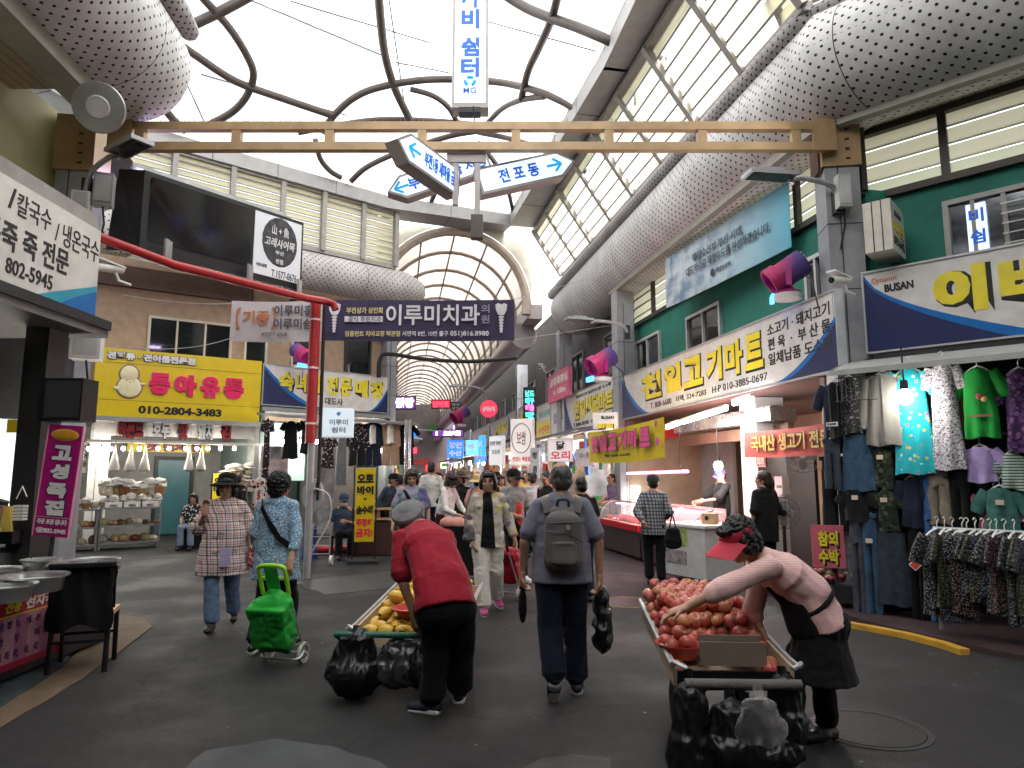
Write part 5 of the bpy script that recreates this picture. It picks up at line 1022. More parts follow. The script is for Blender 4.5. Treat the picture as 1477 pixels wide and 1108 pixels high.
# ---- porridge shop on the left edge
A, B = V((-4.5, 1.5)), V((-4.5, 0)); A = V((LSp[0][0], 1.0)); B = onpl(146, 335, LSp)
s = Sign(LSp, -900, 146, 335, 335, 'x') if False else None
zt, zb = onpl(146, 334, LSp).z, onpl(130, 457, LSp).z
lsn = face('shop_sign', 'large white porridge shop sign with black lettering and a blue sweep at its end', 'sign', A, B.to_2d(), zb); W = B.y - 1.0; h = zt - zb
MB().box((W / 2, .06, h / 2), (W, .12, h)).build('board', BOARD, lsn, smooth=False)
lx = lambda px: onpl(px, 400, LSp).y - 1.0
MB().prism([(lx(48), 0), (W, 0), (W, h * .36), (W - .25, h * .27), (lx(80), h * .12)], -.003, -.001).build('printed_sweep', TEAL, lsn, smooth=False); MB().prism([(lx(85), 0), (W, 0), (W, h * .30), (W - .3, h * .17)], -.006, -.003).build('printed_sweep', SBLUE, lsn, smooth=False)
text('칼국수', lx(66) - lx(14), h * .22, INK, lsn, ((lx(66) + lx(14)) / 2, 0, h * .80), bold=.0); text('/ 냉온국수', lx(139) - lx(74), h * .24, INK, lsn, ((lx(139) + lx(74)) / 2, 0, h * .74), bold=.0)
text('전통죽 죽 전문', lx(97) - lx(-60), h * .27, INK, lsn, ((lx(97) + lx(-60)) / 2, 0, h * .46), bold=.02); text('802-5945', lx(76) - lx(6), h * .15, INK, lsn, ((lx(76) + lx(6)) / 2, 0, h * .19), bold=.012); text('/', .08, h * .2, INK, lsn, (lx(6), 0, h * .82))
pb0 = E('porridge_shop', (-4.5, 1.0, 0), 'open porridge shop with grey ceiling, dark steel posts and a mirror wall', 'building')
b = MB(); b.box((-2.4, 3.2, zb - .10), (4.9, 6.3, .16)); b.build('canopy_slab', M('slab_grey', (.16, .155, .15), .7, dirt=.4), pb0, smooth=False); MB().box((.03, 3.2, zb - .05), (.1, 6.3, .1)).build('edge_trim', DARK, pb0, smooth=False)
MB().box((-2.5, 7.0, 2.85), (3.4, .1, 1.2)).build('mirror_wall', M('smoked_mirror', (.10, .10, .105), .25, .4, var=.4, vs=1.2), pb0, smooth=False); MB().box((-4.9, 2.5, 1.6), (.1, 6, 3.2)).build('side_wall', WALLG, pb0, smooth=False)
MB().box((-1.5, 3.75, 5.35), (.15, 8.7, 1.9)).build('upper_wall', Mtrans('yellow_panel', (.62, .58, .34), .3, .5), pb0, smooth=False); MB().box((-1.0, 2.7, 6.15), (1.4, 7.6, .06)).build('soffit', PLANK, pb0, smooth=False)
MB().bar((.27, -3, 5.98), (-.50, 6.75, 5.98), .34, .2).build('duct_trim', M('soffit_trim', (.3, .29, .24)), pb0, smooth=False); MB().box((-2.6, 3, 4.2), (5, 6.5, .5)).build('floor_edge', CONC, pb0, smooth=False)
p = atY(58, 600, 6.95); MB().box((p.x + 4.5, p.y - 1.0, 1.55), (.24, .3, 3.1)).build('steel_post', M('sooty_steel', (.035, .035, .034), .5, .2), pb0, smooth=False)
bulb(atY(38, 620, 7.2), 'bright bare bulb beside the dark post of the porridge shop', .5, 14, s=1.1)
p = atY(99, 578, 6.72); o = E('wall_speaker', p, 'black speaker box above the pink vertical porridge sign', 'speaker'); MB().box((0, 0, 0), (.42, .25, .42)).build('case', BLACK, o, smooth=False); MB().box((.02, -.128, 0), (.34, .006, .36)).build('grille', M('speaker_cloth', (.02, .02, .022), .9, bump=.4, bs=200), o, smooth=False)
p = atY(84, 693, 6.62); o = E('vertical_sign', p, 'tall magenta vertical sign with white characters and a bowl of porridge', 'sign'); hh = atY(84, 613, 6.62).z - atY(84, 774, 6.62).z
MG = M('magenta_board', (.40, .008, .17), .35, var=.05)
o.rotation_euler = (0, R(4), R(-6)); MB().box((0, .02, 0), (.37, .03, hh)).build('board', MG, o, smooth=False); b = MB()
for x in (-.185, .185): b.box((x, .01, 0), (.008, .03, hh))
b.box((0, .0, -hh * .33), (.37, .006, .006)); b.build('trim', M('pink_trim', (.65, .3, .4), .4), o, smooth=False)
b = MB(); b.ell((0, 0, hh * .41), (.15, .006, .06), seg=28); b.build('bowl_print', M('bowl_rim', (.6, .35, .05), .4), o); b = MB(); b.ell((0, -.004, hh * .41), (.125, .006, .047), seg=28); b.build('porridge_print', M('porridge', (.55, .25, .02), .4, var=.2), o)
for ch, z in (('고', .25), ('성', .08), ('죽', -.09), ('집', -.245)): text(ch, .2, hh * .135, WHITE, o, (0, .002, hh * z), bold=.06, out=.04, outm=NAVY)
text('주문 포장 됩니다', .31, hh * .05, WHITE, o, (0, .002, -hh * .37), bold=.03); text('☎802-5945', .31, hh * .055, WHITE, o, (0, .002, -hh * .45), bold=.03)
MB().tube([(0, .04, -hh * .5), (0, .06, -hh * .5 - .5)], .02, 8).build('stand_pole', DARK, o)
p = atY(15, 770, 6.9); o = E('stock_kettle', (p.x - .3, p.y, .35), 'big dark steel kettle stand in the porridge shop', 'kettle'); MB().lathe([(.0, 0), (.4, 0), (.42, .1), (.42, .5), (.38, .55), (0, .55)], seg=28).build('body', M('dull_steel', (.10, .10, .10), .35, .6), o); MB().box((.1, 0, .65), (.8, .5, .12)).build('black_tray', BLACK, o, smooth=False)
# porridge counter
A, B = atZ(-160, 890, .72), atZ(166, 815, .72); B.z = A.z = 0
ct = face('porridge_counter', 'counter with steel top and a printed pink and red price banner', 'counter', A, B, 0); L = (B - A).to_2d().length
MB().box((L / 2, .45, .36), (L, .9, .64)).build('cabinet', M('cabinet_black', (.012, .012, .012), .5), ct, smooth=False); MB().box((L / 2, .45, .70), (L + .06, .98, .04)).build('top', M('worn_steel', (.42, .41, .39), .35, .7, dirt=.3), ct, smooth=False)
BN = fabric('banner_pink', (.58, .30, .36), .5, .1, 30, .0, p_stripe((.42, .15, .27), .28, .5, 0))
L0 = L - 1.15; MB().box((L0 / 2 + .2, -.012, .365), (L0 + .35, .012, .5)).build('price_banner', BN, ct, smooth=False); MB().box((L0 / 2 + .2, -.016, .585), (L0 + .35, .012, .13)).build('banner_heading', M('banner_red', (.42, .01, .04), .4), ct, smooth=False); MB().box((L0 / 2 + .2, -.015, .135), (L0 + .35, .012, .05)).build('banner_foot', _mc['banner_red'], ct, smooth=False)
MB().box((L0 / 2 + .2, -.018, .515), (L0 + .35, .012, .012)).build('banner_line', YEL, ct, smooth=False)
cxp = lambda px: (onpl(px, 870, (A.to_2d(), B.to_2d())).to_2d() - A.to_2d()).length
text('전통', cxp(27) - cxp(4), .09, YEL, ct, ((cxp(27) + cxp(4)) / 2, -.024, .585), bold=.03, skew=.2); text('선지국', cxp(72) - cxp(33), .09, WHITE, ct, ((cxp(72) + cxp(33)) / 2, -.024, .585), bold=.03, skew=.2)
for j, (wd, px) in enumerate((('호박죽', 2), ('팥 죽', 13), ('녹두죽', 25), ('깨 죽', 40), ('선지국', 53), ('국밥', 65))):
    for i, ch in enumerate(wd):
        if ch != ' ': text(ch, .05, .06, M('print_purple', (.12, .03, .16), .5), ct, (cxp(px), -.02, .45 - i * .115))
ALU = M('aluminium_pot', (.52, .52, .52), .3, .85, dirt=.25)
def basin(px, py, Y, w_, h_, label, rim=1.15):
    p = atY(px, py, Y); p.z = .72; root = E('steel_basin', p, label, 'basin', 'metal basins on the counter'); MB().lathe([(w_ * .9, 0), (w_, h_ * .95), (w_ * rim, h_), (w_ * rim, h_ + .012), (w_ * .97, h_), (w_ * .86, .02), (0, .02)], seg=36).build('bowl', ALU, root)
    MB().lathe([(w_ * .93, h_ * .7), (0, h_ * .72)], seg=28).build('food', M('white_rice', (.55, .54, .5), .6, bump=.5, bs=50), root)
for a_ in ((2, 857, 4.95, .19, .10, 'nearest wide metal basin on a plate at the counter edge'), (48, 838, 5.35, .21, .11, 'second metal basin with a broad rim behind the nearest'), (58, 822, 5.85, .13, .17, 'tall narrow metal pot standing among the basins'), (92, 826, 6.0, .21, .12, 'wide metal basin of white food in the middle of the counter'), (136, 818, 6.35, .18, .11, 'metal basin at the far end of the counter above the chair'), (-14, 832, 5.6, .2, .12, 'metal basin cut by the picture edge')): basin(*a_)
p = atZ(120, 958); ch = E('black_chair', (-3.60, 5.95, 0), 'black chair with a peach seat and a cloth over its back before the counter', 'chair', None, R(20))
for x in (-.2, .2):
    MB().tube([(x, -.2, 0), (x, -.17, .45), (x * 1.02, -.24, .84)], .022, 8).build('leg', BLACK, ch); MB().tube([(x, .2, 0), (x, .17, .44)], .02, 8).build('leg', BLACK, ch)
MB().box((0, .0, .45), (.44, .42, .035)).build('seat', M('peach_seat', (.52, .32, .2), .5), ch); b = MB(); b.bar((-.2, -.19, .25), (.2, -.19, .25), .025, .025); b.bar((-.2, .18, .25), (.2, .18, .25), .025, .025); b.build('stretcher', BLACK, ch)
MB().surf(lambda u, v: V(((u - .5) * (.47 + .03 * math.sin(v * 9)), -.245 - .03 * math.cos(v * 3.1) + .012 * math.sin(u * 17 + v * 3) + .05 * (1 - v), .36 + .5 * v - .03 * math.sin(u * 9) * (1 - v))), 24, 8).build('back_cloth', fabric('black_cloth', (.006, .006, .007), .8), ch)
MB().surf(lambda u, v: V(((u - .5) * (.48), -.21 + .03 * math.sin(u * 15) * (1 - v) + .03 * (1 - v), .5 + .36 * v)), 20, 5).build('back_rest', _mc['black_cloth'], ch)
MB().bar((-.24, -.23, .865), (.24, -.23, .865), .07, .03).build('back_top', _mc['black_cloth'], ch)
q = atY(22, 735, 6.6); o = E('wire_basket', q, 'small white plastic basket with yellow gloves hanging by a hook', 'basket'); b = MB()
for k in range(5): b.box((.05, 0, -.09 + k * .03), (.10, .07, .022))
b.tube([(0, 0, .1), (.05, 0, .22), (.1, 0, .12)], .005, 6); b.build('frame', WHITE, o); b = MB()
for k in range(5): b.tube([(-.06 + k * .012, -.04, .03), (-.07 + k * .02, -.06, -.12), (-.07 + k * .022, -.05, -.2)], .014, 6)
b.build('glove', M('yellow_glove', (.6, .42, .06), .5), o)
# ---- side alley behind the porridge shop
al = E('alley_shop', (-13, 17, 0), 'cluttered lit stall deep in the side alley with greenish lamps', 'shop', None, R(30)); MB().box((0, 1.5, 2), (7, .2, 4)).build('back_wall', WALLG, al); b = MB()
for k in range(26): MB().box((random.uniform(-3, 3), random.uniform(0, .9), random.uniform(.6, 1.7)), (random.uniform(.2, .5), .3, random.uniform(.15, .35)), 0, random.uniform(-.4, .4)).build('goods', random.choice(GOODS), al, smooth=False)
for k in range(7): MB().ell((-2.6 + k * .85, -.2, 2.35 + .1 * (k % 2)), .09).build('lit_bulb', Mem('green_bulb', (.7, 1, .85), 9), al)
lamp_light(al, (0, -.5, 2.2), 120, (.8, 1, .92), .3); MB().box((0, .3, .45), (6.5, 1.2, .8)).build('counter', WALLW, al, smooth=False)
flat_sign(22, 612, 9, 24, 24, [], YB_, 'plain yellow panel hanging in the porridge shop'); al2 = E('alley_building', (-14, 10.5, 0), 'plain grey building closing the side alley', 'building', None, R(120)); MB().box((0, 2, 3.6), (8, .3, 7.2)).build('wall', WALLG, al2)
duct('small perforated duct leading into the side alley beside the pillar', [(-5.7, 9.2, 5.85), (-11, 12.9, 5.85)], .4, None, 0)
# ---- sign stands
def a_stand(px, py, w_, h_, label, rz=0., rows=None):
    p = atZ(px, py); root = E('sign_stand', p, label, 'sign stand', 'yellow no parking sign stands', rz); MB().box((0, .0, .03), (w_ * 1.5, .5, .06)).build('base_mat', M('rubber_base', (.015, .015, .015), .8), root, smooth=False); b = MB()
    for x in (-w_ / 2 - .02, w_ / 2 + .02): b.bar((x, 0, .05), (x, 0, h_ + .42), .025, .025)
    b.bar((-w_ / 2, 0, h_ + .41), (w_ / 2, 0, h_ + .41), .025, .025); b.bar((-w_ / 2, 0, .36), (w_ / 2, 0, .36), .025, .025); b.build('frame', BLACK, root)
    MB().box((0, -.0, .38 + h_ / 2), (w_ - .02, .02, h_)).build('panel', YB_, root, smooth=False)
    for tx, z, mm, hh in rows: text(tx, w_ * .82, hh * h_, mm, root, (0, -.012, .38 + h_ * z), bold=.06)
    return root
rows = [('오토', .86, INK, .12), ('바이', .70, INK, .12), ('손수레', .43, INK, .12), ('주정차', .26, REDL, .11), ('금지!', .12, REDL, .12)]
r_ = a_stand(524, 812, .37, 1.34, 'yellow no parking sign stand with black and red lettering facing the crossing', R(8), rows); MB().ell((0, -.012, .38 + 1.34 * .58), (.025, .006, .025)).build('lettering', INK, r_)
a_stand(313, 783, .4, 1.25, 'yellow no parking sign stand behind the lady in the black hat', R(-10), rows)
# ================================================================ people
def _caps(p0, r0, p1, r1, wide=None, ws=1., flat=False, seg=16):
    p0, p1 = np.array(p0, float), np.array(p1, float); d = p1 - p0; L = np.linalg.norm(d) or 1e-6; d = d / L
    a = np.array(wide, float) if wide is not None else (np.array((1., 0, 0)) if abs(d[0]) < .8 else np.array((0, 1., 0)))
    a = a - d * a.dot(d); a /= np.linalg.norm(a) + 1e-9; c = np.cross(d, a)
    rings = []
    if flat: rings = [(p0, r0), (p1, r1)]
    else:
        for k in range(4): t = math.pi / 2 * (1 - k / 4) ; rings.append((p0 - d * r0 * math.sin(t), max(r0 * math.cos(t), r0 * .08)))
        rings.append((p0, r0)); rings.append((p1, r1))
        for k in range(1, 5): t = math.pi / 2 * k / 4; rings.append((p1 + d * r1 * math.sin(t), max(r1 * math.cos(t), r1 * .08)))
    th = np.linspace(0, 2 * math.pi, seg, endpoint=False); vs = []
    for q, r in rings: vs += [q + a * (r * ws * math.cos(t)) + c * (r * math.sin(t)) for t in th]
    n = len(rings); fs = [(i * seg + j, i * seg + (j + 1) % seg, (i + 1) * seg + (j + 1) % seg, (i + 1) * seg + j) for i in range(n - 1) for j in range(seg)]
    fs += [tuple(range(seg))[::-1], tuple(range((n - 1) * seg, n * seg))]; return vs, fs
def _ell(c, r, M=None, seg=18, rg=12):
    b = MB().ell((0, 0, 0), r, 0, None, seg, rg); Mx = Matrix.Translation(V(c)) @ (M or Matrix()); return [Mx @ q for q in b.v], b.f
class Lump:
    def __init__(s): s.v = []; s.f = []
    def add(s, vf): n = len(s.v); s.v += [tuple(q) for q in vf[0]]; s.f += [[i + n for i in f] for f in vf[1]]; return s
    def cap(s, *a, **k): return s.add(_caps(*a, **k))
    def ell(s, *a, **k): return s.add(_ell(*a, **k))
    def skin(s, vox, it=3):
        me = bpy.data.meshes.new('m'); me.from_pydata(s.v, [], s.f); o = bpy.data.objects.new('m', me); scr.collection.objects.link(o)
        r = o.modifiers.new('r', 'REMESH'); r.mode = 'VOXEL'; r.voxel_size = vox
        if it: q = o.modifiers.new('s', 'SMOOTH'); q.factor = .5; q.iterations = it
        SVL.update(); out = bpy.data.meshes.new_from_object(o.evaluated_get(SVL.depsgraph)); bpy.data.objects.remove(o); bpy.data.meshes.remove(me); return out
def arr(me): v = np.zeros(len(me.vertices) * 3, np.float32); me.vertices.foreach_get('co', v); return v.reshape(-1, 3)
def wrinkle(me, amp, fr=7., seed=0., fz=1.6, fine=.3):
    v = arr(me); nr = np.zeros(len(me.vertices) * 3, np.float32); me.vertices.foreach_get('normal', nr); nr = nr.reshape(-1, 3)
    nz = mnoise.noise; k = np.array([nz(V((x * fr + seed, y * fr, z * fr * fz))) + fine * nz(V((x * fr * 2.7, y * fr * 2.7 + seed, z * fr * 3.4))) for x, y, z in v], np.float32)
    k = k - .55 * np.abs(k); v += nr * (k * amp)[:, None]; me.vertices.foreach_set('co', v.ravel()); me.update()
def put(me, name, mats, parent=None, smooth=True, loc=(0, 0, 0), rz=0.):
    for m in (mats if isinstance(mats, (list, tuple)) else [mats]): me.materials.append(m)
    if smooth: me.shade_smooth()
    return link(name, me, parent, loc, rz)
def skinm(name, c):
    n = NT(name); q = n.coord(); f = n.ramp(n.noise(18, 4, q), .3, .7); cc = n.mix(f, tuple(a * .88 for a in c), tuple(min(1, a * 1.06) for a in c))
    return n.P(Base_Color=cc, Roughness=.5, Subsurface_Weight=.12, Subsurface_Radius=(.02, .008, .004), Specular_IOR_Level=.35)
SKIN = skinm('skin', (.42, .235, .155)); SKIN2 = skinm('tanned_skin', (.32, .17, .105)); SKIN3 = skinm('pale_skin', (.50, .31, .22))
EYE = M('eye_dark', (.012, .008, .007), .25); LIP = M('lips', (.30, .11, .09), .45); BROW = M('brow', (.03, .022, .018), .8)
def hairm(name, c):
    n = NT(name); q = n.coord(); h = n.noise(70, 3, n('VectorMath', operation='MULTIPLY', _0=q, _1=(1, 1, .25)).outputs[0])
    return n.P(Base_Color=n.mix(h, tuple(a * .4 for a in c), tuple(min(1, a * 1.8) for a in c)), Roughness=.42, Specular_IOR_Level=.4, Normal=n('Bump', Strength=.7, Distance=.01, Height=h).outputs[0])
HB = hairm('black_hair', (.010, .009, .009)); HBR = hairm('brown_hair', (.035, .02, .014)); HG = hairm('greying_hair', (.05, .047, .045))
DENIM = fabric('denim', (.11, .17, .27), .8, .3); BLK = fabric('black_cloth_wear', (.004, .004, .0045), .85); NVY = fabric('navy_cloth', (.012, .016, .035), .8); WHT = fabric('white_cloth', (.62, .61, .58), .8); SHOE = M('black_shoe', (.008, .008, .009), .5); SOLE = M('white_sole', (.6, .6, .58), .6)
GREYC = fabric('grey_cloth', (.16, .16, .165), .85); BRN = fabric('maroon_cloth', (.05, .012, .015), .85); NVB = fabric('navy_worker', (.035, .05, .085), .85)
def hand_parts(lp, w, d, n, side, curl=.5, sc_=1., thick=1.):
    """palm, four bent fingers of different length and a thumb from the side of the palm"""
    d = V(d).normalized(); n = V(n); n = (n - d * n.dot(d)).normalized(); s = d.cross(n) * side; k = sc_
    w = V(w); pc = w + d * .045 * k
    lp.cap(w - d * .01, .024 * k, w + d * .075 * k, .022 * k, wide=s, ws=1.55)
    for i, (o, L) in enumerate(((.03, .072), (.010, .080), (-.010, .074), (-.029, .058))):
        b0 = w + d * .085 * k + s * o * k; a1 = curl * .9; d1 = d * math.cos(a1) + n * math.sin(a1); b1 = b0 + d1 * L * .55 * k; a2 = curl * 2.1; d2 = d * math.cos(a2) + n * math.sin(a2); b2 = b1 + d2 * L * .48 * k
        r = .0088 * k * thick; lp.cap(b0 - d * .012 * k, r * 1.05, b1, r * .95); lp.cap(b1, r * .95, b2, r * .8)
    t0 = w + d * .02 * k + s * .026 * k; t1 = t0 + (s * .7 + d * .7 + n * .3).normalized() * .04 * k; t2 = t1 + (d * .9 + n * (.3 + curl * .4) + s * .1).normalized() * .034 * k
    lp.cap(t0, .013 * k, t1, .0105 * k * thick); lp.cap(t1, .0105 * k * thick, t2, .009 * k * thick)
def person(label, loc, yaw=0., h=1.62, lean=0., J=None, fat=1., q=2, skin=SKIN, hair=('short', HB), top=None, bot=None, shoe=SHOE, sole=None, hy=0., hp=0., hands=None, hat=None, group=None, toes=None, face_=True, seat=False, extra=None, mask=False, glasses=False):
    """q: 0 near, 1 middle, 2 far. Local frame faces -y, the person's own left is +x."""
    s = h / 1.65; K = dict(pel=(0, .0, .93), waist=(0, -.005, 1.06), chest=(0, .0, 1.25), neck=(0, .02, 1.415), head=(0, -.012, 1.54), hipL=(.088, 0, .90), kneeL=(.095, -.02, .49), ankL=(.10, .02, .075), shL=(.160, .015, 1.350), elL=(.225, .035, 1.09), wrL=(.235, -.06, .86))
    for k in ('hip', 'knee', 'ank', 'sh', 'el', 'wr'): a = K[k + 'L']; K[k + 'R'] = (-a[0], a[1], a[2])
    if seat: K.update(kneeL=(.11, -.42, .50), kneeR=(-.11, -.42, .50), ankL=(.11, -.40, .08), ankR=(-.11, -.40, .08)); K = {a: ((c_[0], c_[1], c_[2] - .43) if a not in ('kneeL', 'kneeR', 'ankL', 'ankR') else c_) for a, c_ in K.items()}
    K = {a: V(c_) * s for a, c_ in K.items()}
    if lean:
        P0 = K['pel'].copy(); Rm = Matrix.Rotation(R(lean), 3, 'X')
        for a in ('waist', 'chest', 'neck', 'head', 'shL', 'shR', 'elL', 'elR', 'wrL', 'wrR'): K[a] = P0 + Rm @ (K[a] - P0)
    for a, c_ in (J or {}).items(): K[a] = V(c_) * s
    root = None; vox = (.0068, .010, .015)[q]; ax = (K['shL'] - K['shR']).normalized(); T = V((0, 0, 0))
    hd = K['head']; up = (hd - K['neck']).normalized()
    Hm = Matrix.Translation(hd) @ Matrix.Rotation(R(hy), 4, 'Z') @ Matrix.Rotation(R(hp), 4, 'X'); HR = Hm.to_3x3().to_4x4(); k = s
    hk = s * 1.10; hl = lambda x, y, z: Hm @ V((x * hk, y * hk, z * hk))
    L = Lump()
    L.ell(hl(0, .008, .018), V((.073, .090, .098)) * hk, HR); L.ell(hl(0, -.022, -.048), V((.056, .062, .066)) * hk, HR); L.ell(hl(0, -.05, -.088), V((.028, .028, .022)) * hk, HR)
    L.cap(hl(0, -.078, .018), .008 * hk, hl(0, -.098, -.018), .0135 * hk)
    for e in (-1, 1): L.ell(hl(e * .074, .01, -.004), V((.012, .022, .034)) * hk, HR); L.ell(hl(e * .036, -.066, -.018), V((.022, .02, .02)) * hk, HR); L.cap(hl(e * .018, -.083, .034), .009 * hk, hl(e * .045, -.073, .032), .009 * hk)
    L.cap(K['neck'] - up * .03 * k, .054 * hk, hl(0, .012, -.05), .050 * hk)
    tr_ = .105 * fat * k
    L.cap(K['pel'], tr_ * 1.0, K['waist'], tr_ * .95, wide=ax, ws=1.32); L.cap(K['waist'], tr_ * .95, K['chest'], tr_ * .98, wide=ax, ws=1.32); L.cap(K['chest'], tr_ * .95, K['neck'] - (K['neck'] - K['chest']) * .35, tr_ * .62, wide=ax, ws=1.5)
    L.cap(K['shL'], .052 * k, K['neck'], .05 * k); L.cap(K['shR'], .052 * k, K['neck'], .05 * k)
    hn = hands or {}
    for e, sd in (('L', 1), ('R', -1)):
        sh, el, wr = K['sh' + e], K['el' + e], K['wr' + e]; L.cap(sh, .05 * k, el, .037 * k); L.cap(el, .038 * k, wr, .024 * k, wide=None)
        L.cap(K['hip' + e], .082 * k, K['knee' + e], .055 * k); L.cap(K['knee' + e], .054 * k, K['ank' + e], .036 * k)
        td = V((toes or {}).get(e, (0.12 * sd, -1, 0))).normalized(); an = K['ank' + e]; L.cap(an - V((0, 0, .02 * k)), .034 * k, an + td * .13 * k + V((0, 0, -.04 * k if an.z < .2 else -.02)), .028 * k)
        hh = hn.get(e, {}); hand_parts(L, wr, hh.get('d', wr - el), hh.get('n', (-sd, 0, 0) if abs((wr - el).normalized().x) < .8 else (0, 0, -1)), hh.get('s', sd), hh.get('c', .45), k * (1.02 if q < 2 else 1.05), 1. if q == 0 else 1.25)
    me = L.skin(vox, 3 if q == 0 else 2); me.name = 'person'
    # face details sit in the skin of the same mesh
    if face_:
        v = arr(me); fs = [list(p.vertices) for p in me.polygons]; mi = [0] * len(fs); b = MB()
        for e in (-1, 1):
            b.ell(hl(e * .031, -.079, .014), V((.0145, .009, .0062)) * hk, 1, HR, 10, 6); b.tube([hl(e * .015, -.091, .033), hl(e * .032, -.089, .039), hl(e * .05, -.077, .034)], .0042 * hk, 6, 3)
        b.ell(hl(0, -.0835, -.052), V((.024, .009, .0075)) * hk, 2, HR, 10, 6)
        if glasses:
            for e in (-1, 1): b.tube([hl(e * .034 + .026 * math.cos(a), -.098, .012 + .02 * math.sin(a)) for a in [R(30 * i) for i in range(13)]], .002 * k, 5, 1)
        n0 = len(v); me2 = bpy.data.meshes.new('person'); me2.from_pydata([tuple(x) for x in v] + [tuple(x) for x in b.v], [], fs + [[i + n0 for i in f] for f in b.f])
        for m in (skin, EYE, LIP, BROW): me2.materials.append(m)
        me2.polygons.foreach_set('material_index', mi + b.m); me2.shade_smooth(); bpy.data.meshes.remove(me); root = link('person', me2, None, loc, R(yaw))
    else: root = put(me, 'person', skin, None, True, loc, R(yaw))
    tag(root, label, 'person', group, 'thing'); sd0 = random.random() * 40
    cv = (.0085, .013, .018)[q]
    # ---- bottoms
    bk = dict(m=NVY, r=1.0, kind='pants', len=1.0); bk.update(bot or {}); br_ = bk['r']
    L = Lump(); L.cap(K['pel'] + (K['waist'] - K['pel']) * .3, tr_ * 1.03, K['pel'] * .5 + (K['hipL'] + K['hipR']) * .25, tr_ * 1.12 * max(1, br_ * .95), wide=ax, ws=1.3)
    if bk['kind'] == 'pants':
        for e in 'LR':
            hp_, kn, an = K['hip' + e], K['knee' + e], K['ank' + e]; en = kn.lerp(an, .93) if bk['len'] >= 1 else kn.lerp(an, bk['len'])
            L.cap(hp_, .098 * k * br_, kn, .076 * k * br_); L.cap(kn, .076 * k * br_, en - (an - kn) * .06, .066 * k * br_); L.cap(kn.lerp(an, .4), .072 * k * br_, en, .073 * k * br_, flat=True)
    else:
        b0 = K['pel'] * 1.; dn = V((0, 0, bk['hem'] * s)); L.cap(b0 + V((0, 0, .02)), tr_ * 1.1, V((b0.x, b0.y, dn.z)), tr_ * 1.3 * br_, wide=ax, ws=1.35, flat=True)
    me = L.skin(cv, 2); wrinkle(me, .010, 7, sd0, .9, .5); put(me, 'trousers' if bk['kind'] == 'pants' else 'skirt', bk['m'], root)
    if bk['kind'] != 'pants' and bk.get('under'):
        L = Lump()
        for e in 'LR': L.cap(K['hip' + e], .09 * k, K['knee' + e], .075 * k); L.cap(K['knee' + e], .074 * k, K['knee' + e].lerp(K['ank' + e], .95), .068 * k, flat=True)
        me = L.skin(cv, 2); wrinkle(me, .012, 8, sd0 + 3); put(me, 'trousers', bk['under'], root)
    # ---- shoes
    for e, sd in (('L', 1), ('R', -1)):
        an = K['ank' + e]; td = V((toes or {}).get(e, (.12 * sd, -1, 0))).normalized(); dz = -.028 if an.z < .2 * s else 0.; L = Lump(); hl_ = an + V((0, 0, -.032 * k)) - td * .035 * k; tp = an + td * .145 * k + V((0, 0, -.042 * k))
        if abs(td.z) > .3: tp = an + td * .17 * k
        L.cap(hl_, .04 * k, an + td * .05 * k + V((0, 0, -.02 * k)), .043 * k); L.cap(an + td * .03 * k + V((0, 0, -.03 * k)), .041 * k, tp, .031 * k, wide=V((-td.y, td.x, 0)), ws=1.3)
        sh_ = put(L.skin(cv * .8, 2), 'shoe', shoe, root)
        if sole: L = Lump(); z_ = V((0, 0, -.034 * k)); L.cap(hl_ + z_ * .9, .03 * k, tp + z_ * .55, .026 * k, wide=V((-td.y, td.x, 0)), ws=1.5); put(L.skin(cv * .7, 2), 'sole', sole, sh_)
    # ---- top
    tk = dict(m=GREYC, sl=.55, hem=.84, fl=1.0, r=1.0, sr=1.0, wr=.016); tk.update(top or {}); t1 = tr_ + .02 * tk['r']; L = Lump()
    dn = (K['pel'] - K['waist']).normalized(); ln_ = max(.02, K['pel'].z - tk['hem'] * s) if not lean or abs(dn.z) > .8 else tk.get('drop', .06); hemp = K['pel'] + (dn if tk.get('along') else V((dn.x * .3, dn.y * .3, -1)).normalized()) * ln_
    L.cap(K['chest'], t1 * 1.02, K['neck'] - (K['neck'] - K['chest']) * .3, t1 * .66, wide=ax, ws=1.5); L.cap(K['chest'], t1 * 1.02, K['waist'], t1 * .99 * tk['r'], wide=ax, ws=1.33); L.cap(K['waist'], t1 * tk['r'], K['waist'].lerp(hemp, .5), t1 * (1 + tk['fl']) / 2 * 1.03, wide=ax, ws=1.34); L.cap(K['waist'].lerp(hemp, .15), t1 * 1.0 * tk['r'], hemp, t1 * 1.06 * tk['fl'], wide=ax, ws=1.34, flat=True)
    for e in 'LR':
        sh, el, wr = K['sh' + e], K['el' + e], K['wr' + e]; L.cap(sh + (K['neck'] - sh) * .12, .056 * k, K['neck'] - up * .025, .056 * k); f = tk['sl']
        if f <= 1: L.cap(sh, .058 * k * (1 + (tk['sr'] - 1) * .5), sh.lerp(el, f), (.066 - .008 * f) * k * tk['sr'], flat=False) if f > .3 else L.cap(sh, .056 * k, sh.lerp(el, f), .05 * k); L.cap(sh.lerp(el, f * .6), .062 * k * tk['sr'], sh.lerp(el, f + .03), .064 * k * tk['sr'], flat=True)
        else: L.cap(sh, .058 * k * (1 + (tk['sr'] - 1) * .5), el, .054 * k * tk['sr']); L.cap(el, .054 * k * tk['sr'], el.lerp(wr, (f - 1) * .9), .046 * k * tk['sr']); L.cap(el.lerp(wr, (f - 1) * .6), .048 * k * tk['sr'], el.lerp(wr, f - 1), .047 * k * tk['sr'], flat=True)
    me = L.skin(cv, 2); wrinkle(me, tk['wr'] * .62, 5.5, sd0 + 9, 1.5, .45); put(me, 'shirt', tk['m'], root)
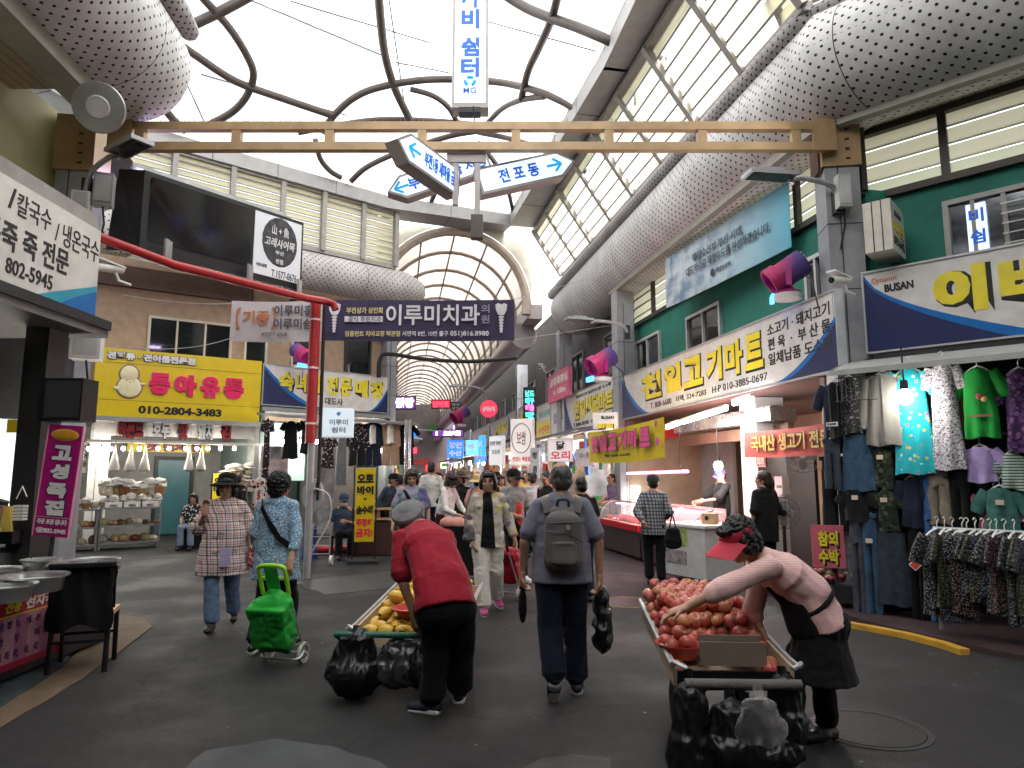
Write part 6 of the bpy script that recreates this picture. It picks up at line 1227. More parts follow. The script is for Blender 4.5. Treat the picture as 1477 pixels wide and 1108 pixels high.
    # ---- hair, hat
    if hair:
        st, hm = hair; L = Lump(); am = .004
        if st == 'short': L.ell(hl(0, .016, .034), V((.079, .088, .092)) * hk, HR); L.ell(hl(0, .045, -.01), V((.07, .06, .07)) * hk, HR)
        elif st == 'bald': L.ell(hl(0, .018, .026), V((.077, .084, .082)) * hk, HR); L.ell(hl(0, .05, -.015), V((.068, .055, .06)) * hk, HR)
        elif st == 'curly': L.ell(hl(0, .022, .035), V((.106, .108, .108)) * hk, HR); L.ell(hl(0, .055, -.03), V((.088, .062, .078)) * hk, HR); am = .016
        elif st in ('bob', 'pony', 'perm'):
            L.ell(hl(0, .022, .040), V((.096, .098, .098)) * hk, HR); L.ell(hl(0, .055, -.03), V((.088, .062, .085)) * hk, HR); am = .006 if st != 'perm' else .014
            if st != 'pony':
                for e in (-1, 1): L.ell(hl(e * .080, .012, -.02), V((.026, .055, .07)) * hk, HR)
                L.ell(hl(.012, -.055, .082), V((.07, .04, .034)) * hk, HR)
            else: L.ell(hl(0, .1, .0), V((.035, .035, .035)) * hk, HR); L.cap(hl(0, .12, -.02), .032 * hk, hl(.01, .125, -.22), .022 * hk)
        me = L.skin(.008 if q < 2 else .011, 2); wrinkle(me, am * 1.1, 48 if st in ('curly', 'perm') else 26, sd0, 1., .6); put(me, 'hair', hm, root)
    if hat:
        ht, hm = hat; b = MB(); Sc = Matrix.Scale(hk, 4)
        if ht == 'bucket': b.lathe([(.001, .118), (.05, .115), (.085, .09), (.096, .04), (.098, .01), (.15, -.008), (.170, -.022), (.165, -.026), (.095, .004)], seg=36, M=Hm @ Sc @ Matrix.Translation((0, .012, .048)) @ Matrix.Rotation(R(-7), 4, 'X'))
        if ht == 'flat': b.lathe([(.001, .098), (.07, .092), (.108, .066), (.112, .045), (.098, .022), (.095, .0)], seg=30, M=Hm @ Sc @ Matrix.Translation((0, .012, .03)) @ Matrix.Diagonal((1, 1.15, 1, 1)))
        if ht in ('cap', 'flat'): 
            b.lathe([(.001, .112), (.045, .108), (.078, .082), (.093, .04), (.095, .0), (.09, .0)], seg=28, M=Hm @ Sc @ Matrix.Translation((0, .01, .03)) @ Matrix.Diagonal((1, 1.1, 1, 1)))
            b.surf(lambda u, v: Hm @ (V(((u - .5) * .15 * (1 - .25 * v * v), -.085 - v * (.085 if ht == 'cap' else .04) + .11 * (u - .5) ** 2 * 4 * .35, .035 - .02 * v - .16 * (u - .5) ** 2)) * hk), 10, 4)
        if ht == 'visor': 
            b.lathe([(.094, .0), (.097, .02), (.094, .04)], seg=28, M=Hm @ Sc @ Matrix.Translation((0, .008, .02)) @ Matrix.Diagonal((1, 1.1, 1, 1)))
            for o_ in (0, .004): b.surf(lambda u, v: Hm @ (V(((u - .5) * (.20 + .05 * v), -.075 - v * .135 + .09 * (2 * u - 1) ** 2, .052 + o_ - .038 * v - .06 * (2 * u - 1) ** 2)) * hk), 14, 5)
        put(mesh('hat', b.v, b.f, [], b.uv), 'hat', hm, root)
    if mask: L = Lump(); L.ell(hl(0, -.045, -.05), V((.062, .06, .05)) * hk, HR); put(L.skin(.008, 2), 'face_mask', WHT, root)
    root['_k'] = 1; del root['_k']
    return root, K
def W_(root, p): return root.matrix_basis @ V(p)
# ---------------------------------------------------------------- the six nearest people and what they hold
def g(px, py): p = atZ(px, py); return V((p.x, p.y, 0))
PLAID = fabric('plaid_cotton', (.60, .54, .50), .85, .06, pat=p_plaid([((.045, .018, .026), 1, .16, 0), ((.40, .06, .09), 1, .11, .42), ((.06, .03, .04), 1, .07, .66)], .085))
r, K = person('woman in a black brimmed hat and loose plaid tunic raising one hand', g(316, 908), 14, 1.56, q=0, fat=1.12, skin=SKIN, hair=('bob', HB), hat=('bucket', BLK),
    top=dict(m=PLAID, sl=.98, hem=.60, fl=1.42, r=1.25, sr=1.45, wr=.022), bot=dict(m=DENIM, r=1.15), hy=-6, hp=3,
    J=dict(elR=(-.275, .0, 1.10), wrR=(-.185, -.17, 1.27), elL=(.265, .05, 1.07), wrL=(.30, -.03, .83), kneeL=(.10, .05, .49), ankL=(.11, .22, .14), kneeR=(-.09, -.08, .49), ankR=(-.07, -.08, .075)), toes=dict(L=(.15, -1, -.35)), hands=dict(R=dict(d=(.1, -.05, 1), n=(.2, -1, 0), c=.35)))
FLOR = fabric('floral_cloth', (.32, .03, .035), .7, .2, 300, .2, p_spots([(.6, .55, .45), (.05, .02, .02), (.55, .3, .25)], 26, .36))
def softbag(p, label, size, m, rz=0., straps=None, cat='bag', name='hand_bag', q_=.010, amp=.02, squash=1., group=None):
    L = Lump(); w_, d_, h_ = size; L.cap((0, 0, -h_ * .36), d_ * .5, (0, 0, h_ * .30), d_ * .38, wide=(1, 0, 0), ws=w_ / d_); L.ell((0, 0, -h_ * .2), (w_ * .5, d_ * .55, h_ * .3)); me = L.skin(q_, 2); wrinkle(me, amp, 9, random.random() * 30)
    o = put(me, name, m, None, True, p, rz); tag(o, label, cat, group, 'thing')
    if straps:
        b = MB()
        for pl in straps: b.tube(smooth_pts([V(x) for x in pl], 5), .011, 7)
        b.build('strap', m, o)
    return o
softbag(W_(r, V((.33, -.0, .80)) * 1), 'red floral shopping bag hanging at the side of the plaid tunic woman', (.24, .13, .34), FLOR, R(70), [[(-.05, 0, .13), (-.03, .0, .35), (.02, .02, .42)], [(.05, 0, .13), (.04, 0, .34), (.03, .02, .42)]])
o = tag(MB().box((0, 0, -.1), (.105, .02, .19)).build('phone_pouch', fabric('lilac', (.38, .31, .47), .7), None, W_(r, (.055, -.225, .86)), R(14)), 'lilac phone pouch hanging in front of the plaid tunic', 'pouch', kind='thing'); MB().tube([(-.03, 0, 0), (-.02, .05, .25), (-.03, .12, .46)], .004, 5).build('cord', fabric('lilac', (0, 0, 0)), o)
BLUEF = fabric('blue_speckle', (.24, .38, .50), .85, .1, pat=p_spots([(.05, .13, .24), (.52, .56, .56), (.10, .22, .38)], 62, .42))
r, K = person('woman with curly black hair and blue speckled tunic pulling a green trolley', g(393, 938), 172, 1.60, q=0, fat=1.08, skin=SKIN, hair=('curly', HB), top=dict(m=BLUEF, sl=1.55, hem=.66, fl=1.28, r=1.12, sr=1.12, wr=.018), bot=dict(m=BLK, r=1.05), sole=SOLE, hy=-12,
    J=dict(elR=(-.235, .09, 1.08), wrR=(-.24, .20, .86), elL=(.22, .02, 1.08), wrL=(.20, -.05, .84), ankR=(-.10, -.12, .075), kneeR=(-.10, -.12, .49), ankL=(.09, .2, .10), kneeL=(.09, .03, .49)), hands=dict(R=dict(d=(0, .3, -1), n=(0, -1, -.3), c=.7)))
L = [V((-.16 + .30 * t, .135 + .035 * math.sin(t * 3.14), 1.40 - .42 * t)) for t in [i / 8 for i in range(9)]]
b = MB(); 
pr_ = []
for q_ in ((.135, .075, 1.40), (.10, .145, 1.34), (.0, .178, 1.2), (-.1, .175, 1.06), (-.185, .11, .98), (-.2, .02, .96)): pr_.append(V(q_) * (1.60 / 1.65))
for i in range(len(pr_) - 1): b.bar(pr_[i], pr_[i + 1], .05, .012, up=(pr_[i] - V((0, .0, pr_[i].z))))
b.build('bag_strap', BLK, r)
def trolley(p, label, rz, m, hm, hh=.98, s=1., lean=18, letters=True):
    root = E('shopping_trolley', p, label, 'shopping trolley', None, rz); ln2 = R(lean); up_ = V((0, math.sin(ln2), math.cos(ln2))); bk = lambda x, a, o=0.: V((x, 0, .10)) * s + up_ * a + V((0, -math.cos(ln2), math.sin(ln2))) * o
    for e in (-1, 1):
        w = MB(); w.lathe([(.058, -.014), (.085, -.016), (.088, 0), (.085, .016), (.058, .014), (.058, -.014)], seg=28, M=Matrix.Rotation(R(90), 4, 'Y')); w.build('wheel', M('cream_tyre', (.42, .42, .36), .6), root, (e * .165 * s, .0, .088)); wh = root.children[-1]
        w = MB(); w.lathe([(0, -.01), (.05, -.008), (.05, .008), (0, .01)], seg=6, M=Matrix.Rotation(R(90), 4, 'Y'))
        for i in range(6): a = R(60 * i); w.bar((0, 0, 0), (0, .06 * math.cos(a), .06 * math.sin(a)), .012, .012)
        w.build('rim', STEEL, wh)
    b = MB(); b.tube([(-.2 * s, 0, .088), (.2 * s, 0, .088)], .008, 8); b.tube([bk(-.17 * s, -.0), bk(-.15 * s, .25, -.0), bk(-.12 * s, hh - .22)], .010, 8); b.tube([bk(.17 * s, -.0), bk(.15 * s, .25), bk(.12 * s, hh - .22)], .010, 8)
    b.tube(smooth_pts([V((-.17, .0, .11)), V((-.17, -.10, .06)), V((0, -.12, .055)), V((.17, -.10, .06)), V((.17, .0, .11))], 5), .010, 8); b.build('frame', STEEL, root)
    b = MB(); b.tube(smooth_pts([bk(-.12 * s, hh - .26), bk(-.12 * s, hh - .06), bk(-.09 * s, hh), bk(.09 * s, hh), bk(.12 * s, hh - .06), bk(.12 * s, hh - .26)], 5), .019, 10); b.tube([bk(-.12 * s, hh - .11), bk(.12 * s, hh - .11)], .014, 8); b.build('handle', hm, root)
    L = Lump(); bm_ = MB()
    for z_, w2, d2, o2 in ((.34, .33, .19, .12), (.19, .28, .15, .10)): bm_.box(bk(.0, z_, o2), (w2 * s, d2 * s, (.36 if z_ > .2 else .2) * s), 0, 0, -ln2)
    L.add((bm_.v, bm_.f)); L.cap(bk(-.10, .47, .12), .085 * s, bk(.08, .51, .10), .075 * s, wide=(1, 0, 0), ws=1.3); L.ell(bk(-.12, .42, .14), (.06, .08, .07)); L.cap(bk(0, .44, .05), .055, bk(.04, .56, .02), .05, wide=(1, 0, 0), ws=2.2)
    me = L.skin(.009, 14); wrinkle(me, .018, 6, 3.3, 1.2, .6); bg_ = put(me, 'bag', m, root); MB().box(bk(.0, .68, .015), (.12, .008, .22), 0, 0, -ln2).build('back_flap', m, root)
    return root
def p_print(n, c, cc):
    s_ = n('SeparateXYZ', Vector=c); zz = s_.outputs[2]; band = n.math('MULTIPLY', n.math('MULTIPLY', n.math('GREATER_THAN', zz, .30), n.math('LESS_THAN', zz, .50)), n.math('LESS_THAN', n.math('ABSOLUTE', s_.outputs[0]), .12)); row = n.math('LESS_THAN', n.math('FRACT', n.math('DIVIDE', zz, .05)), .55)
    ink = n.math('GREATER_THAN', n.noise(75, 2, c), .52); return n.mix(n.math('MULTIPLY', n.math('MULTIPLY', band, row), n.math('MULTIPLY', ink, .85)), cc, (.004, .03, .006))
GRB = fabric('lime_nylon', (.02, .34, .04), .5, .12, 500, .2, p_print); LIME = M('lime_plastic', (.30, .62, .03), .35)
tl = trolley(g(412, 955), 'bright green wheeled shopping trolley with lime handle pulled by the blue tunic woman', R(-12), GRB, LIME, .80, 1.0, -22)
MAR = fabric('dark_red_cotton', (.26, .008, .022), .8, .08)
# man in dark red bending over the melons : joints from the photo, world offsets from his feet
def world_pose(base, pts, s=1.): return {k_: (V(p) - V((base.x, base.y, 0))) for k_, p in pts.items()}
b0 = g(622, 1030); B = atY
JP = dict(pel=B(642, 872, 4.72), waist=B(636, 836, 4.80), chest=B(620, 787, 5.0), neck=B(606, 758, 5.22), head=B(592, 750, 5.37), shL=B(578, 777, 5.12), shR=B(644, 775, 5.28), elL=B(582, 842, 5.0), wrL=B(597, 888, 5.02), elR=B(650, 850, 5.35), wrR=B(635, 905, 5.35))
JJ = world_pose(b0, JP); JJ.update(hipL=JJ['pel'] + V((-.09, .02, -.03)), hipR=JJ['pel'] + V((.085, .05, -.03)), kneeL=V((.03, .04, .44)), kneeR=V((.19, .12, .45)), ankL=V((-.0, .02, .075)), ankR=V((.17, .26, .075)))
r, K = person('man in a dark red shirt and grey cap bending over the melon cart', b0, 0, 1.65, J=JJ, q=0, fat=1.08, skin=SKIN2, hair=('short', HG), hat=('flat', GREYC), top=dict(m=MAR, sl=.78, along=True, hem=.70, drop=.06, fl=1.12, r=1.12, sr=1.35, wr=.016), bot=dict(m=fabric('near_black_trousers', (.004, .0045, .007), .9), r=1.32), shoe=M('navy_shoe', (.012, .015, .03), .6), sole=SOLE,
    hy=165, hp=-35, toes=dict(L=(-1, .25, 0), R=(.1, 1, 0)), hands=dict(L=dict(d=(.15, .1, -1), n=(.6, .7, 0), c=.5)))
GSH = fabric('slate_shirt', (.155, .16, .205), .85, .06); PACK = fabric('grey_pack', (.115, .105, .105), .75, .06, 500, .12)
r, K = person('man with thinning hair seen from behind wearing a grey backpack', g(812, 1006), 180, 1.68, q=0, fat=1.10, skin=SKIN, hair=('bald', HG), top=dict(m=GSH, sl=.80, hem=.80, fl=1.14, r=1.16, sr=1.08, wr=.012), bot=dict(m=fabric('dark_navy_trousers', (.006, .009, .020), .88), r=1.2), sole=M('grey_sole', (.3, .3, .3)), hy=8, hp=-6,
    J=dict(elL=(.27, .02, 1.09), wrL=(.285, -.06, .85), elR=(-.27, .02, 1.09), wrR=(-.275, -.02, .83), kneeL=(.09, .02, .49), ankL=(.07, .16, .17), kneeR=(-.09, -.06, .49), ankR=(-.11, -.10, .075)), toes=dict(L=(.05, -.55, -1)), hands=dict(L=dict(c=.85), R=dict(c=.9)))
bp = E('backpack', W_(r, (0, .105, .93)), 'grey rucksack with a badge worn by the man walking away', 'backpack', None, 0); L = Lump(); k = 1.0
L.cap((0, .09, .06), .085, (0, .09, .34), .075, wide=(1, 0, 0), ws=1.75); L.cap((0, .06, .03), .07, (0, .06, .40), .05, wide=(1, 0, 0), ws=2.0); me = L.skin(.008, 3); wrinkle(me, .006, 6, 5)
for v in me.vertices: v.co.y = -v.co.y
me.flip_normals(); put(me, 'body', PACK, bp)
L = Lump(); L.cap((0, -.165, .06), .03, (0, -.155, .18), .028, wide=(1, 0, 0), ws=3.2); put(L.skin(.007, 2), 'front_pocket', PACK, bp)
b = MB(); b.tube([(-.13, -.165, .27), (.0, -.178, .262), (.13, -.16, .20)], .004, 6); b.tube([(-.125, -.16, .33), (0, -.17, .335), (.125, -.16, .33)], .004, 6); b.tube([(-.09, -.19, .19), (.09, -.19, .19)], .004, 6); b.build('zip', BLACK, bp)
MB().tube(smooth_pts([V((-.04, -.07, .42)), V((-.035, -.08, .485)), V((.035, -.08, .485)), V((.04, -.07, .42))], 5), .010, 8).build('grab_handle', BLACK, bp); MB().lathe([(0, 0), (.02, 0), (.02, .006), (0, .006)], (.03, -.176, .30), 18, 0, Matrix.Rotation(R(90), 4, 'X')).build('badge', M('badge', (.5, .5, .48), .3, .6), bp)
for e in (-1, 1):
    b = MB(); pp = smooth_pts([V((e * .10, -.05, .40)), V((e * .125, .0, .475)), V((e * .13, .10, .485)), V((e * .135, .19, .40)), V((e * .15, .2, .2)), V((e * .17, .1, .05))], 4)
    for i in range(len(pp) - 1): b.bar(pp[i], pp[i + 1], .06, .014, up=(V((0, .08, .2)) - pp[i]))
    b.build('shoulder_strap', PACK, bp)
o = E('folded_umbrella', W_(r, V((.29, -.09, .72))), 'black folded umbrella held point down by the backpack man', 'umbrella'); MB().lathe([(.004, -.22), (.02, -.2), (.034, -.12), (.03, -.02), (.014, .02), (.03, .035), (.012, .05)], seg=14).build('canopy', BLK, o); MB().tube([(0, 0, .04), (0, 0, .16)], .012, 8).build('handle', BLACK, o)
PLB_ = M('black_bag_film', (.007, .007, .008), .36, spec=.35)
softbag(W_(r, V((-.30, -.06, .56))), 'full black plastic bag hanging from the backpack man', (.16, .26, .40), PLB_, R(0), [[(0, .02, .14), (.0, .0, .26), (0, .0, .29)]], 'plastic bag', 'plastic_bag', amp=.03)
# woman in white trousers
def p_jacket(n, c, cc):
    cc = p_spots([(.34, .30, .28), (.16, .12, .17), (.45, .40, .10)], 7, .27)(n, c, cc); s_ = n('SeparateXYZ', Vector=c); w_ = n('MapRange', Value=s_.outputs[2], From_Min=.75, From_Max=1.38, To_Min=.088, To_Max=.05).outputs[0]
    return n.mix(n.math('MULTIPLY', n.math('LESS_THAN', n.math('ABSOLUTE', n.math('ADD', s_.outputs[0], .02)), w_), n.math('LESS_THAN', s_.outputs[1], -.03)), cc, (.004, .004, .0045))
JK = fabric('printed_jacket', (.47, .41, .35), .85, .08, pat=p_jacket); OFFW = fabric('off_white_trousers', (.60, .57, .51), .85, .05)
r, K = person('woman with black bob in open printed jacket and white trousers pulling a red trolley', g(703, 884), 12, 1.62, q=0, fat=.98, skin=SKIN, hair=('bob', HB), top=dict(m=JK, sl=1.85, hem=.77, fl=1.25, r=1.12, sr=1.15, wr=.02), bot=dict(m=OFFW, r=1.3), shoe=M('pink_shoe', (.32, .04, .14), .5), sole=SOLE, hy=-14, hp=4,
    J=dict(elL=(.27, .06, 1.10), wrL=(.33, .0, .86), elR=(-.22, .02, 1.08), wrR=(-.20, -.08, .86), kneeL=(.10, .02, .49), ankL=(.16, .26, .13), kneeR=(-.08, -.06, .49), ankR=(-.06, -.10, .075)), toes=dict(L=(.2, -1, -.3)))
softbag(W_(r, (-.24, -.10, .93)), 'small grey knitted shoulder bag on the woman in white trousers', (.16, .09, .2), fabric('grey_knit', (.14, .13, .13), .9, .3, 200, .6), R(20), [[(-.05, 0, .08), (-.02, .03, .3), (.06, .06, .52)]])
RDB = fabric('red_nylon', (.40, .012, .03), .5, .1, 500, .3)
p = g(732, 870); trolley(p + V((.02, .25, 0)), 'red wheeled shopping trolley behind the woman in white trousers', R(150), RDB, BLACK, .85, 1.0, 24)
# apple seller
STR = fabric('pink_pinstripe', (.70, .46, .44), .85, .05, pat=p_stripe((.60, .36, .35), .0125, .42, 2)); APR = fabric('black_apron', (.005, .0045, .005), .88)
b0 = g(1172, 1068)
JP = dict(pel=B(1180, 893, 4.27), waist=B(1162, 856, 4.27), chest=B(1126, 826, 4.27), neck=B(1090, 800, 4.25), head=B(1066, 779, 4.23), shR=B(1100, 825, 4.38), shL=B(1112, 818, 4.12), elL=B(1040, 850, 4.05), wrL=B(985, 878, 4.08), elR=B(1085, 880, 4.42), wrR=B(1100, 915, 4.36))
JJ = world_pose(b0, JP); JJ.update(hipL=JJ['pel'] + V((.03, -.085, -.03)), hipR=JJ['pel'] + V((.0, .085, -.03)), kneeL=V((.07, -.03, .44)), kneeR=V((-.02, .14, .44)), ankL=V((.09, -.01, .075)), ankR=V((-.05, .16, .075)))
r, K = person('woman in red visor, pink striped shirt and black apron reaching over apples', b0, 0, 1.65, J=JJ, q=0, fat=1.06, skin=SKIN, hair=('perm', HB), hat=('visor', fabric('red_visor', (.50, .03, .06), .5)), top=dict(m=STR, sl=1.28, along=True, hem=.7, drop=.14, fl=1.12, r=1.08, sr=1.22, wr=.014), bot=dict(m=APR, kind='skirt', hem=.40, r=1.38, under=BLK), hy=-86, hp=28,
    toes=dict(L=(-1, -.3, 0), R=(-1, .1, 0)), hands=dict(L=dict(d=(-1, .05, -.35), n=(0, 0, -1), c=.38), R=dict(c=.6)))
ap = MB(); pl_, wa_, ch_ = K['pel'], K['waist'], K['chest']
L = Lump(); dn = (ch_ - pl_).normalized(); fr_ = V((-dn.z, 0, dn.x)); fr_ = -fr_ if fr_.z > 0 else fr_
L.cap(pl_ + fr_ * .06, .135, wa_ + fr_ * .055, .115, wide=(0, 1, 0), ws=1.35); L.cap(wa_ + fr_ * .055, .11, ch_ * .85 + wa_ * .15 + fr_ * .06, .08, wide=(0, 1, 0), ws=1.3); me = L.skin(.009, 2); put(me, 'apron_bib', APR, r)
b = MB(); c0 = wa_.lerp(pl_, .3)
b.tube([c0 + V((0, .182 * math.cos(R(a)), 0)) + (fr_ * .5 * 0 + V((-dn.z, 0, dn.x))) * (.142 * math.sin(R(a))) for a in range(0, 361, 15)], .017, 8); b.build('apron_tie', APR, r)
# ---------------------------------------------------------------- fruit carts
APM = []
def applemat(n_, a, c_):
    n = NT('apple_' + n_); q = n.coord(); f = n.ramp(n.noise(16, 4, q), .35, .65); s_ = n('SeparateXYZ', Vector=q); st_ = n.math('LESS_THAN', n('TexVoronoi', Scale=120, Vector=q).outputs['Distance'], .12)
    cc = n.mix(f, a, c_); cc = n.mix(n.math('MULTIPLY', st_, .5), cc, (.6, .42, .3)); cc = n.mix(n.ramp(s_.outputs[2], .022, .04), cc, (.34, .15, .05)); return n.P(Base_Color=cc, Roughness=.34, Specular_IOR_Level=.45)
APM = [applemat('red', (.38, .040, .035), (.48, .11, .08)), applemat('rose', (.44, .10, .08), (.52, .20, .14)), applemat('deep', (.25, .02, .025), (.38, .07, .05)), applemat('gold', (.42, .12, .06), (.50, .26, .11))]
ab = MB(); pr = []
for k in range(13): a = math.pi * k / 12; rr = math.sin(a) * .043 * (1 + .06 * math.cos(a)); zz = -math.cos(a) * .038; dip = .012 * math.exp(-(rr / .014) ** 2); pr.append((max(rr, 1e-5), zz - dip if zz > 0 else zz + dip * .8))
apme = [mesh('apple', *(lambda b: (b.v, b.f))(MB().lathe(pr, seg=20)), [m_]) for m_ in APM]; stme = MB().tube([(0, 0, .024), (.004, .002, .044)], .0022, 5); stme = mesh('stem', stme.v, stme.f, [BROWN])
def apple(p, label, group, s=1.):
    o = link('apple', random.choices(apme, (4, 4, 2, 2))[0], None, p); o.rotation_euler = (random.uniform(-.9, .9), random.uniform(-.9, .9), random.uniform(0, 6)); o.scale = (s,) * 3; tag(o, label, 'apple', group, 'thing'); link('stem', stme, o); return o
def cart(c, label, rz, w_, L_, z0, z1, wood, fm=None):
    """low hand cart: tray from front (near end, z0) to back (z1); local +y away"""
    root = E('hand_cart', c, label, 'hand cart', 'street fruit carts', rz); zf = lambda y: z0 + (z1 - z0) * y / L_
    MB().add([(-w_ / 2, 0, z0), (w_ / 2, 0, z0), (w_ / 2, L_, z1), (-w_ / 2, L_, z1)], [(0, 1, 2, 3)]).add([(-w_ / 2, 0, z0 - .04), (w_ / 2, 0, z0 - .04), (w_ / 2, L_, z1 - .04), (-w_ / 2, L_, z1 - .04)], [(3, 2, 1, 0)]).build('tray', wood, root, smooth=False)
    for x in (-1, 1): MB().bar((x * w_ / 2, -.02, z0 + .03), (x * w_ / 2, L_, z1 + .03), .02, .11).build('side_board', wood, root, smooth=False)
    MB().bar((-w_ / 2, L_, z1 + .03), (w_ / 2, L_, z1 + .03), .02, .11).build('end_board', wood, root, smooth=False); MB().bar((-w_ / 2, 0, z0 + .0), (w_ / 2, 0, z0 + .0), .025, .10).build('front_board', fm or wood, root, smooth=False)
    b = MB(); b.tube(smooth_pts([V((-w_ / 2 - .02, L_, z1 + .10)), V((-w_ / 2 - .02, .05, z0 + .10)), V((-w_ / 2 - .02, -.1, z0 + .12)), V((-w_ / 2 + .04, -.14, z0 + .1))], 4), .013, 8); b.tube(smooth_pts([V((w_ / 2 + .02, L_, z1 + .10)), V((w_ / 2 + .02, .05, z0 + .10)), V((w_ / 2 + .02, -.1, z0 + .12)), V((w_ / 2 - .04, -.14, z0 + .1))], 4), .013, 8); b.build('rail', STEEL, root)
    for x in (-1, 1):
        MB().bar((x * (w_ / 2 - .04), .08, .0), (x * (w_ / 2 - .04), .08, z0), .03, .03).build('leg', DARK, root, smooth=False); wv = MB().lathe([(.1, -.03), (.15, -.035), (.155, 0), (.15, .035), (.1, .03), (.1, -.03)], seg=26, M=Matrix.Rotation(R(90), 4, 'Y')).build('wheel', BLACK, root, (x * (w_ / 2 - .14), L_ * .55, .155)); MB().lathe([(0, -.02), (.1, -.015), (.1, .015), (0, .02)], seg=20, M=Matrix.Rotation(R(90), 4, 'Y')).build('rim', STEEL, wv)
    MB().bar((0, L_ * .75, .155), (.001, L_ * .3, z0 - .05), .04, .04).build('axle_frame', DARK, root); return root, zf
FILM = M('thin_black_film', (.006, .006, .0065), .34, spec=.35)
WB = M('carton_wood', (.44, .33, .24), .8, dirt=.2); c0 = V(((1040 - 738.5) / F * 3.98, 3.95, 0)); ac, zf = cart(c0, 'low hand cart heaped with red apples under the reaching woman', R(-2), .64, 1.12, .47, .60, WB, FILM)
MB().tube([(-.30, -.17, .50), (.31, -.17, .50)], .026, 14).build('foam_handle', M('grey_foam', (.12, .115, .11), .95, bump=.8, bs=140), ac)
MB().bar((-.16, .05, .60), (.20, .03, .60), .012, .13).build('carton_flap', M('flap_brown', (.17, .13, .10), .85), ac, smooth=False); MB().bar((-.16, .085, .635), (.18, .07, .635), .012, .12).build('carton_flap', _mc['flap_brown'], ac, smooth=False)
RB = M('red_basket', (.52, .06, .045), .35); AW = ac.matrix_basis
for bx_, by_, la in ((-.235, .24, 'round red plastic basket of apples at the near left corner of the cart'), (.115, .24, 'round red plastic basket of apples at the near middle of the cart')):
    q_ = AW @ V((bx_, by_, zf(by_) + .035)); o = E('fruit_basket', q_, la, 'basket', 'red baskets on the apple cart'); MB().lathe([(.09, .0), (.135, .075), (.15, .08), (.15, .085), (.13, .08), (.085, .01), (0, .01)], seg=30).build('bowl', RB, o)
    side = 'left' if bx_ < 0 else 'middle'
    for i, (dx, dy, dz) in enumerate(((-.06, -.05, .05), (.06, -.05, .05), (.0, .07, .05), (-.07, .05, .055), (.075, .045, .055), (0.0, -.0, .115), (.02, -.075, .075), (-.02, .06, .11))[:7]): apple(q_ + V((dx, dy, dz + .02)), f'big rosy apple piled in the {side} red basket', f'apples in the {side} red basket', 1.12)
pts = []
random.seed(11)
def hz(x, y): return .05 + .26 * max(0., 1 - ((x + .02) / .40) ** 2) * min(1., max(0., (y - .30) / .28)) * (1. - .25 * max(0, y - .95))
for lay in range(4):
    for iy in range(13):
        for ix in range(9):
            x = -.285 + ix * .0715 + (.038 if (iy + lay) % 2 else 0) + random.uniform(-.012, .012); y = .06 + iy * .078 + random.uniform(-.012, .012)
            if abs(x) > .29 or y > 1.06: continue
            z = .04 + lay * .068
            if z > hz(x, y) + .03: continue
            if any((x - a) ** 2 + (y - c_) ** 2 < .165 ** 2 for a, c_ in ((-.235, .24), (.115, .24))) or (abs(x) < .22 and y < .14) or (abs(x + .06) < .06 and y < .36): continue
            pts.append((x, y, z, lay))
for x, y, z, lay in pts: apple(AW @ V((x, y, zf(y) + z)), 'loose red apple in the heap on the apple cart', 'loose apples on the apple cart', random.uniform(.95, 1.2))
FILM = M('thin_black_film', (.006, .006, .0065), .34, spec=.35)
def crease(me, amp, fr, sd):
    v = arr(me); nr = np.zeros(len(me.vertices) * 3, np.float32); me.vertices.foreach_get('normal', nr); nr = nr.reshape(-1, 3); nz = mnoise.noise
    k = np.array([abs(nz(V((x * fr + sd, y * fr, z * fr * .55)))) * 1.2 + abs(nz(V((x * fr * 2.3, y * fr * 2.3 + sd, z * fr * 1.4)))) * .6 for x, y, z in v], np.float32); v -= nr * (k * amp)[:, None]; me.vertices.foreach_set('co', v.ravel()); me.update()
def film(p, label, size, m, rz=0., amp=.05, tie=True, group=None, name='plastic_bag'):
    w_, d_, h_ = size; L = Lump(); L.cap((0, 0, h_ * .3), d_ * .32, (0, 0, -h_ * .2), d_ * .45, wide=(1, 0, 0), ws=w_ / d_); L.ell((0, 0, -h_ * .15), (w_ * .5, d_ * .5, h_ * .34)); me = L.skin(.008, 1); sd = random.random() * 50; wrinkle(me, amp * .55, 5, sd, .7, .3); crease(me, amp * .5, 9, sd); o = put(me, name, m, None, True, p, rz); tag(o, label, 'plastic bag', group, 'thing')
    if tie: MB().tube([(0, 0, h_ * .35), (.0, .03, h_ * .55)], .025, 7).build('knot', m, o)
    return o
film(AW @ V((-.27, -.14, .23)), 'black plastic bag reaching the ground at the left end of the apple cart handle', (.30, .30, .60), FILM); film(AW @ V((.25, -.08, .33)), 'black plastic wrap slung at the right end of the apple cart handle', (.26, .26, .42), FILM)
film(AW @ V((.03, -.13, .22)), 'dark sack under the apple cart tray', (.62, .3, .40), FILM)
CLR = NT('clear_film'); CLR.P(Base_Color=(.7, .68, .68), Roughness=.18, Specular_IOR_Level=.7, Normal=CLR('Bump', Strength=.9, Distance=.02, Height=CLR.noise(14, 4)).outputs[0]); tt_ = CLR('BsdfTransparent', Color=(1, 1, 1)); lw_ = CLR('LayerWeight', Blend=.45); fm_ = CLR.math('ADD', CLR.math('MULTIPLY', lw_.outputs['Facing'], .55), .06); mx_ = CLR('MixShader', _0=fm_, _1=tt_.outputs[0], _2=CLR.b.outputs[0]); CLR.t.links.new(mx_.outputs[0], CLR.out.inputs[0])
film(AW @ V((.07, -.235, .34)), 'clear plastic bag hanging from the grey foam handle of the apple cart', (.30, .10, .30), CLR.mat, 0, .03)
